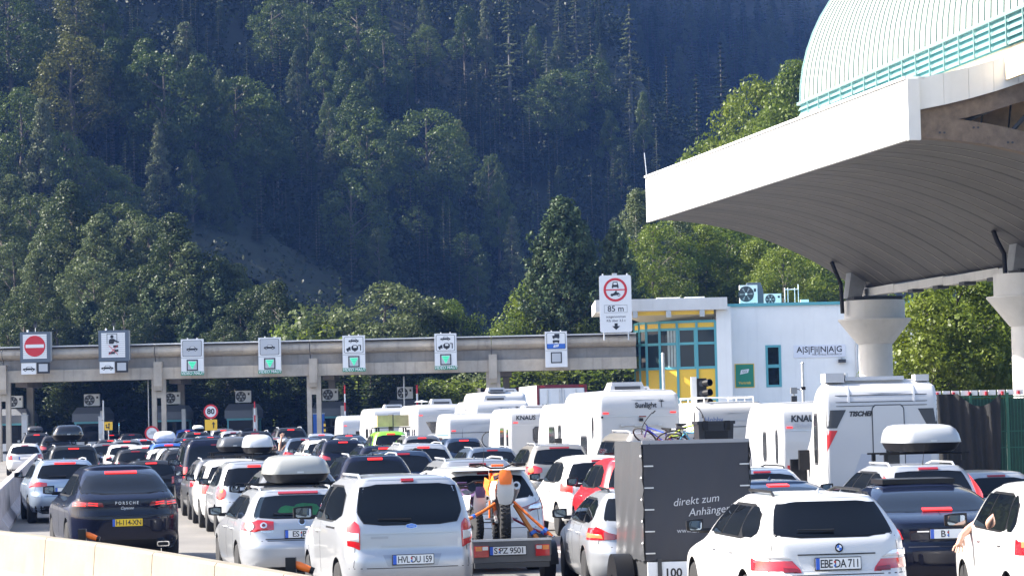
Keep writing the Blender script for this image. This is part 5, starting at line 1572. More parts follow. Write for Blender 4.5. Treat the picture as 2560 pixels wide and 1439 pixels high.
def wheel_meshes(r, w=.22):
    key = (r, w)
    if key not in WHEEL:
        n = 28
        ty = MB().lathe([(r*.66, -w/2), (r*.92, -w/2), (r*.985, -w*.38), (r, -w*.2), (r, w*.2), (r*.985, w*.38), (r*.92, w/2), (r*.66, w/2)], n, axis='y').mesh('tyre', tyre_m, 45)
        mb = MB().lathe([(r*.665, -w*.49), (r*.66, -w*.30), (r*.60, -w*.2), (r*.60, w*.2), (r*.66, w*.30), (r*.665, w*.49)], n, axis='y')
        for k in range(5):
            for q in (-1, 1):
                a = 2*math.pi*k/5 + q*.13
                c, s_ = math.cos(a), math.sin(a)
                px_, pz_ = -s_, c
                y0, y1 = w*.30, w*.44
                vs = []
                for rr_, hw in ((r*.10, .028), (r*.64, .034)):
                    for yy in (y0, y1):
                        vs += [(c*rr_ - px_*hw, yy, s_*rr_ - pz_*hw), (c*rr_ + px_*hw, yy, s_*rr_ + pz_*hw)]
                fs = [(0,1,3,2), (4,6,7,5), (0,4,5,1), (2,3,7,6), (0,2,6,4), (1,5,7,3)]
                mb.add(vs, fs)
                mb.add([(x, -y, z) for x, y, z in vs], [f[::-1] for f in fs])
        mb.lathe([(r*.2, -w*.46), (r*.2, w*.46)], 14, axis='y')
        WHEEL[key] = (ty, mb.mesh('rim', rim_m, 40))
    return WHEEL[key]
def cut_arches(mb, wheels, w, name):
    """real wheel arches cut from the closed body"""
    xr, xf, r = wheels
    body = mb.build(name, [paint('white'), black_plastic])
    b = bmesh.new(); b.from_mesh(body.data)
    bmesh.ops.remove_doubles(b, verts=b.verts, dist=.0005)
    bmesh.ops.recalc_face_normals(b, faces=b.faces); b.to_mesh(body.data); b.free()
    cb = MB()
    for x in (xr, xf):
        for sg in (-1, 1):
            cb.lathe([(r + .055, sg * (w - .30)), (r + .055, sg * (w + .2))], 30, (x, 0, r), axis='y', mi=1)
    cut = cb.build('cutter', [paint('white'), black_plastic], fix=True)
    md = body.modifiers.new('b', 'BOOLEAN'); md.operation = 'DIFFERENCE'; md.object = cut; md.solver = 'EXACT'
    dg = bpy.context.evaluated_depsgraph_get()
    me = bpy.data.meshes.new_from_object(body.evaluated_get(dg))
    bpy.data.objects.remove(body); bpy.data.objects.remove(cut)
    me.polygons.foreach_set('use_smooth', [True] * len(me.polygons))
    me.set_sharp_from_angle(angle=R(32))
    me.name = name
    return me
def arc_rail(sh, x0, x1, sg, z_in=.0, lift=.055, r=.018, inset=.06):
    pts = []
    zt = sh.ze
    for k in range(9):
        t = k / 8
        x = x0 + (x1 - x0) * t
        p = sh.side_pt(x, zt, sg)
        e = min(t, 1 - t)
        l = lift * min(1, (e / .1)) ** .5 if e > 0 else 0
        crown = (sh.H - zt) * .45
        pts.append((x, p.y - sg * inset, zt + crown * .6 + l - (.03 if e == 0 else 0)))
    return MB().tube(pts, r, 6)
def plate_on(root, sh, text, z, country='D', style='eu', y=0.0, full=True, w=.52, h=.115, off=.012, colour=None):
    p = sh.rear_pt(y, z)
    x = min(sh.rear_pt(y + q, z + zz).x for q in (-.26, 0, .26) for zz in (-.06, .06)) - off
    pl = MB().box(x - .012, x, y - w/2 - .008, y + w/2 + .008, z - h/2 - .012, z + h/2 + .008).build('number_plate', black_plastic, root)
    MB().box(x - .016, x - .0121, y - w/2, y + w/2, z - h/2, z + h/2).build('plate_face', plate_yellow if colour == 'yellow' else plate_white, pl)
    MB().box(x - .018, x - .0162, y + w/2 - .045, y + w/2, z - h/2, z + h/2).build('country_band', plate_blue, pl)
    if full and text:
        vs, fs = text_mesh(text, .118, 'CENTER', 0, 0, .0016, .9)
        xs = [v[0] for v in vs]
        k = min(1.0, (w - .085) / (max(xs) - min(xs)))
        MB().add([(x - .0175, y - .02 - v[0] * k, z + v[1] - .004) for v in vs], fs).build('plate_lettering', sign_black, pl)
        if country == 'D' and style == 'eu':
            i = text.index(' ')
            v2, _ = text_mesh(text[:i + 1] + '.', .118, 'LEFT', 0, 0, .0016, .9)
            tw = max(v[0] for v in v2) - .02
            yy = y - .02 - (min(xs) + tw) * k
            for dz, m in ((.018, lamp_red), (-.02, sign_blue)):
                MB().lathe([(.013, x - .0185), (.013, x - .0166)], 10, (0, yy, z + dz), axis='x').build('plate_seal', m, pl)
    return pl
def surf_text(root, sh, body, size, where, a, z, m, shear=0, bold=0, align='CENTER', off=.006, space=1.0, rot=0.0, name='lettering'):
    vs, fs = text_mesh(body, size, align, 0, shear, bold, space)
    out = []
    for v in vs:
        u = v[0] * math.cos(rot) - v[1] * math.sin(rot); w_ = v[0] * math.sin(rot) + v[1] * math.cos(rot)
        aa = a - u if where == 'rear' else a - u
        p = sh.pt(where, aa, z + w_); n = sh.nrm(where, aa, z + w_)
        out.append(p + n * off)
    return MB().add(out, fs).build(name, m, root)

def default_lights(kind):
    if kind == 'estate': return [([(.50, .80), (.50, .93), (.80, .98), (1.02, .94), (1.02, .78)], lamp_red)]
    if kind == 'suv': return [([(.48, .92), (.50, 1.04), (.86, 1.12), (1.0, 1.06), (.98, .90)], lamp_red)]
    if kind == 'hatch': return [([(.56, .72), (.58, .96), (.78, 1.0), (.86, .95), (.88, .74)], lamp_red)]
    if kind == 'van': return [([(.72, .72), (.70, .9), (.72, 1.12), (.86, 1.22), (.90, 1.1), (.88, .76)], lamp_red)]
    if kind == 'bus': return [([(.80, .80), (.80, 1.22), (.98, 1.22), (.98, .80)], lamp_red)]
    if kind == 'sedan': return [([(.42, .78), (.45, .92), (.80, 1.0), (1.02, .96), (1.0, .74)], lamp_red)]
    return [([(.45, 1.0), (.45, 1.07), (1.05, 1.12), (1.1, 1.04)], lamp_red)]
PROTOS = {}
def build_car(kind, o):
    """o: options. Returns a root Empty at the rear centre on the road; local x points forward"""
    sp = SPEC[kind]
    ov = {k: o[k] for k in ('L', 'H', 'rear', 'front', 'wid', 'rr', 'rf', 'bow', 'taper') if k in o}
    q = {k: sp[k] for k in ('L', 'H', 'rear', 'front', 'wid', 'rr', 'rf')}; q.update(ov)
    sh = Shell(**q)
    near = o.get('near', False)
    root = thing(o.get('name', 'car'), '', 'car')
    wheels = o.get('wheels', sp['wheels'])
    w_max = max(p[1] for p in (ov.get('wid') or sp['wid']))
    bk = ('body', kind, repr(sorted((k, repr(v)) for k, v in ov.items())))
    if bk not in PROTOS:
        PROTOS[bk] = cut_arches(sh.body(), wheels, w_max, 'body')
    body = link('body', PROTOS[bk], root)
    body.material_slots[0].link = 'OBJECT'
    body['paint'] = 1
    pm = paint(o.get('paint', 'silver'))
    body.material_slots[0].material = pm
    L = sh.L
    belt, (gz0, gz1, gw0, gw1), st = o.get('belt', sp['belt']), o.get('glass', sp['glass']), o.get('side_top', sp['side_top'])
    def add(name, mb, m, parent=root, smooth=40):
        return mb.build(name, m, parent, smooth)
    # rear window
    gp = o.get('rear_glass') or [(-gw0, gz0 + .02), (-gw0*.98, gz0 + .10), (-gw1, gz1 - .02), (-gw1*.9, gz1), (gw1*.9, gz1), (gw1, gz1 - .02), (gw0*.98, gz0 + .10), (gw0, gz0 + .02), (gw0*.85, gz0), (-gw0*.85, gz0)]
    gp = rounded(gp, 1)
    rg = add('rear_window', sh.patch('rear', gp, .005, 18 if near else 9, 14), o.get('glass_mat', car_glass))
    if near:
        big = [((a[0]) * 1.015, gz0 - .012 + (a[1] - gz0) * (1 + .03)) for a in gp]
        add('window_seal', sh.patch('rear', big, .002, 18, 14), black_plastic, rg)
    if o.get('wiper', kind != 'sedan'):
        pts = [sh.rear_pt(a, gz0 + .045 + .02 * abs(a)) + sh.nrm('rear', a, gz0 + .05) * .03 for a in (0, .2, .42)]
        add('wiper', MB().tube(pts, [.016, .010, .008], 5), black_plastic)
    # side glass
    wa = (L - sh.front(belt + .06)) - .02
    wt = (L - sh.front(st - .02)) - .03
    rb = sh.rear(belt + .03) + o.get('dpillar', .36)
    rt = sh.rear(st - .03) + o.get('dpillar', .36) * .85
    cuts = o.get('cuts', [.30, .64])
    for where in ('left', 'right'):
        prev = 0.0
        for i, c1 in enumerate(cuts + [1.0]):
            b0, b1 = rb + (wa - rb) * prev + .02, rb + (wa - rb) * c1 - .02
            t0, t1 = rt + (wt - rt) * prev + .02, rt + (wt - rt) * c1 - .02
            prev = c1
            poly = [(b0, belt + .03), (t0, st - .02), (t1, st - .02), (b1, belt + .03)]
            if i == 0: poly = rounded([(b0 + .02, belt + .03), (b0 - .02, belt + .16), (t0 + .03, st - .05), (t0 + .12, st - .015), (t1, st - .015), (b1, belt + .03)], 1)
            add('side_window', sh.patch(where, poly, .004, 6, 5), car_glass)
        fp = [(rb - .03, belt + .005), (rt - .03, st + .01), (wt + .01, st + .01), (wa + .06, belt + .005)]
        if near:
            add('window_surround', sh.patch(where, rounded(fp, 1), .0015, 8, 14), black_plastic)
    yw = sh.wid(belt + .1) * .86
    yt = sh.wid(st - .02) * .86
    add('windscreen', sh.patch('front', [(-yw, belt + .06), (-yt, st + .01), (yt, st + .01), (yw, belt + .06)], .004, 6, 8), car_glass)
    # lamps
    for sg in (1, -1):
        lights = o.get('lights') or default_lights(kind)
        main = None
        for poly, m in lights:
            pl = [(a * sg, z) for a, z in poly]
            ob = add('tail_light' if main is None else 'lens', sh.patch('rear', pl, .008 if main is None else .014, 7, 8), m, root if main is None else main)
            main = main or ob
    bl = o.get('brake', 'lit')
    bz_ = o.get('brake_z', gz1 + .025)
    bw = o.get('brake_w', .16)
    if bl:
        add('brake_light', sh.patch('rear', [(-bw, bz_ - .014), (-bw, bz_ + .014), (bw, bz_ + .014), (bw, bz_ - .014)], .02, 2, 4, .03), lamp_lit if bl == 'lit' else lamp_off)
    # bumper, plate, seams
    z0 = sh.z0
    val = o.get('valance', z0 + (.16 if kind in ('suv', 'coupe') else .08))
    add('valance', sh.patch('rear', [(-w_max*.98, z0 + .01), (-w_max*1.02, val), (w_max*1.02, val), (w_max*.98, z0 + .01)], .004, 3, 12), black_plastic)
    plate_on(root, sh, o.get('plate', ''), o.get('plate_z', .82 if kind in ('estate', 'sedan', 'hatch') else .86), o.get('country', 'D'), o.get('style', 'eu'), 0.0, near, colour=o.get('plate_col'))
    if near:
        zt = o.get('bumper_top', .70)
        mb = MB()
        sh.patch('rear', [(-w_max*.98, zt - .004), (-w_max*.98, zt + .006), (w_max*.98, zt + .006), (w_max*.98, zt - .004)], .0018, 1, 18, .01, mb=mb)
        add('bumper_gap', mb, seam_dark)
        for sg in (1, -1):
            a0 = w_max * .93
            add('tailgate_gap', sh.patch('rear', [(sg*(a0*.95 - .004), zt + .01), (sg*(gw0*1.04 - .004), gz0), (sg*(gw0*1.04 + .004), gz0), (sg*(a0*.95 + .004), zt + .01)], .0018, 6, 1, .01), seam_dark)
        for where in ('left', 'right'):
            prev = [(rb + (wa - rb) * c) for c in cuts[:2]] + [wa + .12]
            for i, xx in enumerate(prev):
                add('door_gap', sh.patch(where, [(xx - .004, z0 + .18), (xx - .004, belt), (xx + .004, belt), (xx + .004, z0 + .18)], .0018, 8, 1, .01), seam_dark)
            for i, xx in enumerate(prev[:2]):
                xh = xx + .12
                p = sh.side_pt(xh, belt - .14, 1 if where == 'left' else -1)
                sy = 1 if where == 'left' else -1
                add('door_handle', MB().tube([(xh, p.y - .005*sy, belt - .14), (xh + .05, p.y + .028*sy, belt - .135), (xh + .17, p.y + .028*sy, belt - .135), (xh + .22, p.y - .005*sy, belt - .14)], [.012, .014, .014, .012], 6), pm)['paint'] = 1
    # mirrors
    for sg in (1, -1):
        zm = belt + .05
        big = 1.25 if kind in ('van', 'bus') else 1.0
        p = sh.side_pt(wa + .0, belt - .06, sg)
        xm = wa - .02
        cap = MB()
        y0, y1 = p.y + sg * .035, p.y + sg * (.035 + .21 * big)
        rows = []
        for k in range(6):
            t = k / 5
            y = y0 + (y1 - y0) * t
            hh = .078 * big * (1 - .25 * t**3); dd = .06 * (1 - .35 * t**2)
            rows.append([(xm + dd * math.cos(2*math.pi*j/10) * (1.3 if math.cos(2*math.pi*j/10) > 0 else .35), y, zm + .03 + hh * math.sin(2*math.pi*j/10)) for j in range(10)])
        cap.grid(rows, closed=True)
        cap.add(rows[0], [tuple(range(10))]); cap.add(rows[-1], [tuple(range(10))])
        me = add('mirror', cap, o.get('mirror_paint') and pm or black_plastic)
        if o.get('mirror_paint'): me['paint'] = 1
        ya, yb = sorted((y0 + sg*.022, y1 - sg*.03))
        add('mirror_glass', MB().prism(rrect(ya, yb, zm + .03 - .05*big, zm + .03 + .052*big, .03), xm - .026, xm - .018, axis='x'), mirror_m, me)
        add('mirror_arm', MB().tube([(p.x, p.y - sg*.10, zm - .03), (xm, p.y + sg*.08, zm - .03)], [.035, .03], 6), black_plastic, me)
    # rails and aerial
    if o.get('rails'):
        x0 = sh.rear(sh.ze) + .22; x1 = L - sh.front(sh.ze) - .1
        for sg in (1, -1):
            add('roof_rail', arc_rail(sh, x0, x1, sg), rail_silver if o['rails'] == 'silver' else black_plastic)
    if o.get('bars'):
        zt = sh.H + (.05 if o.get('rails') else .06)
        for x in o['bars']:
            p = sh.side_pt(x, sh.ze, 1)
            add('roof_bar', MB().tube([(x, -p.y - .04, zt), (x, p.y + .04, zt)], .018, 6), black_plastic)
    if o.get('aerial'):
        x = sh.rear(sh.ze) + .28
        if o['aerial'] == 'fin':
            add('aerial', MB().add([(x, -.03, sh.H - .04), (x + .16, -.02, sh.H - .03), (x + .16, .02, sh.H - .03), (x, .03, sh.H - .04), (x + .01, 0, sh.H + .055)], [(0,1,4), (1,2,4), (2,3,4), (3,0,4)]), pm)['paint'] = 1
        else:
            add('aerial', MB().tube([(x, 0, sh.H - .05), (x - .06, 0, sh.H + .08), (x - .16, 0, sh.H + .30)], [.014, .005, .003], 5), black_plastic)
    # wheels
    ty, rm = wheel_meshes(wheels[2])
    for x in wheels[:2]:
        for sg in (1, -1):
            wo = link('wheel', ty, root); wo.location = (x, sg * (w_max - .125), wheels[2] - .005)
            ro = link('rim', rm, wo)
    MB().box(.5, L - .5, -w_max + .35, w_max - .35, z0 - .06, z0 + .02).build('underbody', black_plastic, root)
    if o.get('exhaust'):
        for sg in ((1, -1) if o['exhaust'] == 2 else (1,)):
            p = sh.rear_pt(.5 * sg, z0 + .05)
            add('exhaust', MB().tube([(p.x - .03, .5*sg, z0 + .03), (p.x + .12, .5*sg, z0 + .03)], .035, 10), chrome)
    for fn in o.get('extra', ()):
        fn(root, sh, pm, add)
    root['_H'] = sh.H; root['_L'] = sh.L; root['_W'] = w_max * 2
    return root, sh
def repaint(root, name):
    for ch in root.children_recursive:
        if ch.get('paint') and ch.material_slots:
            ch.material_slots[0].link = 'OBJECT'
            ch.material_slots[0].material = paint(name)
placed = []
YAW = 10.5
VEH = {}
def put(root, px, s, yaw=YAW, yroof=None, zc=1.0, sw=1.0, sl=1.0, tol=.14):
    """stand a vehicle on the road so that its rear centre is seen at px with s pixels per metre"""
    x, y, g = at(px, s, zc)
    root.location = (x, y, g - .0)
    root.rotation_euler = (0, -math.atan(.0063) if y > 45 else 0, R(90 + yaw))
    k = 1.0
    if yroof is not None:
        need = CAMH - g - (yroof - yh(px)) / s
        k = max(1 - tol, min(1 + tol, need / root['_H']))
    root.scale = (sl, sw, k)
    placed.append((root.name, x, y, yaw, root['_L'] * sl, root['_W'] * sw, k))
    return root
def footprint(x, y, yaw, L, W):
    a = R(90 + yaw); f = (math.cos(a), math.sin(a)); l = (-f[1], f[0])
    return [(x + f[0]*u*L + l[0]*v*W/2, y + f[1]*u*L + l[1]*v*W/2) for u, v in ((-.04, -1), (1.04, -1), (1.04, 1), (-.04, 1))]
def apart(A, B):
    for Pp, Q in ((A, B), (B, A)):
        for i in range(4):
            nx, ny = -(Pp[(i+1) % 4][1] - Pp[i][1]), Pp[(i+1) % 4][0] - Pp[i][0]
            a = [nx*p[0] + ny*p[1] for p in Pp]; b = [nx*p[0] + ny*p[1] for p in Q]
            if max(a) < min(b) or max(b) < min(a): return True
    return False
def free_scale(px, s, yaw, L, W, zc=1.0):
    """nearest standing place along the line of sight that no placed vehicle occupies"""
    prints = [footprint(*q[1:6]) for q in placed]
    for k in range(46):
        for f_ in ((1 - .012*k), (1 + .012*k)):
            x, y, g = at(px, s * f_, zc)
            if all(apart(footprint(x, y, yaw, L, W), q) for q in prints): return s * f_
    return s
def far_car(kind, opts, colour, px, s, yroof, label, yaw=YAW, sw=1.0, group='cars queuing for the toll booths'):
    key = (kind, repr(sorted(opts.items(), key=lambda kv: kv[0])))
    if key not in VEH:
        VEH[key], _ = build_car(kind, dict(opts, paint=colour))
        r_ = VEH[key]
    else:
        r_ = copy_tree(VEH[key])
    repaint(r_, colour)
    tag(r_, label, 'car', group)
    s = free_scale(px, s, yaw, r_['_L'], r_['_W'])
    return put(r_, px, s, yaw, yroof, sw=sw, tol=.2)
# roof boxes
def roof_box(px, ybot, s, w, h, l, colour, label, yaw=YAW, skirt=black_plastic, zlift=0.0, name='roof_box', rack=True):
    """a car-top box; px, ybot: photo pixel of the middle of its rear lower edge"""
    d = F / s
    p = P(px, ybot, d)
    t = thing(name, label, 'roof box', (p.x, d, p.z), R(90 + yaw), 'roof boxes on the cars')
    def loop(zf, sc, nose, xo):
        pts = []
        n = 28
        for k in range(n):
            a = 2 * math.pi * k / n
            ca, sa = math.cos(a), math.sin(a)
            e = .32
            x = math.copysign(abs(ca) ** e, ca); y = math.copysign(abs(sa) ** e, sa)
            wx = w/2 * sc * (1 - .22 * max(0, x))
            pts.append((l/2 + l/2 * x * nose + xo, wx * y, h * zf))
        return pts
    lid = MB().grid([loop(.34, 1, 1, 0), loop(.42, 1.0, 1.0, 0), loop(.62, .955, .985, 0.01), loop(.8, .88, .955, .03), loop(.93, .74, .90, .06), loop(.985, .5, .78, .1), loop(1.0, .25, .5, .12)], closed=True)
    lid.add(loop(1.0, .25, .5, .12), [tuple(range(28))])
    lid.build('lid', colour, t, 50)
    base = MB().grid([loop(0, .72, .9, 0), loop(.08, .86, .95, 0), loop(.30, .97, .985, 0), loop(.335, 1.0, 1.0, 0)], closed=True)
    base.add(loop(0, .72, .9, 0), [tuple(range(27, -1, -1))])
    base.build('base', skirt, t, 50)
    MB().grid([loop(.325, 1.012, 1.008, 0), loop(.365, 1.012, 1.008, 0)], closed=True).build('rim', colour, t, 50)
    MB().box(-.012, .02, -.05, .05, h*.36, h*.42).build('lock', galv, t)
    if rack:
        for xx in (l * .3, l * .7):
            MB().tube([(xx, -w*.72, -.03), (xx, w*.72, -.03)], .018, 6).build('roof_bar', black_plastic, t)
            for sg in (-1, 1):
                MB().box(xx - .03, xx + .03, sg*w*.62 - .03, sg*w*.62 + .03, -.16, -.02).build('bar_foot', black_plastic, t)
    return t

# ------------------------------------------------------------------ the cars one can tell apart
G_CARS = 'cars queuing for the toll booths'
def ell(ca, cz, ra, rz, n=16):
    return [(ca + ra*math.cos(2*math.pi*k/n), cz + rz*math.sin(2*math.pi*k/n)) for k in range(n)]
def emblem(root, sh, a, z, r, style, add):
    p = sh.rear_pt(a, z); n = sh.nrm('rear', a, z)
    if style == 'oval':
        add('badge', sh.patch('rear', ell(a, z, r*1.5, r*.65), .012, 6, 8), chrome)
        add('badge_field', sh.patch('rear', ell(a, z, r*1.35, r*.52), .015, 6, 8), sign_blue)
        surf_text(root, sh, 'Ford', r*.8, 'rear', a, z, chrome, .3, off=.0165)
    elif style == 'roundel':
        add('badge', sh.patch('rear', ell(a, z, r, r, 20), .010, 8, 8), black_plastic)
        add('badge_field', sh.patch('rear', ell(a, z, r*.66, r*.66, 20), .0125, 8, 8), sign_white)
        for k in (0, 2):
            a0 = k * math.pi / 2
            poly = [(a, z)] + [(a + r*.65*math.cos(a0 + math.pi/2*j/5), z + r*.65*math.sin(a0 + math.pi/2*j/5)) for j in range(6)]
            add('badge_quarter', sh.patch('rear', poly, .015, 6, 3), sign_blue)
    elif style == 'disc':
        add('badge', sh.patch('rear', ell(a, z, r, r, 18), .010, 8, 8), chrome)
        add('badge_field', sh.patch('rear', ell(a, z, r*.75, r*.75, 18), .0125, 8, 8), sign_black)
def crease(z, a, m=None, h=.006):
    def fn(root, sh, pm, add):
        o = add('crease_line', sh.patch('rear', [(-a, z - h), (-a, z + h), (a, z + h), (a, z - h)], .010, 2, 14, .02), m or pm)
        if m is None: o['paint'] = 1
    return fn
def hero_car(kind, colour, px, s, yaw, yroof, label, sw=1.0, sl=1.0, **o):
    o.setdefault('near', True)
    r_, sh = build_car(kind, dict(o, paint=colour))
    tag(r_, label, 'car', G_CARS)
    put(r_, px, s, yaw, yroof, sw=sw, sl=sl)
    return r_, sh

# white estate, lower right
def e61_extra(root, sh, pm, add):
    emblem(root, sh, -.03, .93, .046, 'roundel', add)
    add('plate_recess', sh.patch('rear', [(-.40, .70), (-.46, .86), (.46, .86), (.40, .70)], .003, 4, 8), pm)['paint'] = 1
    add('grip_shadow', sh.patch('rear', [(-.45, .862), (-.45, .874), (.45, .874), (.45, .862)], .012, 1, 8), seam_dark)
hero_car('estate', 'white', 2096, 237, 7.3, 1234, 'white estate car with black roof rails and plate EBE DA 711, lower right', plate='EBE DA 711', plate_z=.775, rails='black', aerial='fin', brake=None,
    glass=(1.045, 1.40, .69, .60), lights=[([(.42, .685), (.43, .72), (.53, .825), (1.16, .83), (1.16, .69)], lamp_red), ([(.53, .828), (.66, .895), (.95, .905), (1.16, .84)], lamp_clear), ([(.44, .69), (.46, .73), (.62, .74), (.62, .69)], lamp_deep)],
    bumper_top=.66, extra=[e61_extra], exhaust=1, sw=.93, sl=.95)
# silver van-like car, centre
def ford_extra(root, sh, pm, add):
    emblem(root, sh, 0, 1.085, .05, 'oval', add)
    for z, a in ((1.0, .62), (.845, .40)):
        add('crease_line', sh.patch('rear', [(-a, z - .008), (-a*.96, z + .008), (a*.96, z + .008), (a, z - .008)], .014, 2, 14, .03), pm)['paint'] = 1
    add('plate_recess', sh.patch('rear', [(-.32, .58), (-.38, .74), (.38, .74), (.32, .58)], .003, 4, 8), paint('silver'))
    add('slide_rail', sh.patch('left', [(.95, 1.045), (.95, 1.07), (1.6, 1.07), (1.6, 1.045)], .003, 1, 6), black_plastic)
    add('badge_smudge', sh.patch('rear', [(.30, .935), (.30, .965), (.52, .965), (.52, .935)], .005, 1, 3), paint('silver'))
hero_car('van', 'silver_white', 1031, 197, 13, 1186, 'pale silver van-like car with plate HVL DU 159, front centre', plate='HVL DU 159', plate_z=.665, rails='silver', brake='off', brake_z=1.665, brake_w=.08,
    rear_glass=[(-.56, 1.11), (-.60, 1.14), (-.67, 1.27), (-.67, 1.31), (-.62, 1.60), (-.60, 1.625), (.60, 1.625), (.62, 1.60), (.67, 1.31), (.67, 1.27), (.60, 1.14), (.56, 1.11)], glass=(1.115, 1.62, .66, .6),
    lights=[([(.66, .80), (.65, 1.10), (.72, 1.17), (.83, 1.13), (.86, 1.05), (.84, .82)], lamp_red), ([(.67, .90), (.67, 1.02), (.855, 1.03), (.85, .91)], lamp_clear)], bumper_top=.56, extra=[ford_extra], wiper=True, dpillar=.5, cuts=[.62])
# dark coupe SUV at the left
def porsche_extra(root, sh, pm, add):
    surf_text(root, sh, 'PORSCHE', .068, 'rear', 0, 1.045, rail_silver, bold=.001, space=1.55)
    surf_text(root, sh, 'Cayenne', .065, 'rear', 0, .965, rail_silver, shear=.35)
    for sg in (1, -1):
        for a0, a1 in ((.50, .66), (.72, .98)):
            for z in (1.015, 1.05):
                add('light_bar', sh.patch('rear', [(sg*a0, z - .011), (sg*a0, z + .011), (sg*a1, z + .018), (sg*a1, z - .006)], .012, 2, 5), lamp_lit)
        add('exhaust', MB().prism(rrect(sg*.62 - .11, sg*.62 + .11, .335, .42, .03), .02, .12, axis='x'), chrome)
        add('exhaust_core', MB().prism(rrect(sg*.62 - .09, sg*.62 + .09, .35, .405, .025), .014, .05, axis='x'), black_plastic)
        add('reflector', sh.patch('rear', [(sg*.66, .49), (sg*.66, .515), (sg*1.0, .525), (sg*1.0, .50)], .006, 1, 4), lamp_deep)
    add('bumper_line', sh.patch('rear', [(-1.1, .845), (-1.1, .865), (1.1, .865), (1.1, .845)], .007, 1, 18), pm)['paint'] = 1
hero_car('coupe', 'navy', 318, 146, 15, 1160, 'dark blue coupe SUV with yellow plate H-114-XN behind the concrete barrier', plate='H-114-XN', plate_z=.735, country='NL', style='nl', plate_col='yellow', brake='lit', brake_z=1.515, brake_w=.28,
    lights=[([(.40, .99), (.42, 1.06), (.9, 1.09), (1.05, 1.07), (1.05, 1.0)], lamp_deep)], extra=[porsche_extra], wiper=False, bumper_top=.84, mirror_paint=True, cuts=[.2, .6], sw=.98)
# silver estate with grey roof box
def passat_extra(root, sh, pm, add):
    rng_ = random.Random(5)
    for sg in (1, -1):
        add('lens', sh.patch('rear', ell(sg*.80, .935, .085, .075, 18), .015, 8, 8), lamp_clear)
        add('lens', sh.patch('rear', ell(sg*.57, .94, .05, .045, 16), .015, 6, 6), lamp_clear)
        add('lens', sh.patch('rear', ell(sg*.57, .94, .028, .026, 12), .019, 5, 5), lamp_deep)
    for k, (a0, a1, z0, z1) in enumerate(((-.40, .38, 1.07, 1.20), (-.30, .12, 1.16, 1.25), (.02, .36, 1.10, 1.22), (-.46, -.1, 1.08, 1.15))):
        mb = sh.patch('rear', rounded([(a0, z0), (a0 + .05, z1), (a1 - .1, z1 + .01), (a1, z0 + .03)], 1), .003 + .0004 * k, 6, 9, .004)
        mb.build('green_blanket', mat('green_cloth', (.05, .50, .10), .8, noise=.4, nscale=6, bump=.6, bscale=9), root, 60)
    add('crease_line', sh.patch('rear', [(-.55, .72), (-.55, .732), (.55, .732), (.55, .72)], .008, 1, 14), seam_dark)
    surf_text(root, sh, 'PASSAT', .05, 'rear', .52, .84, chrome, space=1.2)
    emblem(root, sh, 0, .98, .055, 'disc', add)
def clear_glass():
    m = bpy.data.materials.new('tinted_clear_glass'); m.use_nodes = True
    nt = m.node_tree; nt.nodes.remove(nt.nodes["Principled BSDF"])
    tr = nt.nodes.new("ShaderNodeBsdfTransparent"); tr.inputs[0].default_value = (.72, .80, .78, 1)
    gl = nt.nodes.new("ShaderNodeBsdfGlossy"); gl.inputs["Roughness"].default_value = .02; gl.inputs[0].default_value = (.9, .95, 1, 1)
    fr = nt.nodes.new("ShaderNodeFresnel"); fr.inputs[0].default_value = 1.5
    mx = nt.nodes.new("ShaderNodeMixShader")
    nt.links.new(fr.outputs[0], mx.inputs[0]); nt.links.new(tr.outputs[0], mx.inputs[1]); nt.links.new(gl.outputs[0], mx.inputs[2])
    nt.links.new(mx.outputs[0], nt.nodes["Material Output"].inputs[0])
    return m
tinted = clear_glass()
hero_car('estate', 'silver_white', 757, 168, 12, 1221, 'silver estate car with green blanket behind its rear window and grey roof box', plate='ES JB\u00a0\u00a0\u00a0\u00a0\u00a0', plate_z=.80, rails='silver', brake='off', brake_w=.3, brake_z=1.41, glass=(1.04, 1.38, .70, .58), glass_mat=tinted,
    lights=[([(.42, .865), (.42, 1.0), (.62, 1.02), (1.04, 1.01), (1.04, .86), (.72, .84)], lamp_red)], extra=[passat_extra], bumper_top=.70, exhaust=1, valance=.30)
roof_box(752, 1206, 162, 1.0, .42, 1.9, mat('box_grey', (.27, .275, .26), .35, coat=.4), 'large pale grey roof box on the silver estate car', 12)
# estate car pulling the tarpaulin trailer
hero_car('estate', 'silver_white', 1642, 187, 4.5, 1226, 'silver estate car with lit tail light half hidden by the tarpaulin trailer', rails='black', brake='off', lights=[([(.55, .80), (.55, .86), (.80, .99), (1.12, .98), (1.12, .80)], lamp_red), ([(.72, .82), (.74, .88), (1.08, .90), (1.08, .83)], lamp_hot), ([(.50, .81), (.50, .87), (.70, .92), (.70, .81)], lamp_deep)], glass=(1.06, 1.39, .68, .60), dpillar=.3)
# white SUV pulling the motocross trailer
def qash_extra(root, sh, pm, add):
    for sg in (1, -1):
        add('lens', sh.patch('rear', [(sg*.58, .985), (sg*.62, 1.04), (sg*.86, 1.07), (sg*.86, .985)], .015, 4, 6), lamp_clear)
    add('spoiler', MB().prism([(.30, 1.585), (.42, 1.555), (.62, 1.60), (.62, 1.615), (.42, 1.61)], -.6, .6, axis='y'), pm)['paint'] = 1
hero_car('suv', 'white', 1232, 160, 11, 1166, 'white SUV with boomerang tail lights towing the motocross trailer', brake='off', rails=None, aerial='whip', lights=[([(.40, 1.02), (.56, 1.03), (.98, 1.16), (1.05, 1.12), (1.02, .95), (.58, .94), (.56, .98)], lamp_deep)], extra=[qash_extra], belt=1.14)
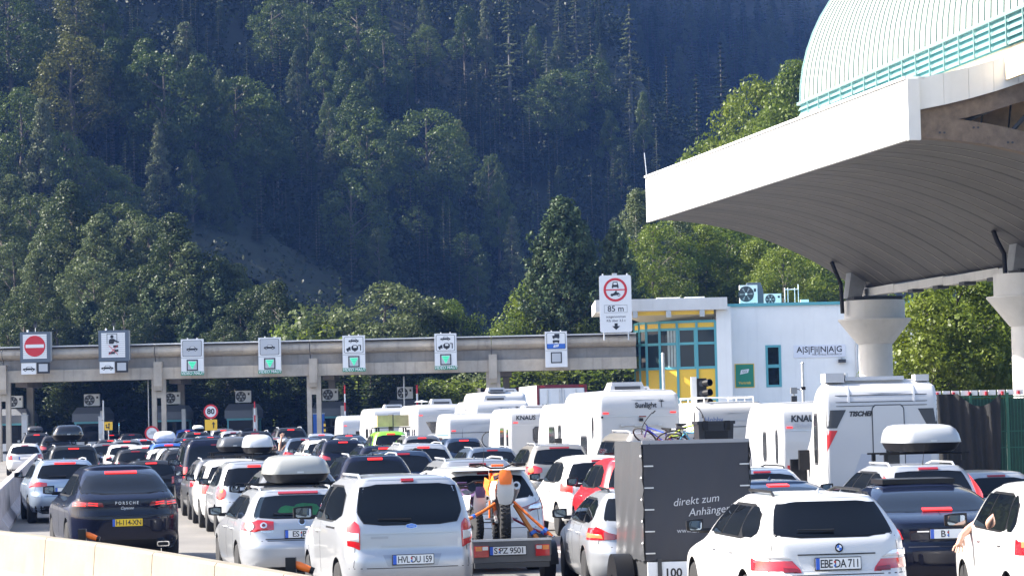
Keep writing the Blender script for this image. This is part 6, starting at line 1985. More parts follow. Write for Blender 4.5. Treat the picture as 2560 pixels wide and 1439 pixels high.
# silver-blue SUV behind the coupe
def glc_extra(root, sh, pm, add):
    for sg in (1, -1):
        for z in (.99, 1.03):
            add('light_bar', sh.patch('rear', [(sg*.62, z), (sg*.62, z + .018), (sg*.96, z + .024), (sg*.96, z + .004)], .013, 1, 5), lamp_lit)
hero_car('suv', 'silver_blue', 166, 101, 14, 1148, 'pale blue silver SUV left of the dark coupe SUV', rails='silver', aerial='fin', brake='lit', brake_w=.26, lights=[([(.46, .95), (.47, 1.06), (.9, 1.10), (1.03, 1.06), (1.03, .93)], lamp_red)], extra=[glc_extra])
# small silver hatch with round lamps
hero_car('hatch', 'silver_white', 640, 118, 11, 1152, 'pale silver small hatchback with big round red tail lights', brake='lit', brake_w=.14, aerial='whip', plate_z=.70, lights=[(ell(.80, .88, .17, .15, 20), lamp_red), (ell(.74, .92, .05, .04, 12), lamp_amber)], glass=(1.0, 1.37, .70, .56), exhaust=1)
# silver grey SUV in front of the white caravan
def tig_extra(root, sh, pm, add):
    for sg in (1, -1):
        add('lens', sh.patch('rear', ell(sg*.80, 1.02, .09, .08, 16), .015, 7, 7), lamp_hot)
hero_car('suv', 'warm_grey', 1407, 100, 9, 1109, 'grey silver SUV with rounded tail lights in front of the white caravans', rails='silver', brake='off', brake_w=.25, aerial='whip', lights=[([(.50, .94), (.50, 1.06), (.7, 1.13), (1.0, 1.10), (1.03, .98), (.9, .90)], lamp_red)], extra=[tig_extra])
# black saloon at the right
def s_extra(root, sh, pm, add):
    for sg in (1, -1):
        for k in range(3):
            z = .80 + .05 * k
            add('light_bar', sh.patch('rear', [(sg*(.66 + .03*k), z), (sg*(.66 + .03*k), z + .022), (sg*1.04, z + .03), (sg*1.04, z + .008)], .013, 1, 5), lamp_lit)
    add('chrome_bar', sh.patch('rear', [(-.42, .885), (-.42, .90), (.42, .90), (.42, .885)], .012, 1, 8), chrome)
    MB().box(1.75, 2.5, -.48, .48, sh.H - .01, sh.H + .055).build('sunroof', black_plastic, root)
hero_car('sedan', 'navy', 2378, 200, 4, 1213, 'dark blue saloon with sloping red tail lights and raised sunroof at the right', brake='lit', brake_w=.19, brake_z=1.135, aerial='fin', plate='B I\u00a0\u00a0\u00a0\u00a0\u00a0\u00a0\u00a0', plate_z=.86, lights=[([(.58, .77), (.64, .92), (.78, 1.0), (.92, 1.02), (1.12, .97), (1.14, .76)], lamp_red)], extra=[s_extra], mirror_paint=True)
# white compact van at the right edge
def vw_extra(root, sh, pm, add):
    add('lens', sh.patch('rear', [(.68, .99), (.68, 1.06), (.84, 1.06), (.84, .99)], .015, 4, 4), lamp_hot)
hero_car('van', 'white', 2752, 235, 1, 1205, 'white compact van with an arm resting on its open window, right edge', brake='off', L=4.3, lights=[([(.52, .90), (.52, 1.07), (1.0, 1.08), (1.02, .90)], lamp_red)], extra=[vw_extra], mirror_paint=False, dpillar=.42, cuts=[.16, .58], bumper_top=.62)
# silver estate with roof box at the right
hero_car('estate', 'silver_white', 2345, 158, 7, 1160, 'silver estate car with tall red pillar lights and pale roof box at the right', rails='silver', brake='off', aerial='whip', lights=[([(.70, .95), (.68, 1.15), (.72, 1.28), (.80, 1.32), (.86, 1.1), (.9, .95)], lamp_lit)], glass=(1.05, 1.38, .62, .55))
roof_box(2336, 1128, 150, 1.08, .46, 2.0, mat('box_silver', (.34, .35, .36), .35, coat=.4), 'pale silver roof box over the black bars of the right-hand silver estate', 7)
# white hatch, red hatch, grey van in the middle right
hero_car('hatch', 'white', 1509, 125, 9, 1138, 'white hatchback left of the red car', brake='off', lights=[([(.60, .82), (.60, .98), (.92, 1.0), (.92, .84)], lamp_lit)], sw=1.03)
hero_car('hatch', 'red', 1622, 140, 8, 1142, 'red hatchback beside the tarpaulin trailer', brake='off', sw=1.03, bars=[1.0, 1.9])
hero_car('bus', 'warm_grey', 1668, 119, 8, 1076, 'grey brown minibus with large black mirrors behind the tarpaulin trailer', brake='off', rails='silver', cuts=[.35, .7])

# oncoming van beyond the booths
r_, _ = build_car('bus', dict(paint='slate_blue', brake=None))
tag(r_, 'blue van facing the queue beyond the gantry', 'van')
put(r_, 330, 36, 180 - 24, 1050)
# roof loads
roof_box(172, 1100, 78, .98, .50, 1.9, mat('box_black', (.006, .006, .008), .12, coat=1), 'glossy black roof box on the tall dark car', 13)
roof_box(88, 1080, 44, .9, .35, 1.8, mat('box_dark', (.04, .04, .045), .4), 'dark roof box on the far left SUV')
roof_box(414, 1104, 64, .85, .42, 1.8, mat('box_white', (.6, .6, .61), .35, coat=.4), 'white roof box on the blue estate', skirt=mat('box_white', (.6, .6, .61)))
roof_box(588, 1128, 100, .80, .38, 1.9, mat('box_anthracite', (.07, .075, .085), .35, coat=.5), 'dark grey roof box above the silver grey SUV')
roof_box(650, 1132, 106, .70, .44, 1.9, mat('box_white2', (.42, .44, .47), .35, coat=.4), 'white ribbed roof box on the black cross bars')
roof_box(497, 1075, 46, .6, .28, 1.6, mat('box_cream', (.55, .56, .52), .5), 'pale roof bundle left of the yellow plate')
d = F / 62
p = P(983, 1068, d)
t = thing('roof_crate', 'wooden crate lashed to the roof of the bright green car', 'crate', (p.x, d, p.z), R(90 + YAW))
ply = mat('plywood', (.45, .35, .20), .7, noise=.25, nscale=2.5)
MB().box(0, 1.3, .005, .64, .04, .5).build('board_half', ply, t); MB().box(0, 1.3, -.64, -.005, .04, .5).build('board_half', ply, t)
MB().box(-.008, 1.3, -.02, .02, -.12, .53).build('strap', dark_metal, t)
for xx in (.3, 1.0):
    MB().tube([(xx, -.75, 0), (xx, .75, 0)], .02, 6).build('roof_bar', black_plastic, t)
    for sg in (-1, 1): MB().box(xx - .03, xx + .03, sg*.55 - .03, sg*.55 + .03, -.2, -.01).build('bar_foot', black_plastic, t)

# ------------------------------------------------------------------ caravans and motorhomes
camper_white = mat('camper_white', (.46, .46, .465), .35, coat=.4, noise=.03, nscale=.8)
camper_grey = mat('camper_grey', (.45, .46, .48), .4, noise=.04)
acrylic = mat('acrylic_window', (.02, .022, .024), .08, spec=.8, noise=.4, nscale=2)
acrylic_frame = mat('window_rim', (.05, .05, .055), .4)
stripe_dark = mat('decal_dark', (.035, .037, .042), .4); stripe_red = mat('decal_red', (.5, .02, .025), .4); stripe_grey = mat('decal_grey', (.36, .38, .43), .4)
def camper(kind, px, s, ytop, label, o, yaw=YAW):
    L = o.get('L', 5.2 if kind == 'caravan' else 6.8); W = o.get('W', 2.28) / 2
    H = 2.58 if kind == 'caravan' else 2.90
    z0 = .42
    rd = o.get('round', .22)
    sh = Shell(L, H, rear=[(z0, .06), (z0 + .15, 0), (1.5, 0), (H - rd*2.2, .02), (H - rd, .10), (H - rd*.45, .22), (H - .05, rd*1.9)],
        front=[(z0, .06), (z0 + .15, 0), (1.2, .02), (1.9, .3 if kind == 'caravan' else .9), (H - .3, .6 if kind == 'caravan' else 1.3), (H - .05, .9 if kind == 'caravan' else 1.8)],
        wid=[(z0, W - .05), (z0 + .1, W), (H - .4, W), (H - .12, W - .02), (H - .05, W - .07)], rr=[(z0, o.get('rr', .07)), (H - .05, o.get('rr', .07) + .03)], rf=[(z0, .2), (H - .05, .2)], bow=.02, taper=0.0, px=9.0)
    root = thing('caravan' if kind == 'caravan' else 'motorhome', label, kind, group='caravans and motorhomes in the queue')
    def add(name, mb, m, parent=root, smooth=40): return mb.build(name, m, parent, smooth)
    b = sh.body(26)
    add('body', b, camper_white, smooth=35)
    wy = o.get('waist', 1.55)
    for where in ('left', 'right'):
        for (x0, x1, za, zb) in o.get('win', [(.5, 1.0, 1.15, 1.75), (1.25, 1.6, 1.15, 1.75), (2.2, 3.2, 1.2, 1.75)]):
            f_ = add('side_window', sh.patch(where, rrect(x0, x1, za, zb, .07), .012, 5, 4, .03), acrylic_frame)
            add('pane', sh.patch(where, rrect(x0 + .04, x1 - .04, za + .04, zb - .04, .04), .018, 5, 4, .02), acrylic, f_)
        if o.get('panel'):
            add('side_panel', sh.patch(where, [(.06, z0 + .1), (.06, wy + .3), (L - .8, wy + .3), (L - .8, z0 + .1)], .004, 2, 8), camper_grey)
        add('sill', sh.patch(where, [(.05, z0 + .02), (.05, z0 + .12), (L - .5, z0 + .12), (L - .5, z0 + .02)], .008, 1, 8), camper_grey)
        add('edge_trim', sh.patch(where, [(.02, z0 + .1), (.06, H - rd - .05), (.10, H - rd - .05), (.08, z0 + .1)], .006, 6, 1), galv)
    zl = o.get('line', H - .72)
    add('rear_trim', sh.patch('rear', [(-W*.93, zl - .012), (-W*.93, zl + .012), (W*.93, zl + .012), (W*.93, zl - .012)], .012, 1, 10), acrylic_frame if o.get('dark_line') else galv)
    if o.get('rear_win'):
        a0, a1, za, zb = o['rear_win']
        f_ = add('rear_window', sh.patch('rear', rrect(a0, a1, za, zb, .1), .014, 6, 8, .03), acrylic_frame)
        add('pane', sh.patch('rear', rrect(a0 + .06, a1 - .06, za + .06, zb - .06, .06), .02, 6, 8, .02), acrylic, f_)
    for sg in (1, -1):
        add('tail_light', sh.patch('rear', [(sg*(W - .3), .6), (sg*(W - .3), .92), (sg*(W - .1), .92), (sg*(W - .1), .6)], .02, 4, 4, .03), lamp_red)
        add('marker_light', sh.patch('rear', [(sg*(W - .12), zl + .06), (sg*(W - .12), zl + .1), (sg*(W - .28), zl + .1), (sg*(W - .28), zl + .06)], .025, 1, 2, .03), lamp_lit)
    add('bumper', sh.patch('rear', [(-W*.98, z0 + .02), (-W*.98, z0 + .2), (W*.98, z0 + .2), (W*.98, z0 + .02)], .03, 2, 8, .04), camper_grey)
    plate_on(root, sh, o.get('plate', ''), .78, full=False)
    for tx in o.get('text', []):
        surf_text(root, sh, tx[0], tx[1], 'rear', tx[2], tx[3], tx[4] if len(tx) > 4 else sign_black, *(tx[5:] if len(tx) > 5 else ()), off=.016)
    for (x, y, w_, l_, h_) in o.get('roof', []):
        t_ = MB()
        zr_ = H - .02
        t_.add([(x, y - w_/2, zr_), (x + l_, y - w_/2, zr_), (x + l_, y + w_/2, zr_), (x, y + w_/2, zr_), (x + .05, y - w_*.42, zr_ + h_), (x + l_*.85, y - w_*.42, zr_ + h_), (x + l_*.85, y + w_*.42, zr_ + h_), (x + .05, y + w_*.42, zr_ + h_)],
               [(0,1,5,4), (1,2,6,5), (2,3,7,6), (3,0,4,7), (4,5,6,7)])
        t_.build('roof_hatch', camper_white, root)
        MB().box(x - .004, x + .03, y - w_*.36, y + w_*.36, zr_ + h_*.12, zr_ + h_*.5).build('hatch_grille', acrylic_frame, root)
    if o.get('rack'):
        for yy in (-.8, .8):
            MB().tube([(.4, yy, H + .12), (3.5, yy, H + .12)], .025, 6).build('roof_rail', white_paint, root)
            for xx in (.4, 1.4, 2.4, 3.4):
                MB().tube([(xx, yy, H - .05), (xx, yy, H + .12)], .02, 5).build('rail_post', white_paint, root)
        for xx in (.6, 1.4, 2.2, 3.0):
            MB().tube([(xx, -.8, H + .13), (xx, .8, H + .13)], .02, 6).build('crossbar', white_paint, root)
    if kind == 'motorhome':
        p = sh.side_pt(L - .8, 1.3, 1)
        for sg in (1, -1):
            MB().box(L - .9, L - .78, sg*(W + .1) - .1, sg*(W + .1) + .1, 1.25, 1.62).build('mirror', black_plastic, root)
    ty, rm = wheel_meshes(.34)
    for x in ((L*.45,) if kind == 'caravan' else (1.9, L - 1.0)):
        for sg in (1, -1):
            wo = link('wheel', ty, root); wo.location = (x, sg * (W - .16), .34)
            link('rim', rm, wo)
            MB().lathe([(.42, sg*(W - .06)), (.42, sg*(W + .004))], 20, (x, 0, .4), axis='y').build('wheel_arch', black_plastic, root)
    for fn in o.get('extra', ()): fn(root, sh, add)
    root['_H'] = H; root['_L'] = L; root['_W'] = 2*W
    s = free_scale(px, s, yaw, L, 2*W, 2.0)
    x, y, g = at(px, s, 2.0)
    need = CAMH - g - (ytop - yh(px)) / s
    root.location = (x, y, g); root.rotation_euler = (0, 0, R(90 + yaw))
    root.scale = (1, 1, max(.8, min(1.25, need / H)))
    placed.append((root.name, x, y, yaw, L, 2*W, need / H))
    return root
def palm(a, z, s_=1.0):
    def fn(root, sh, add):
        for k in range(5):
            an = R(20 + 35 * k)
            add('palm_logo', sh.patch('rear', [(a, z), (a - .09*s_*math.cos(an) - .01, z + .07*s_*math.sin(an)), (a - .09*s_*math.cos(an) + .015, z + .07*s_*math.sin(an) + .012), (a + .01, z + .01)], .016, 3, 1, .01), sign_black)
        add('palm_logo', sh.patch('rear', [(a - .01, z - .14*s_), (a - .005, z), (a + .008, z), (a + .008, z - .14*s_)], .016, 3, 1, .01), sign_black)
    return fn
def sun_extra(root, sh, add):
    H = sh.H
    MB().tube([(-.05, .55, 1.95), (-.05, -.6, 1.95)], .014, 6).build('rear_rack', galv, root)
    for yy in (.5, .1, -.55): MB().box(-.06, .0, yy - .05, yy + .05, 1.92, 1.98).build('rack_bracket', galv, root)
    MB().box(-.07, .0, -.08, .02, H - .84, H - .76).build('camera', black_plastic, root)
    add('third_brake', sh.patch('rear', [(-.18, H - .735), (-.18, H - .70), (.02, H - .70), (.02, H - .735)], .02, 1, 3), lamp_deep)
    MB().lathe([(.03, 0), (.03, .05)], 8, (-.02, 1.05, H - .72), axis='x').build('strip_end', black_plastic, root)
camper('motorhome', 1600, 91, 972, 'large white motorhome with dark lettering in front of the yellow office bay', dict(text=[('Sunlight', .19, -.18, 2.47, sign_black, 0, .006), ('Hotel war gestern !', .12, -.72, 2.40, sign_grey, .35)], roof=[(.6, .2, 1.0, .9, .22), (2.2, -.4, .8, .8, .12)], win=[(.8, 1.05, 1.6, 2.2), (1.8, 2.8, 1.1, 1.7)], extra=[sun_extra, palm(-.62, 2.55)], line=2.2, panel=True, plate='x', rr=.1), 9)
camper('motorhome', 1257, 60, 999, 'white motorhome with dark lettering behind the left caravan', dict(text=[('Sunlight', .19, -.2, 2.47, sign_black, 0, .006)], roof=[(.5, .2, 1.0, .9, .22)], extra=[palm(-.62, 2.55)], line=2.15, rr=.09))
camper('motorhome', 1262, 51, 977, 'tall white motorhome with rounded roof behind the lettered one', dict(H=3.2, roof=[(.4, .3, .9, .9, .18), (1.8, -.4, 1.2, 1.0, .14)], line=2.3, rr=.2, round=.35))
def trapez(root, sh, add):
    add('rear_window', sh.patch('rear', [(-1.0, 1.55), (-1.0, 2.08), (.72, 2.08), (.45, 1.55)], .014, 5, 8, .03), acrylic)
    MB().lathe([(.35, sh.H + .12), (.02, sh.H + .2)], 12, (1.0, .75, 0)).build('satellite_dish', white_paint, root)
    MB().tube([(1.0, .75, sh.H - .05), (1.0, .75, sh.H + .14)], .03, 6).build('dish_mast', white_paint, root)
camper('motorhome', 1104, 55, 1009, 'white motorhome with dark trapezoid rear window and satellite dish', dict(roof=[(.5, -.1, 1.0, .8, .26)], extra=[trapez], line=2.3, rr=.1))
def oldie(root, sh, add):
    add('blue_line', sh.patch('left', [(.1, 1.62), (.1, 1.67), (3.0, 1.67), (3.0, 1.62)], .006, 1, 6), sign_blue)
    MB().tube([(.1, .5, sh.H - .05), (.1, .5, sh.H + .1), (.1, .25, sh.H + .12)], .02, 5).build('roof_stub', galv, root)
camper('caravan', 1186, 61, 1031, 'small old white caravan with several dark side windows beside the lettered motorhome', dict(L=3.9, win=[(.3, .6, .9, 1.5), (.8, 1.1, .9, 1.5), (1.6, 2.6, .9, 1.55), (2.8, 3.3, .9, 1.5)], W=2.05, extra=[oldie], line=1.75, dark_line=True, round=.4))
camper('caravan', 1356, 72, 1017, 'white caravan with wide dark rear window left of the lorry', dict(rear_win=(-1.02, .35, 1.35, 1.92), text=[('KNAUS', .21, .58, 2.22, sign_black, .12, .006), ('Südwind', .12, .62, 2.06, sign_grey, .3)], win=[(.35, .75, 1.05, 1.85), (1.2, 2.0, 1.05, 1.9)], line=1.98, roof=[(1.2, 0, .9, .7, .1)], L=4.6))
camper('caravan', 1494, 75, 1004, 'white caravan squeezed between the grey SUV and the large motorhome', dict(text=[('KNAUS', .21, .45, 2.2, sign_black, .12, .006)], win=[(.35, .85, .95, 1.9), (1.4, 2.4, .95, 1.85)], line=1.95, L=4.6))
camper('caravan', 1832, 80, 1002, 'white caravan with blue lettering and black rear strip below the office', dict(text=[('Hobby', .22, .60, 2.02, mat('decal_blue', (.12, .16, .30), .4), 0, .003), ('De Luxe Easy', .12, -.12, 2.0, sign_grey, .2)], rack=True, win=[(.25, .38, 1.85, 2.3), (1.4, 2.2, 1.2, 1.8)], line=1.80, dark_line=True, round=.3))
camper('caravan', 2062, 95, 1001, 'white caravan with bold dark lettering left of the pick-up camper', dict(text=[('KNAUS', .23, .52, 2.12, sign_black, .12, .008), ('Südwind', .16, .56, 1.94, stripe_grey, .3, .003)], win=[(.5, .78, .95, 1.85), (1.7, 2.1, 1.0, 1.8)], panel=True, line=1.82, waist=1.5, round=.42, L=4.4), 9)
def tischer(root, sh, add):
    W, H = 1.07, sh.H
    for sg in (1, -1):
        add('dark_stripe', sh.patch('rear', [(sg*1.06, 2.02), (sg*1.06, 2.35), (sg*.68, 2.35), (sg*.86, 2.02)], .006, 3, 4, .01), stripe_dark)
        add('red_stripe', sh.patch('rear', [(sg*1.06, 1.60), (sg*1.06, 1.98), (sg*.85, 1.98)], .006, 4, 3, .01), stripe_red)
        add('roof_strap', sh.patch('rear', [(sg*.62 - .02, H - .42), (sg*.62 - .02, H - .12), (sg*.62 + .02, H - .12), (sg*.62 + .02, H - .42)], .012, 3, 1, .02), camper_grey)
        add('rear_lamp', sh.patch('rear', ell(sg*.84, .80, .09, .09, 14), .02, 5, 5), lamp_lit)
    add('grey_swoosh', sh.patch('rear', [(.62, 1.05), (.42, 1.55), (-1.06, 1.55), (-1.06, 1.05)], .005, 4, 8, .01), stripe_grey)
    add('grey_swoosh', sh.patch('rear', [(.45, .5), (.05, 1.04), (-1.06, 1.04), (-1.06, .5)], .005, 4, 8, .01), stripe_grey)
    dr = add('door', sh.patch('rear', rrect(-.42, .20, .62, 2.44, .1), .010, 40, 6, .02), acrylic_frame)
    add('door_leaf', sh.patch('rear', rrect(-.40, .18, .64, 2.42, .09), .014, 40, 6, .02), camper_white, dr)
    add('door_window', sh.patch('rear', [(-.30, 1.14), (-.30, 2.02), (-.05, 2.02), (-.05, 1.14)], .020, 5, 4, .02), acrylic, dr)
    add('door_grey', sh.patch('rear', [(-.40, .64), (-.40, 1.04), (.02, 1.04), (.17, .84), (.17, .64)], .017, 5, 5, .012), stripe_grey, dr)
    add('door_handle', sh.patch('rear', ell(.13, 1.13, .07, .08, 12), .035, 5, 5, .03), galv, dr)
    for z in (H - .30, H - .42, H - .49):
        add('rear_groove', sh.patch('rear', [(-1.06, z), (-1.06, z + .012), (1.06, z + .012), (1.06, z)], .008, 1, 8, .01), acrylic_frame)
    surf_text(root, sh, 'TISCHER', .12, 'rear', .40, 2.27, sign_black, .25, .006, off=.012)
    MB().box(.3, 1.9, -.5, .62, H - .02, H + .05).build('roof_window', camper_grey, root)
    MB().box(.25, .7, .65, 1.0, H - .05, H + .12).build('roof_vent', camper_white, root)
    MB().box(.3, .6, -.98, -.72, H - .05, H + .07).build('roof_vent', camper_white, root)
    MB().lathe([(.04, H - .03), (.04, H + .12)], 8, (.4, .58, 0)).build('chimney', galv, root)
    MB().box(1.9, 2.0, 1.08, 1.38, 1.0, 1.45).build('tow_mirror', black_plastic, root)
camper('motorhome', 2207, 134, 946, 'white pick-up camper with dark and red corner stripes and a narrow rear door', dict(L=2.5, W=2.14, H=2.9, win=[(.75, 1.1, 1.35, 2.3), (1.6, 1.95, 1.9, 2.35)], extra=[tischer], line=.62, plate='ER', rr=.06, round=.2), 5)
camper('motorhome', 988, 48, 1018, 'white motorhome behind the bright green car', dict(roof=[(.5, 0, 1.0, .9, .2)], line=2.2))
camper('caravan', 906, 45, 1037, 'white caravan with rounded sunlit side left of the bright green car', dict(L=4.0, round=.5, win=[]))
camper('caravan', 850, 38, 1028, 'far white caravan right of the striped post', dict(L=4.0))
camper('caravan', 722, 35, 1026, 'white motorhome-like caravan beyond the gantry left of the columns', dict(L=4.2, rear_win=(-.2, .95, 1.2, 1.9), roof=[(.4, 0, 1.0, .8, .25)], W=2.3))

# lorries
def lorry(px, s, ytop, yaw, label, H, W, L, frame, rearm, sidem, text=None):
    root = thing('lorry', label, 'lorry')
    MB().box(0, L, -W/2, W/2, .95, H).build('box_body', sidem, root)
    for sg in (1, -1):
        MB().box(-.04, -.002, min(sg*.02, sg*(W/2 - .1)), max(sg*.02, sg*(W/2 - .1)), 1.1, H - .18).build('rear_door', rearm, root)
        for yy in (.12, .75):
            MB().tube([(-.06, sg*yy, 1.15), (-.06, sg*yy, H - .25)], .018, 5).build('lock_rod', galv, root)
        MB().box(-.05, .0, sg*W/2 - .06, sg*W/2 + .06, .95, H).build('corner_post', frame, root)
        MB().box(-.06, .02, sg*(W/2 - .25) - .12, sg*(W/2 - .25) + .12, H - .11, H - .05).build('marker_light', lamp_red, root)
        MB().box(-.08, .05, sg*(W/2 - .3) - .2, sg*(W/2 - .3) + .2, .7, .88).build('tail_light', lamp_red, root)
    MB().box(-.05, .0, -W/2 + .06, W/2 - .06, H - .18, H + .001).build('top_rail', frame, root)
    MB().box(-.05, .0, -W/2 + .06, W/2 - .06, .93, 1.1).build('bottom_rail', frame, root)
    MB().box(.3, L + 2, -.4, .4, .6, .95).build('chassis', dark_metal, root)
    ty, rm = wheel_meshes(.5, .3)
    for x in (1.6, 2.9, L + 1.2):
        for sg in (1, -1):
            wo = link('wheel', ty, root); wo.location = (x, sg*(W/2 - .2), .5); link('rim', rm, wo)
    MB().box(L + .3, L + 2.1, -W/2 + .05, W/2 - .05, .8, min(H - .2, 3.2)).build('cab', sidem, root)
    if text:
        vs, fs = text_mesh(text, .32, 'LEFT', 0, 0, .008)
        MB().add([(-.045, W*.36 - v[1]*-1 - .0, 1.4 + v[0]) for v in vs], fs).build('lettering', sign_black, root)
    x, y, g = at(px, s, 2)
    root.location = (x, y, g); root.rotation_euler = (0, 0, R(90 + yaw))
    need = CAMH - g - (ytop - yh(px)) / s
    root.scale = (1, 1, max(.85, min(1.15, need / H)))
lorry(1406, 47.5, 961, 8, 'lorry with white rear doors and dark red frame right of the caravans', 3.75, 2.55, 7, mat('frame_maroon', (.16, .015, .025), .4), white_paint, mat('lorry_side', (.42, .42, .43), .5), 'SCHMITZ')
lorry(862, 37, 984, -38, 'lorry with pale rear and dark grey tarpaulin side beyond the gantry', 3.6, 2.5, 3.2, galv, mat('lorry_rear', (.50, .53, .58), .5), mat('lorry_tarp', (.075, .072, .072), .7, noise=.2))
lorry(1255, 40, 968, 8, 'dark lorry top with maroon edge behind the tall motorhomes', 3.9, 2.5, 6, dark_metal, mat('lorry_maroon', (.12, .02, .03), .5), mat('lorry_dark', (.08, .08, .085), .5))

# ------------------------------------------------------------------ the rest of the queue
V_SUV = dict(rails='silver', brake='lit'); V_SUVB = dict(rails='silver', brake='off', aerial='fin'); V_SUVN = dict(brake='lit', aerial='whip')
V_EST = dict(rails='silver', brake='lit', aerial='fin'); V_ESTB = dict(rails='black', brake='off'); V_H = dict(brake='lit', aerial='whip'); V_HB = dict(brake='off'); V_SED = dict(brake='lit', aerial='fin'); V_BUS = dict(brake='off'); V_VAN = dict(brake='lit', rails='silver')
queue = [
 ('van', V_VAN, 'dark_grey', 186, 80, 1112, 'tall dark car under the black roof box', 13), ('hatch', V_HB, 'white', 62, 55, 1108, 'white hatchback beyond the left barrier'), ('suv', V_SUV, 'dark_grey', 92, 45, 1082, 'dark SUV with roof box far left by the ticket column'),
 ('hatch', V_H, 'slate_blue', 279, 42, 1083, 'blue small car carrying bicycles below the yellow arrow sign'), ('estate', V_EST, 'dark_grey', 277, 50, 1098, 'dark estate below the blue car with bicycles'), ('hatch', V_HB, 'grey', 266, 58, 1107, 'grey hatchback right of the tall dark car'),
 ('estate', V_EST, 'grey', 318, 52, 1099, 'grey estate with one lit brake light left of the lorry ban sign'), ('estate', V_H, 'silver_blue', 360, 52, 1096, 'pale blue car below the lorry ban sign'), ('hatch', V_HB, 'white', 312, 62, 1110, 'white hatchback right of the pale blue SUV roof'), ('hatch', V_H, 'white', 366, 64, 1112, 'white hatchback with pinkish lights below the pale blue car'),
 ('estate', V_EST, 'blue', 424, 66, 1107, 'blue estate under the white roof box'), ('hatch', V_HB, 'white', 420, 73, 1121, 'white hatchback left of the dark minibus'), ('hatch', V_HB, 'silver_white', 446, 79, 1119, 'silver hatchback touching the dark minibus'), ('estate', V_ESTB, 'dark_grey', 470, 86, 1122, 'dark estate close to the left side of the minibus'),
 ('bus', V_BUS, 'navy', 545, 96, 1094, 'dark navy minibus with a plain rear window'), ('suv', V_SUVB, 'grey', 566, 105, 1146, 'silver grey SUV left of the white car with cross bars'), ('hatch', dict(brake='off', bars=[1.0, 1.9]), 'white', 592, 109, 1147, 'white car with black cross bars behind the small silver hatchback'),
 ('estate', V_ESTB, 'grey', 752, 133, 1174, 'dark grey estate between the small hatchback and the silver estate'), ('suv', V_SUVB, 'silver', 1205, 134, 1147, 'silver SUV with rails behind the white SUV'), ('suv', V_SUV, 'silver_white', 1066, 96, 1108, 'pale silver SUV with lit brake light behind the silver van-like car', 11),
 ('estate', V_ESTB, 'slate_blue', 1016, 107, 1126, 'slate blue estate left of the pale silver SUV'), ('estate', V_EST, 'navy', 967, 96, 1113, 'navy estate with red lights left of the slate blue estate'), ('estate', V_EST, 'navy', 946, 115, 1137, 'navy estate right behind the grey roof box'), ('suv', V_SUV, 'navy', 862, 72, 1098, 'dark blue SUV with a pale roof reflection left of centre'),
 ('suv', V_SUVB, 'white', 816, 68, 1099, 'white SUV with dark rear window left of the dark blue SUV'), ('estate', V_ESTB, 'blue_grey', 766, 64, 1093, 'blue grey estate with silver rail left of the white SUV'), ('hatch', V_HB, 'white', 722, 61, 1096, 'white car with an arm held out of its window'), ('sedan', V_SED, 'silver_white', 812, 50, 1083, 'pale saloon roof below the blue panel'),
 ('suv', V_SUVN, 'dark_grey', 850, 42, 1064, 'dark SUV right of the blue panel'), ('suv', V_SUVN, 'slate_blue', 894, 46, 1069, 'slate blue SUV left of the green car'), ('sedan', V_SED, 'black', 882, 52, 1085, 'black car in front of the slate blue SUV'), ('hatch', V_H, 'green', 981, 63, 1077, 'bright green car carrying a wooden crate'),
 ('suv', V_SUV, 'grey', 1060, 66, 1088, 'grey SUV with rails right of the green car'), ('hatch', V_H, 'slate_blue', 1165, 72, 1093, 'slate blue hatchback in front of the second white motorhome'), ('suv', V_SUVB, 'blue_grey', 1238, 86, 1118, 'blue grey SUV left of the grey silver SUV'),
 ('sedan', V_SED, 'slate_blue', 2018, 174, 1203, 'dark blue saloon ahead of the white estate'), ('estate', V_ESTB, 'silver_blue', 1925, 145, 1170, 'pale blue estate beyond the dark blue saloon'), ('hatch', V_HB, 'silver_white', 2512, 168, 1176, 'pale silver hatchback at the right edge'),
 ('suv', V_SUVB, 'black', 640, 62, 1077, 'black pick-up like SUV below the 80 sign booth', 9), ('hatch', V_HB, 'silver_white', 585, 46, 1076, 'pale hatchback left of the black SUV'), ('suv', V_SUV, 'dark_grey', 730, 52, 1068, 'dark SUV below the far white motorhome'), ('hatch', V_H, 'slate_blue', 528, 50, 1088, 'slate car below the yellow plate'), ('estate', V_EST, 'dark_grey', 495, 47, 1079, 'dark estate with clear lights left of the yellow plate'), ('hatch', V_H, 'blue', 470, 42, 1072, 'small blue car by the stacked sign backs'),
 ('hatch', V_H, 'grey', 560, 44, 1070, 'small grey car with a red light right of the yellow plate'), ('estate', V_EST, 'slate_blue', 470, 58, 1094, 'pale blue roofed estate above the dark minibus'), ('suv', V_SUVN, 'dark_grey', 665, 46, 1082, 'dark SUV right of the black pick-up like SUV'), ('hatch', V_HB, 'black', 330, 43, 1082, 'black hatchback below the far van'), ('estate', V_ESTB, 'dark_grey', 140, 47, 1088, 'dark car left of the black roof box'), ('hatch', V_HB, 'silver', 610, 52, 1085, 'silver hatchback behind the white roof box'),
 ('estate', V_ESTB, 'silver', 690, 57, 1092, 'silver estate right of the white roof box'), ('hatch', V_HB, 'dark_grey', 340, 70, 1122, 'dark car low between the white hatchbacks'), ('hatch', V_H, 'dark_grey', 380, 90, 1150, 'dark hatchback ahead of the dark coupe SUV'),
]
queue.sort(key=lambda q: -q[4])
for q in queue:
    kind, op, col, px, s, yr, lab = q[:7]
    far_car(kind, op, col, px, s, yr, lab, q[7] if len(q) > 7 else YAW)
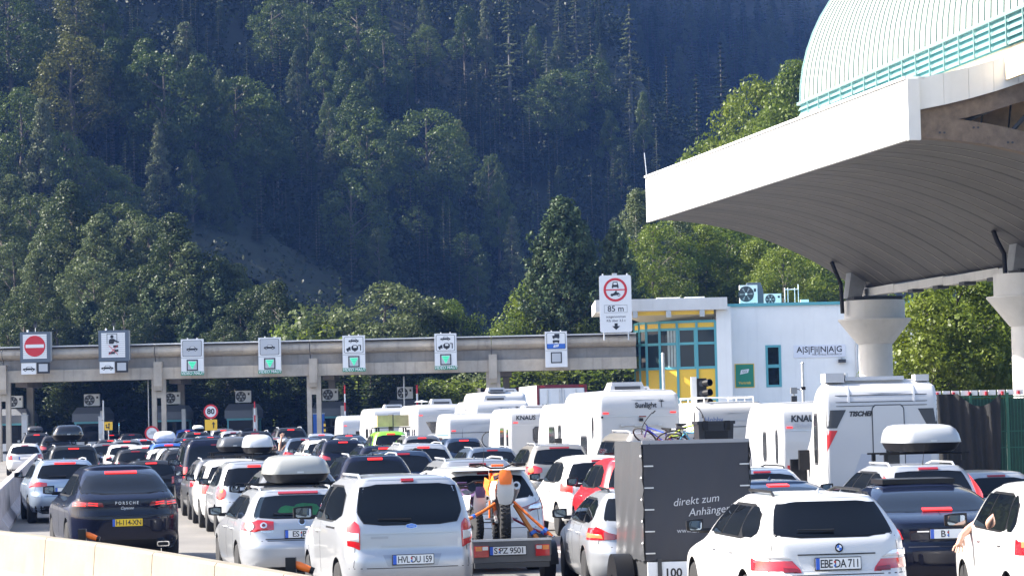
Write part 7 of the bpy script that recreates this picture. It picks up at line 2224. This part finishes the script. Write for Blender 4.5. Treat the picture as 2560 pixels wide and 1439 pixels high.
# ------------------------------------------------------------------ trailers
def trailer_base(px, s, yaw, label, name):
    x, y, g = at(px, s, .8)
    t = thing(name, label, 'trailer', (x, y, g), R(90 + yaw))
    return t
tarp_side = mat('tarp_light', (.052, .054, .058), .35, noise=.1, nscale=1.2, bump=.12, bscale=3, spec=.7)
tarp_rear = mat('tarp_anthracite', (.018, .02, .03), .45, noise=.12, nscale=1.0, bump=.12, bscale=3)
t = trailer_base(1745, 200, 8, 'box trailer with pale tarpaulin side and anthracite rear, right of centre', 'box_trailer')
tw, tl, tz0, tz1 = 1.34, 1.95, .60, 2.05
wav = lambda k: .008 * math.sin(k * 1.7) + .004 * math.sin(k * 4.1)
for nm, m, poly in (('tarp_rear', tarp_rear, [(-tw/2, tw/2)]),):
    rows = [[(-.012 + wav(i + j*.6)*.8, -tw/2 + tw*i/16, tz0 + (tz1 - tz0)*j/10) for i in range(17)] for j in range(11)]
    MB().grid([r[::-1] for r in rows]).build(nm, m, t, 60)
for sg in (1, -1):
    rows = [[(tl*i/14, sg*(tw/2 + .012 + wav(i*.9 + j*.5)), tz0 - .02*((i % 2)) + (tz1 - tz0 + .02*(i % 2))*j/10) for i in range(15)] for j in range(11)]
    MB().grid(rows if sg < 0 else [r[::-1] for r in rows]).build('tarp_side', tarp_side, t, 60)
MB().box(0, tl, -tw/2, tw/2, tz1 - .02, tz1 + .02).build('tarp_roof', tarp_side, t)
MB().box(-.02, .02, -tw/2 - .01, tw/2 + .01, tz1 - .01, tz1 + .035).build('roof_hem', mat('hem_grey', (.22, .23, .25), .5), t)
MB().box(.02, tl - .02, -tw/2 + .02, tw/2 - .02, .35, tz1 - .05).build('inner_box', dark_metal, t)
# lacing rope with hooks down the rear corner
for sg in (1, -1):
    pts = [(-.03, sg*(tw/2 + .012 + .012*math.sin(k*2.2)), tz1 - .08 - (tz1 - tz0 - .1)*k/14) for k in range(15)]
    MB().tube(pts, .007, 5).build('lacing_rope', black_plastic, t)
    for k in range(5):
        z = tz1 - .28 - .27*k
        MB().box(-.036, -.02, min(sg*tw/2, sg*(tw/2 - .12)), max(sg*tw/2, sg*(tw/2 - .12)), z - .008, z + .008).build('tension_hook', galv, t)
        MB().lathe([(.022, -.002), (.012, .012)], 8, (.14*0 + .06, sg*(tw/2 + .02), z + .12), axis='y').build('eyelet', galv, t)
def rear_letters(root, body, size, y, z, m, rot=0, shear=0, bold=0, x=-.032, align='CENTER'):
    vs, fs = text_mesh(body, size, align, 0, shear, bold)
    c, s_ = math.cos(rot), math.sin(rot)
    MB().add([(x, y - (v[0]*c - v[1]*s_), z + v[0]*s_ + v[1]*c) for v in vs], fs).build('lettering', m, root)
tx_m = mat('tarp_print', (.42, .43, .45), .6)
rear_letters(t, 'direkt zum', .135, .02, 1.33, tx_m, R(5), .25)
rear_letters(t, 'Anhänger!', .135, -.16, 1.20, tx_m, R(5), .25)
rear_letters(t, 'www.anh', .085, .27, .96, tx_m, 0, align='LEFT')
MB().box(-.03, -.004, -tw/2 + .02, tw/2 - .02, .32, tz0 - .02).build('tailboard', white_paint, t)
for yy in (.50, -.50): MB().box(-.05, -.031, yy - .025, yy + .025, .30, tz0 + .02).build('board_clamp', dark_metal, t)
MB().lathe([(.135, -.04), (.135, -.0305)], 24, (0, .33, .44), axis='x').build('speed_sticker', sign_white, t)
rear_letters(t, '100', .15, .33, .44, sign_black, bold=.004, x=-.043)
for k in range(2): MB().box(-.036, -.031, -.05, .12, .36 + .08*k, .40 + .08*k).build('red_flag_print', lamp_red, t)
MB().box(-.05, -.01, -tw/2, tw/2, .20, .315).build('rear_bar', dark_metal, t)
for sg in (1, -1): MB().box(-.07, -.051, min(sg*.3, sg*.55), max(sg*.3, sg*.55), .22, .30).build('tail_light', lamp_red, t)
ty, rm = wheel_meshes(.28, .17)
for sg in (1, -1):
    wo = link('wheel', ty, t); wo.location = (.95, sg*(tw/2 + .14), .28); link('rim', rm, wo)
    arc_ = [(.95 - .37*math.cos(R(a)), .28 + .37*math.sin(R(a))) for a in range(-10, 191, 10)]
    y0 = sg*(tw/2 + .03); y1 = sg*(tw/2 + .26)
    MB().grid([[(x, y0, z) for x, z in arc_], [(x, y1, z) for x, z in arc_]]).build('mudguard', black_plastic, t, 60)
    MB().add([(x, y1, z) for x, z in arc_] + [(.95, y1, .40)], [(k, k + 1, len(arc_)) for k in range(len(arc_) - 1)]).build('mudguard_skirt', black_plastic, t)
MB().tube([(tl, 0, .42), (tl + 1.25, 0, .42)], .04, 8).build('drawbar', galv, t)

# flat trailer with plate S PZ 9501
t2 = trailer_base(1278, 174, 9, 'low grey trailer with plate S PZ 9501 carrying two motocross bikes', 'bike_trailer')
trail_grey = mat('trailer_grey', (.10, .102, .105), .5, noise=.15)
MB().box(-.02, .02, -.56, .56, .36, .66).build('rear_panel', trail_grey, t2)
MB().box(-.03, .03, -.58, .58, .66, .69).build('rear_lip', galv, t2)
MB().box(.02, 1.9, -.56, .56, .52, .58).build('deck', dark_metal, t2)
for sg in (1, -1):
    MB().box(.02, 1.9, sg*.56 - .02, sg*.56 + .02, .45, .72).build('side_rail', trail_grey, t2)
    lt = MB().box(-.06, -.021, min(sg*.34, sg*.54), max(sg*.34, sg*.54), .44, .60).build('tail_light', lamp_red, t2)
    MB().box(-.066, -.0605, min(sg*.44, sg*.53), max(sg*.44, sg*.53), .53, .59).build('lens', lamp_amber, lt)
    MB().box(-.066, -.0605, min(sg*.35, sg*.43), max(sg*.35, sg*.43), .54, .59).build('lens', lamp_clear, lt)
    wo = link('wheel', ty, t2); wo.location = (.85, sg*.66, .28); link('rim', rm, wo)
    arc_ = [(.85 - .34*math.cos(R(a)), .28 + .34*math.sin(R(a))) for a in range(0, 181, 12)]
    MB().grid([[(x, sg*.57, z) for x, z in arc_], [(x, sg*.77, z) for x, z in arc_]]).build('mudguard', black_plastic, t2, 60)
MB().box(-.03, .05, -.54, .54, .28, .355).build('rear_beam', dark_metal, t2)
MB().tube([(1.9, 0, .45), (3.1, 0, .45)], .04, 8).build('drawbar', galv, t2)
class FlatRear:                                  # a plain upright face for the plate helper
    def rear_pt(s, a, z): return Vector((-.021, a, z))
plate_on(t2, FlatRear(), 'S PZ 9501', .525, y=.06, off=.002)

def motocross(label, root_loc, rz, k=1.0, orange_m=orange, lean=0.0):
    t = thing('motocross_bike', label, 'motorbike', root_loc, rz, 'motocross bikes on the low trailer')
    t.scale = (k, k, k)
    t.rotation_euler = (lean, 0, rz)
    def wheel(x, r, w, name):
        mb = MB()
        n = 36
        mb.lathe([(r*.78, -w*.42), (r*.90, -w/2), (r*.965, -w*.34), (r*.985, 0), (r*.965, w*.34), (r*.90, w/2), (r*.78, w*.42)], n, (x, 0, r), axis='y')
        for i in range(30):
            a = 2*math.pi*i/30
            for j, yy in enumerate((-.36, -.1, .18, .4)):
                aa = a + (.06 if j % 2 else 0)
                c, s_ = math.cos(aa), math.sin(aa)
                rad = r * (.985 if abs(yy) < .3 else .955)
                vs = []
                for dr in (-.01, .022):
                    for da, dy in ((-.028, -.012), (.028, -.012), (.028, .012), (-.028, .012)):
                        ca, sa = math.cos(aa + da), math.sin(aa + da)
                        vs.append((x + (rad + dr)*ca, yy*w + dy, r + (rad + dr)*sa))
                mb.add(vs, [(4,5,6,7), (0,1,5,4), (1,2,6,5), (2,3,7,6), (3,0,4,7)])
        wo = mb.build('wheel', tyre_m, t)
        tag(wo, kind='stuff') if False else None
        rb = MB().lathe([(r*.72, -w*.3), (r*.79, -w*.3), (r*.79, w*.3), (r*.72, w*.3)], 30, (x, 0, r), axis='y')
        rb.build('rim', black_plastic, wo)
        sp = MB()
        for i in range(14):
            a = 2*math.pi*i/14
            sp.tube([(x, (.03 if i % 2 else -.03), r), (x + r*.74*math.cos(a), 0, r + r*.74*math.sin(a))], .004, 4, caps=False)
        sp.lathe([(.05, -.06), (.05, .06)], 10, (x, 0, r), axis='y')
        sp.build('spokes', galv, wo)
    wheel(.34, .335, .15, 'wheel'); wheel(1.80, .345, .095, 'wheel')
    pt = lambda n, mb, m, sm=45: mb.build(n, m, t, sm)
    for sg in (1, -1):
        pt('swingarm', MB().tube([(.34, sg*.11, .335), (.75, sg*.10, .42), (.86, sg*.07, .46)], [.028, .035, .035], 6), galv)
        pt('fork_leg', MB().tube([(1.80, sg*.09, .345), (1.58, sg*.09, .80), (1.46, sg*.09, 1.06)], [.026, .03, .028], 8), orange_m)
        pt('frame_tube', MB().tube([(.85, sg*.09, .45), (.95, sg*.12, .75), (1.40, sg*.06, .95)], .025, 6), orange_m)
        pt('frame_tube', MB().tube([(.85, sg*.09, .45), (1.05, sg*.1, .28), (1.30, sg*.07, .40), (1.42, sg*.04, .90)], .022, 6), orange_m)
        pt('subframe', MB().tube([(.95, sg*.11, .78), (.45, sg*.12, .90)], .016, 6), orange_m)
        # side panel and tank shroud
        pt('side_panel', MB().grid([[(.30, sg*.10, .92), (.30, sg*.13, .80), (.38, sg*.12, .66)], [(.55, sg*.15, .92), (.55, sg*.17, .78), (.55, sg*.15, .62)], [(.92, sg*.14, .88), (.92, sg*.17, .76), (.88, sg*.14, .60)]]), mat('bike_white', (.62, .62, .60), .4))
        pt('tank_shroud', MB().grid([[(.95, sg*.15, .92), (.98, sg*.18, .80), (1.05, sg*.15, .66)], [(1.30, sg*.20, .96), (1.34, sg*.22, .82), (1.36, sg*.19, .68)], [(1.52, sg*.16, .94), (1.52, sg*.18, .84), (1.48, sg*.16, .74)]]), orange_m)
        pt('footpeg', MB().tube([(.88, sg*.1, .36), (.88, sg*.24, .36)], .015, 5), galv)
        pt('grip', MB().tube([(1.34, sg*.28, 1.155), (1.31, sg*.42, 1.15)], .018, 8), black_plastic)
        pt('lever', MB().tube([(1.40, sg*.26, 1.14), (1.41, sg*.40, 1.13)], .007, 5), galv)
        pt('hand_guard', MB().tube([(1.36, sg*.20, 1.15), (1.46, sg*.30, 1.12), (1.42, sg*.42, 1.13)], [.012, .022, .014], 6), black_plastic)
    pt('handlebar', MB().tube([(1.31, -.42, 1.15), (1.36, -.24, 1.155), (1.42, -.10, 1.09), (1.42, .10, 1.09), (1.36, .24, 1.155), (1.31, .42, 1.15)], .013, 8), black_plastic)
    pt('bar_pad', MB().tube([(1.39, -.09, 1.13), (1.39, .09, 1.13)], .018, 8), orange_m)
    pt('clamp', MB().box(1.38, 1.50, -.12, .12, 1.02, 1.06), black_plastic)
    # rear mudguard: pale tail with an orange top
    def guard(w0, w1, dz, x0, x1):
        rows = []
        for i in range(7):
            f = i / 6
            x = x0 + (x1 - x0)*f
            z = .93 + .10*(1 - f)**1.3 + dz
            w_ = w0 + (w1 - w0)*f
            rows.append([(x, -w_, z - .09), (x - .0, -w_*.8, z - .015), (x, 0, z + .005), (x, w_*.8, z - .015), (x, w_, z - .09)])
        return MB().grid(rows)
    pt('rear_mudguard', guard(.085, .12, 0, .0, .62), orange_m, 60)
    pt('tail_piece', MB().grid([[(-.02, -.095, 1.0), (-.035, 0, 1.005), (-.02, .095, 1.0)], [(.0, -.12, .88), (-.03, 0, .88), (.0, .12, .88)], [(.06, -.125, .72), (.02, 0, .70), (.06, .125, .72)], [(.12, -.09, .60), (.08, 0, .58), (.12, .09, .60)]]), mat('bike_white', (.62, .62, .60)), 60)
    pt('tail_cap', MB().grid([[(-.0, -.075, 1.08), (-.03, 0, 1.09), (-.0, .075, 1.08)], [(-.045, -.10, .99), (-.06, 0, .99), (-.045, .10, .99)], [(-.04, -.08, .88), (-.055, 0, .88), (-.04, .08, .88)]]), orange_m, 60)
    pt('seat', MB().grid([[(.15, -.10, .98), (.15, 0, 1.03), (.15, .10, .98)], [(.7, -.11, .92), (.7, 0, .96), (.7, .11, .92)], [(1.15, -.09, .98), (1.15, 0, 1.01), (1.15, .09, .98)]]), black_plastic, 60)
    pt('tank', MB().tube([(.95, 0, .84), (1.2, 0, .90), (1.42, 0, .92)], [.09, .13, .06], 10), orange_m)
    pt('engine', MB().box(.88, 1.22, -.13, .13, .30, .68), mat('engine_grey', (.16, .16, .165), .5, metal=.5, noise=.4, nscale=14))
    pt('exhaust', MB().tube([(1.2, -.10, .5), (.9, -.18, .62), (.55, -.19, .78), (.12, -.17, .86)], [.022, .03, .055, .058], 12), galv)
    pt('exhaust_mouth', MB().lathe([(.03, 0), (.03, .02)], 10, (.10, -.165, .865), axis='x'), black_plastic)
    pt('shock', MB().tube([(.72, 0, .42), (.92, 0, .80)], .035, 8), sign_white)
    pt('front_mudguard', MB().grid([[(1.45, -.05, .82), (1.45, .05, .82)], [(1.75, -.08, .80), (1.75, .08, .80)], [(2.1, -.06, .70), (2.1, .06, .70)]]), orange_m, 60)
    pt('number_board', MB().prism([(-.10, .84), (.10, .84), (.12, 1.05), (-.12, 1.05)], 1.57, 1.585, axis='x'), sign_white)
    return t
M2 = Matrix.Translation(t2.location) @ Matrix.Rotation(t2.rotation_euler.z, 4, 'Z')
loc = M2 @ Vector((.12, .05, .585))
mx_bike = motocross('orange and white motocross bike strapped upright on the low trailer', loc, t2.rotation_euler.z - R(4))
loc2 = M2 @ Vector((.55, .36, .585))
motocross('smaller dark motocross bike behind the orange one on the low trailer', loc2, t2.rotation_euler.z + R(6), .78, mat('bike_purple', (.06, .03, .09), .4))
def strap(a, b, m, label, w=.022):
    a, b = M2 @ Vector(a), M2 @ Vector(b)
    t = thing('tie_down_strap', label, 'strap', a, 0, 'straps holding the motocross bikes')
    MB().tube([(0, 0, 0), tuple((b - a) * .5 + Vector((0, 0, -.01))), tuple(b - a)], w, 6).build('webbing', m, t)
    MB().tube([tuple((b - a) * .78), tuple((b - a) * .86)], w * 1.5, 8).build('buckle', sign_blue, t)
    MB().tube([tuple(b - a), tuple((b - a) * 1.02)], w * 1.3, 6).build('hook', galv, t)
strap((.45, -.12, 1.20), (.10, -.62, .70), orange, 'long orange strap from the bike to the right trailer corner')
strap((.45, .16, 1.18), (.10, .60, .98), orange, 'orange strap pulling to the left beside the silver van')
strap((.5, -.14, 1.16), (.25, -.42, .66), mat('strap_amber', (.6, .2, .03), .6), 'amber orange ramp strut right of the big knobbly tyre', .035)
strap((.9, -.15, .95), (.2, -.60, .70), mat('strap_red', (.35, .02, .06), .6), 'dark red strap low behind the knobbly tyre', .018)

# ------------------------------------------------------------------ bicycles and storage box behind the tarpaulin trailer
def bicycle(loc, rz, lean, label, frame_m, k=1.0, pitch=0.0):
    t = thing('bicycle', label, 'bicycle', loc, rz, 'bicycles carried by the cars')
    t.rotation_euler = (lean, pitch, rz)
    t.scale = (k, k, k)
    for x in (.33, 1.36):
        mb = MB()
        pts = [(x + .33*math.cos(2*math.pi*i/28), 0, .33 + .33*math.sin(2*math.pi*i/28)) for i in range(29)]
        wo = mb.tube(pts, .024, 6, caps=False).build('wheel', tyre_m, t, 60)
        sp = MB()
        for i in range(12):
            a = 2*math.pi*i/12
            sp.tube([(x, 0, .33), (x + .31*math.cos(a), 0, .33 + .31*math.sin(a))], .003, 3, caps=False)
        sp.build('spokes', galv, wo)
    for nm, pts in (('frame_tube', [(.74, 0, .30), (.60, 0, .80)]), ('frame_tube', [(.74, 0, .30), (1.18, 0, .72)]), ('frame_tube', [(.62, 0, .74), (1.16, 0, .80)]), ('chain_stay', [(.33, 0, .33), (.74, 0, .30)]), ('seat_stay', [(.33, 0, .33), (.63, 0, .72)]), ('fork', [(1.36, 0, .33), (1.18, 0, .74), (1.15, 0, .88)])):
        MB().tube(pts, .02, 7).build(nm, frame_m, t, 60)
    MB().tube([(1.15, 0, .88), (1.20, 0, .98)], .014, 6).build('stem', black_plastic, t)
    MB().tube([(1.12, -.33, 1.03), (1.18, -.15, .99), (1.20, 0, .98), (1.18, .15, .99), (1.12, .33, 1.03)], .012, 7).build('handlebar', black_plastic, t, 60)
    for sg in (1, -1): MB().tube([(1.10, sg*.30, 1.035), (1.06, sg*.40, 1.04)], .018, 7).build('grip', black_plastic, t, 60)
    MB().tube([(.60, 0, .80), (.585, 0, .90)], .012, 6).build('seat_post', galv, t)
    MB().add([(.44, -.07, .91), (.44, .07, .91), (.72, .015, .92), (.72, -.015, .92), (.46, -.05, .95), (.46, .05, .95), (.70, .01, .945), (.70, -.01, .945)], [(0,1,2,3), (4,7,6,5), (0,4,5,1), (1,5,6,2), (2,6,7,3), (3,7,4,0)]).build('saddle', black_plastic, t)
    MB().lathe([(.09, -.03), (.09, -.02)], 16, (.74, 0, .30), axis='y').build('chainring', dark_metal, t)
    for sg in (1, -1): MB().tube([(.74, sg*.05, .30), (.74 + .15*sg, sg*.06, .24)], .012, 5).build('crank', galv, t)
    return t
bw = mat('bike_blue', (.03, .10, .60), .3, coat=.5); by = mat('bike_lime', (.45, .60, .03), .3, coat=.5); bt = mat('bike_cyan', (.05, .35, .55), .3, coat=.5)
d = F / 134
for px, py, rz, ln, fm, lab, pit in ((1640, 1112, 10, R(62), by, 'lime framed bicycle lying behind the top of the tarpaulin trailer', R(-8)), (1735, 1140, 150, R(-50), bw, 'blue bicycle with raised handlebar above the tarpaulin trailer', R(-14)), (1675, 1122, -25, R(50), bt, 'cyan bicycle in the heap above the tarpaulin trailer', R(5))):
    q = P(px, py, d)
    bicycle((q.x, d + .25, q.z), R(rz), ln, lab, fm, .72, pit)
d = 46.6
q = P(1786, 1160, d)
t = thing('storage_box', 'black lidded storage box right of the bicycles', 'box', (q.x, d, q.z), R(8))
bx_m = mat('box_plastic', (.012, .013, .016), .45)
MB().add([(-.29, -.2, 0), (.29, -.2, 0), (.29, .2, 0), (-.29, .2, 0), (-.32, -.22, .72), (.32, -.22, .72), (.32, .22, .72), (-.32, .22, .72)], [(3,2,1,0), (4,5,6,7), (0,1,5,4), (1,2,6,5), (2,3,7,6), (3,0,4,7)]).build('tub', bx_m, t)
MB().box(-.345, .345, -.245, .245, .72, .775).build('lid', bx_m, t)
for a in (-.2, .2): MB().box(a - .05, a + .05, -.255, -.246, .62, .78).build('clip', black_plastic, t)
MB().box(-.21, .21, -.228, -.21, .38, .60).build('label_panel', black_plastic, t)
# bicycles at the back of the lettered motorhome and on the far blue car
q = P(1205, 1118, F / 66)
bicycle((q.x, F / 66, q.z), R(8), 0.1, 'dark bicycle on the rack behind the lettered motorhome', dark_metal, .9)
q = P(262, 1085, F / 43)
bicycle((q.x, F / 43 + .6, q.z), R(95), 0, 'blue bicycle standing on the roof of the far blue car', bw, .8)
q = P(295, 1086, F / 43)
bicycle((q.x, F / 43 + .6, q.z), R(100), 0, 'dark bicycle standing on the roof of the far blue car', bt, .8)

# ------------------------------------------------------------------ bare arms at the open windows
skin_m = mat('skin', (.58, .33, .23), .5, noise=.08, nscale=6)
def arm(label, pts, k=1.0, hand_dir=(0, 0, -1), palm_side=(1, 0, 0)):
    """shoulder, elbow, wrist in world space: one continuous skinned mesh with five fingers"""
    sh_, el, wr = [Vector(p) for p in pts]
    t = thing('person', label, 'person', sh_)
    me = bpy.data.meshes.new('arm')
    hd = Vector(hand_dir).normalized(); ps = Vector(palm_side).normalized()
    V = [sh_, sh_.lerp(el, .5), el, el.lerp(wr, .35), el.lerp(wr, .75), wr, wr + hd * .05*k, wr + hd * .09*k]
    Rr = [.055, .048, .042, .044, .034, .027, .033, .030]
    E = [(i, i + 1) for i in range(7)]
    for j in range(4):
        o_ = ps * (.027 * (1.5 - j) * k)
        ln = (.065, .075, .07, .055)[j]
        b = len(V)
        V += [wr + hd*.10*k + o_, wr + hd*(.10 + ln*.55)*k + o_*1.15, wr + hd*(.10 + ln)*k + o_*1.15 + hd.cross(ps)*.022]
        Rr += [.010, .009, .0075]
        E += [(7, b), (b, b + 1), (b + 1, b + 2)]
    b = len(V)
    V += [wr + hd*.04*k + ps*.04, wr + hd*.075*k + ps*.058, wr + hd*.10*k + ps*.064]
    Rr += [.012, .010, .008]
    E += [(6, b), (b, b + 1), (b + 1, b + 2)]
    me.from_pydata([tuple(v - sh_) for v in V], E, [])
    o = link('arm', me, t)
    md = o.modifiers.new('skin', 'SKIN')
    sv = me.skin_vertices[0].data
    for i, r in enumerate(Rr): sv[i].radius = (r * k, r * k)
    sv[0].use_root = True
    o.modifiers.new('sub', 'SUBSURF').levels = 2
    o.modifiers['sub'].render_levels = 2
    me.materials.append(skin_m)
    dg = bpy.context.evaluated_depsgraph_get()
    nm = bpy.data.meshes.new_from_object(o.evaluated_get(dg))
    o.modifiers.clear(); o.data = nm
    nm.polygons.foreach_set('use_smooth', [True] * len(nm.polygons))
    return t
dd = F / 214
arm('bare arm of a person resting on the open window of the white compact van', [P(2450, 1305, dd + .2), P(2428, 1316, dd + .1), P(2402, 1340, dd - .15)], 1.15, (-.3, -.2, -1), (1, -.3, 0))
arm('bare arm of a person bent inside the rear window of the white compact van', [P(2478, 1318, dd - .9), P(2470, 1306, dd - 1.0), P(2494, 1280, dd - 1.0)], .95, (.4, 0, 1), (1, 0, -.3))
arm('bare arm of a person held up outside the white car below the striped post', [P(700, 1128, F/63), P(700, 1112, F/63), P(703, 1098, F/63)], 1.5, (.2, 0, 1), (1, 0, 0))

# ------------------------------------------------------------------ the air in the valley
hm = bpy.data.materials.new('haze_air'); hm.use_nodes = True
nt = hm.node_tree
nt.nodes.remove(nt.nodes["Principled BSDF"])
pv = nt.nodes.new("ShaderNodeVolumePrincipled")
pv.inputs["Color"].default_value = (0.17, 0.37, 1.0, 1)
pv.inputs["Density"].default_value = 0.00012
pv.inputs["Anisotropy"].default_value = 0.0
nt.links.new(pv.outputs[0], nt.nodes["Material Output"].inputs["Volume"])
hz = MB().box(-2300, 2300, -1000, 2700, -2.0, 275).build('haze', hm)
tag(hz, 'thin blue valley haze', 'haze', kind='stuff')
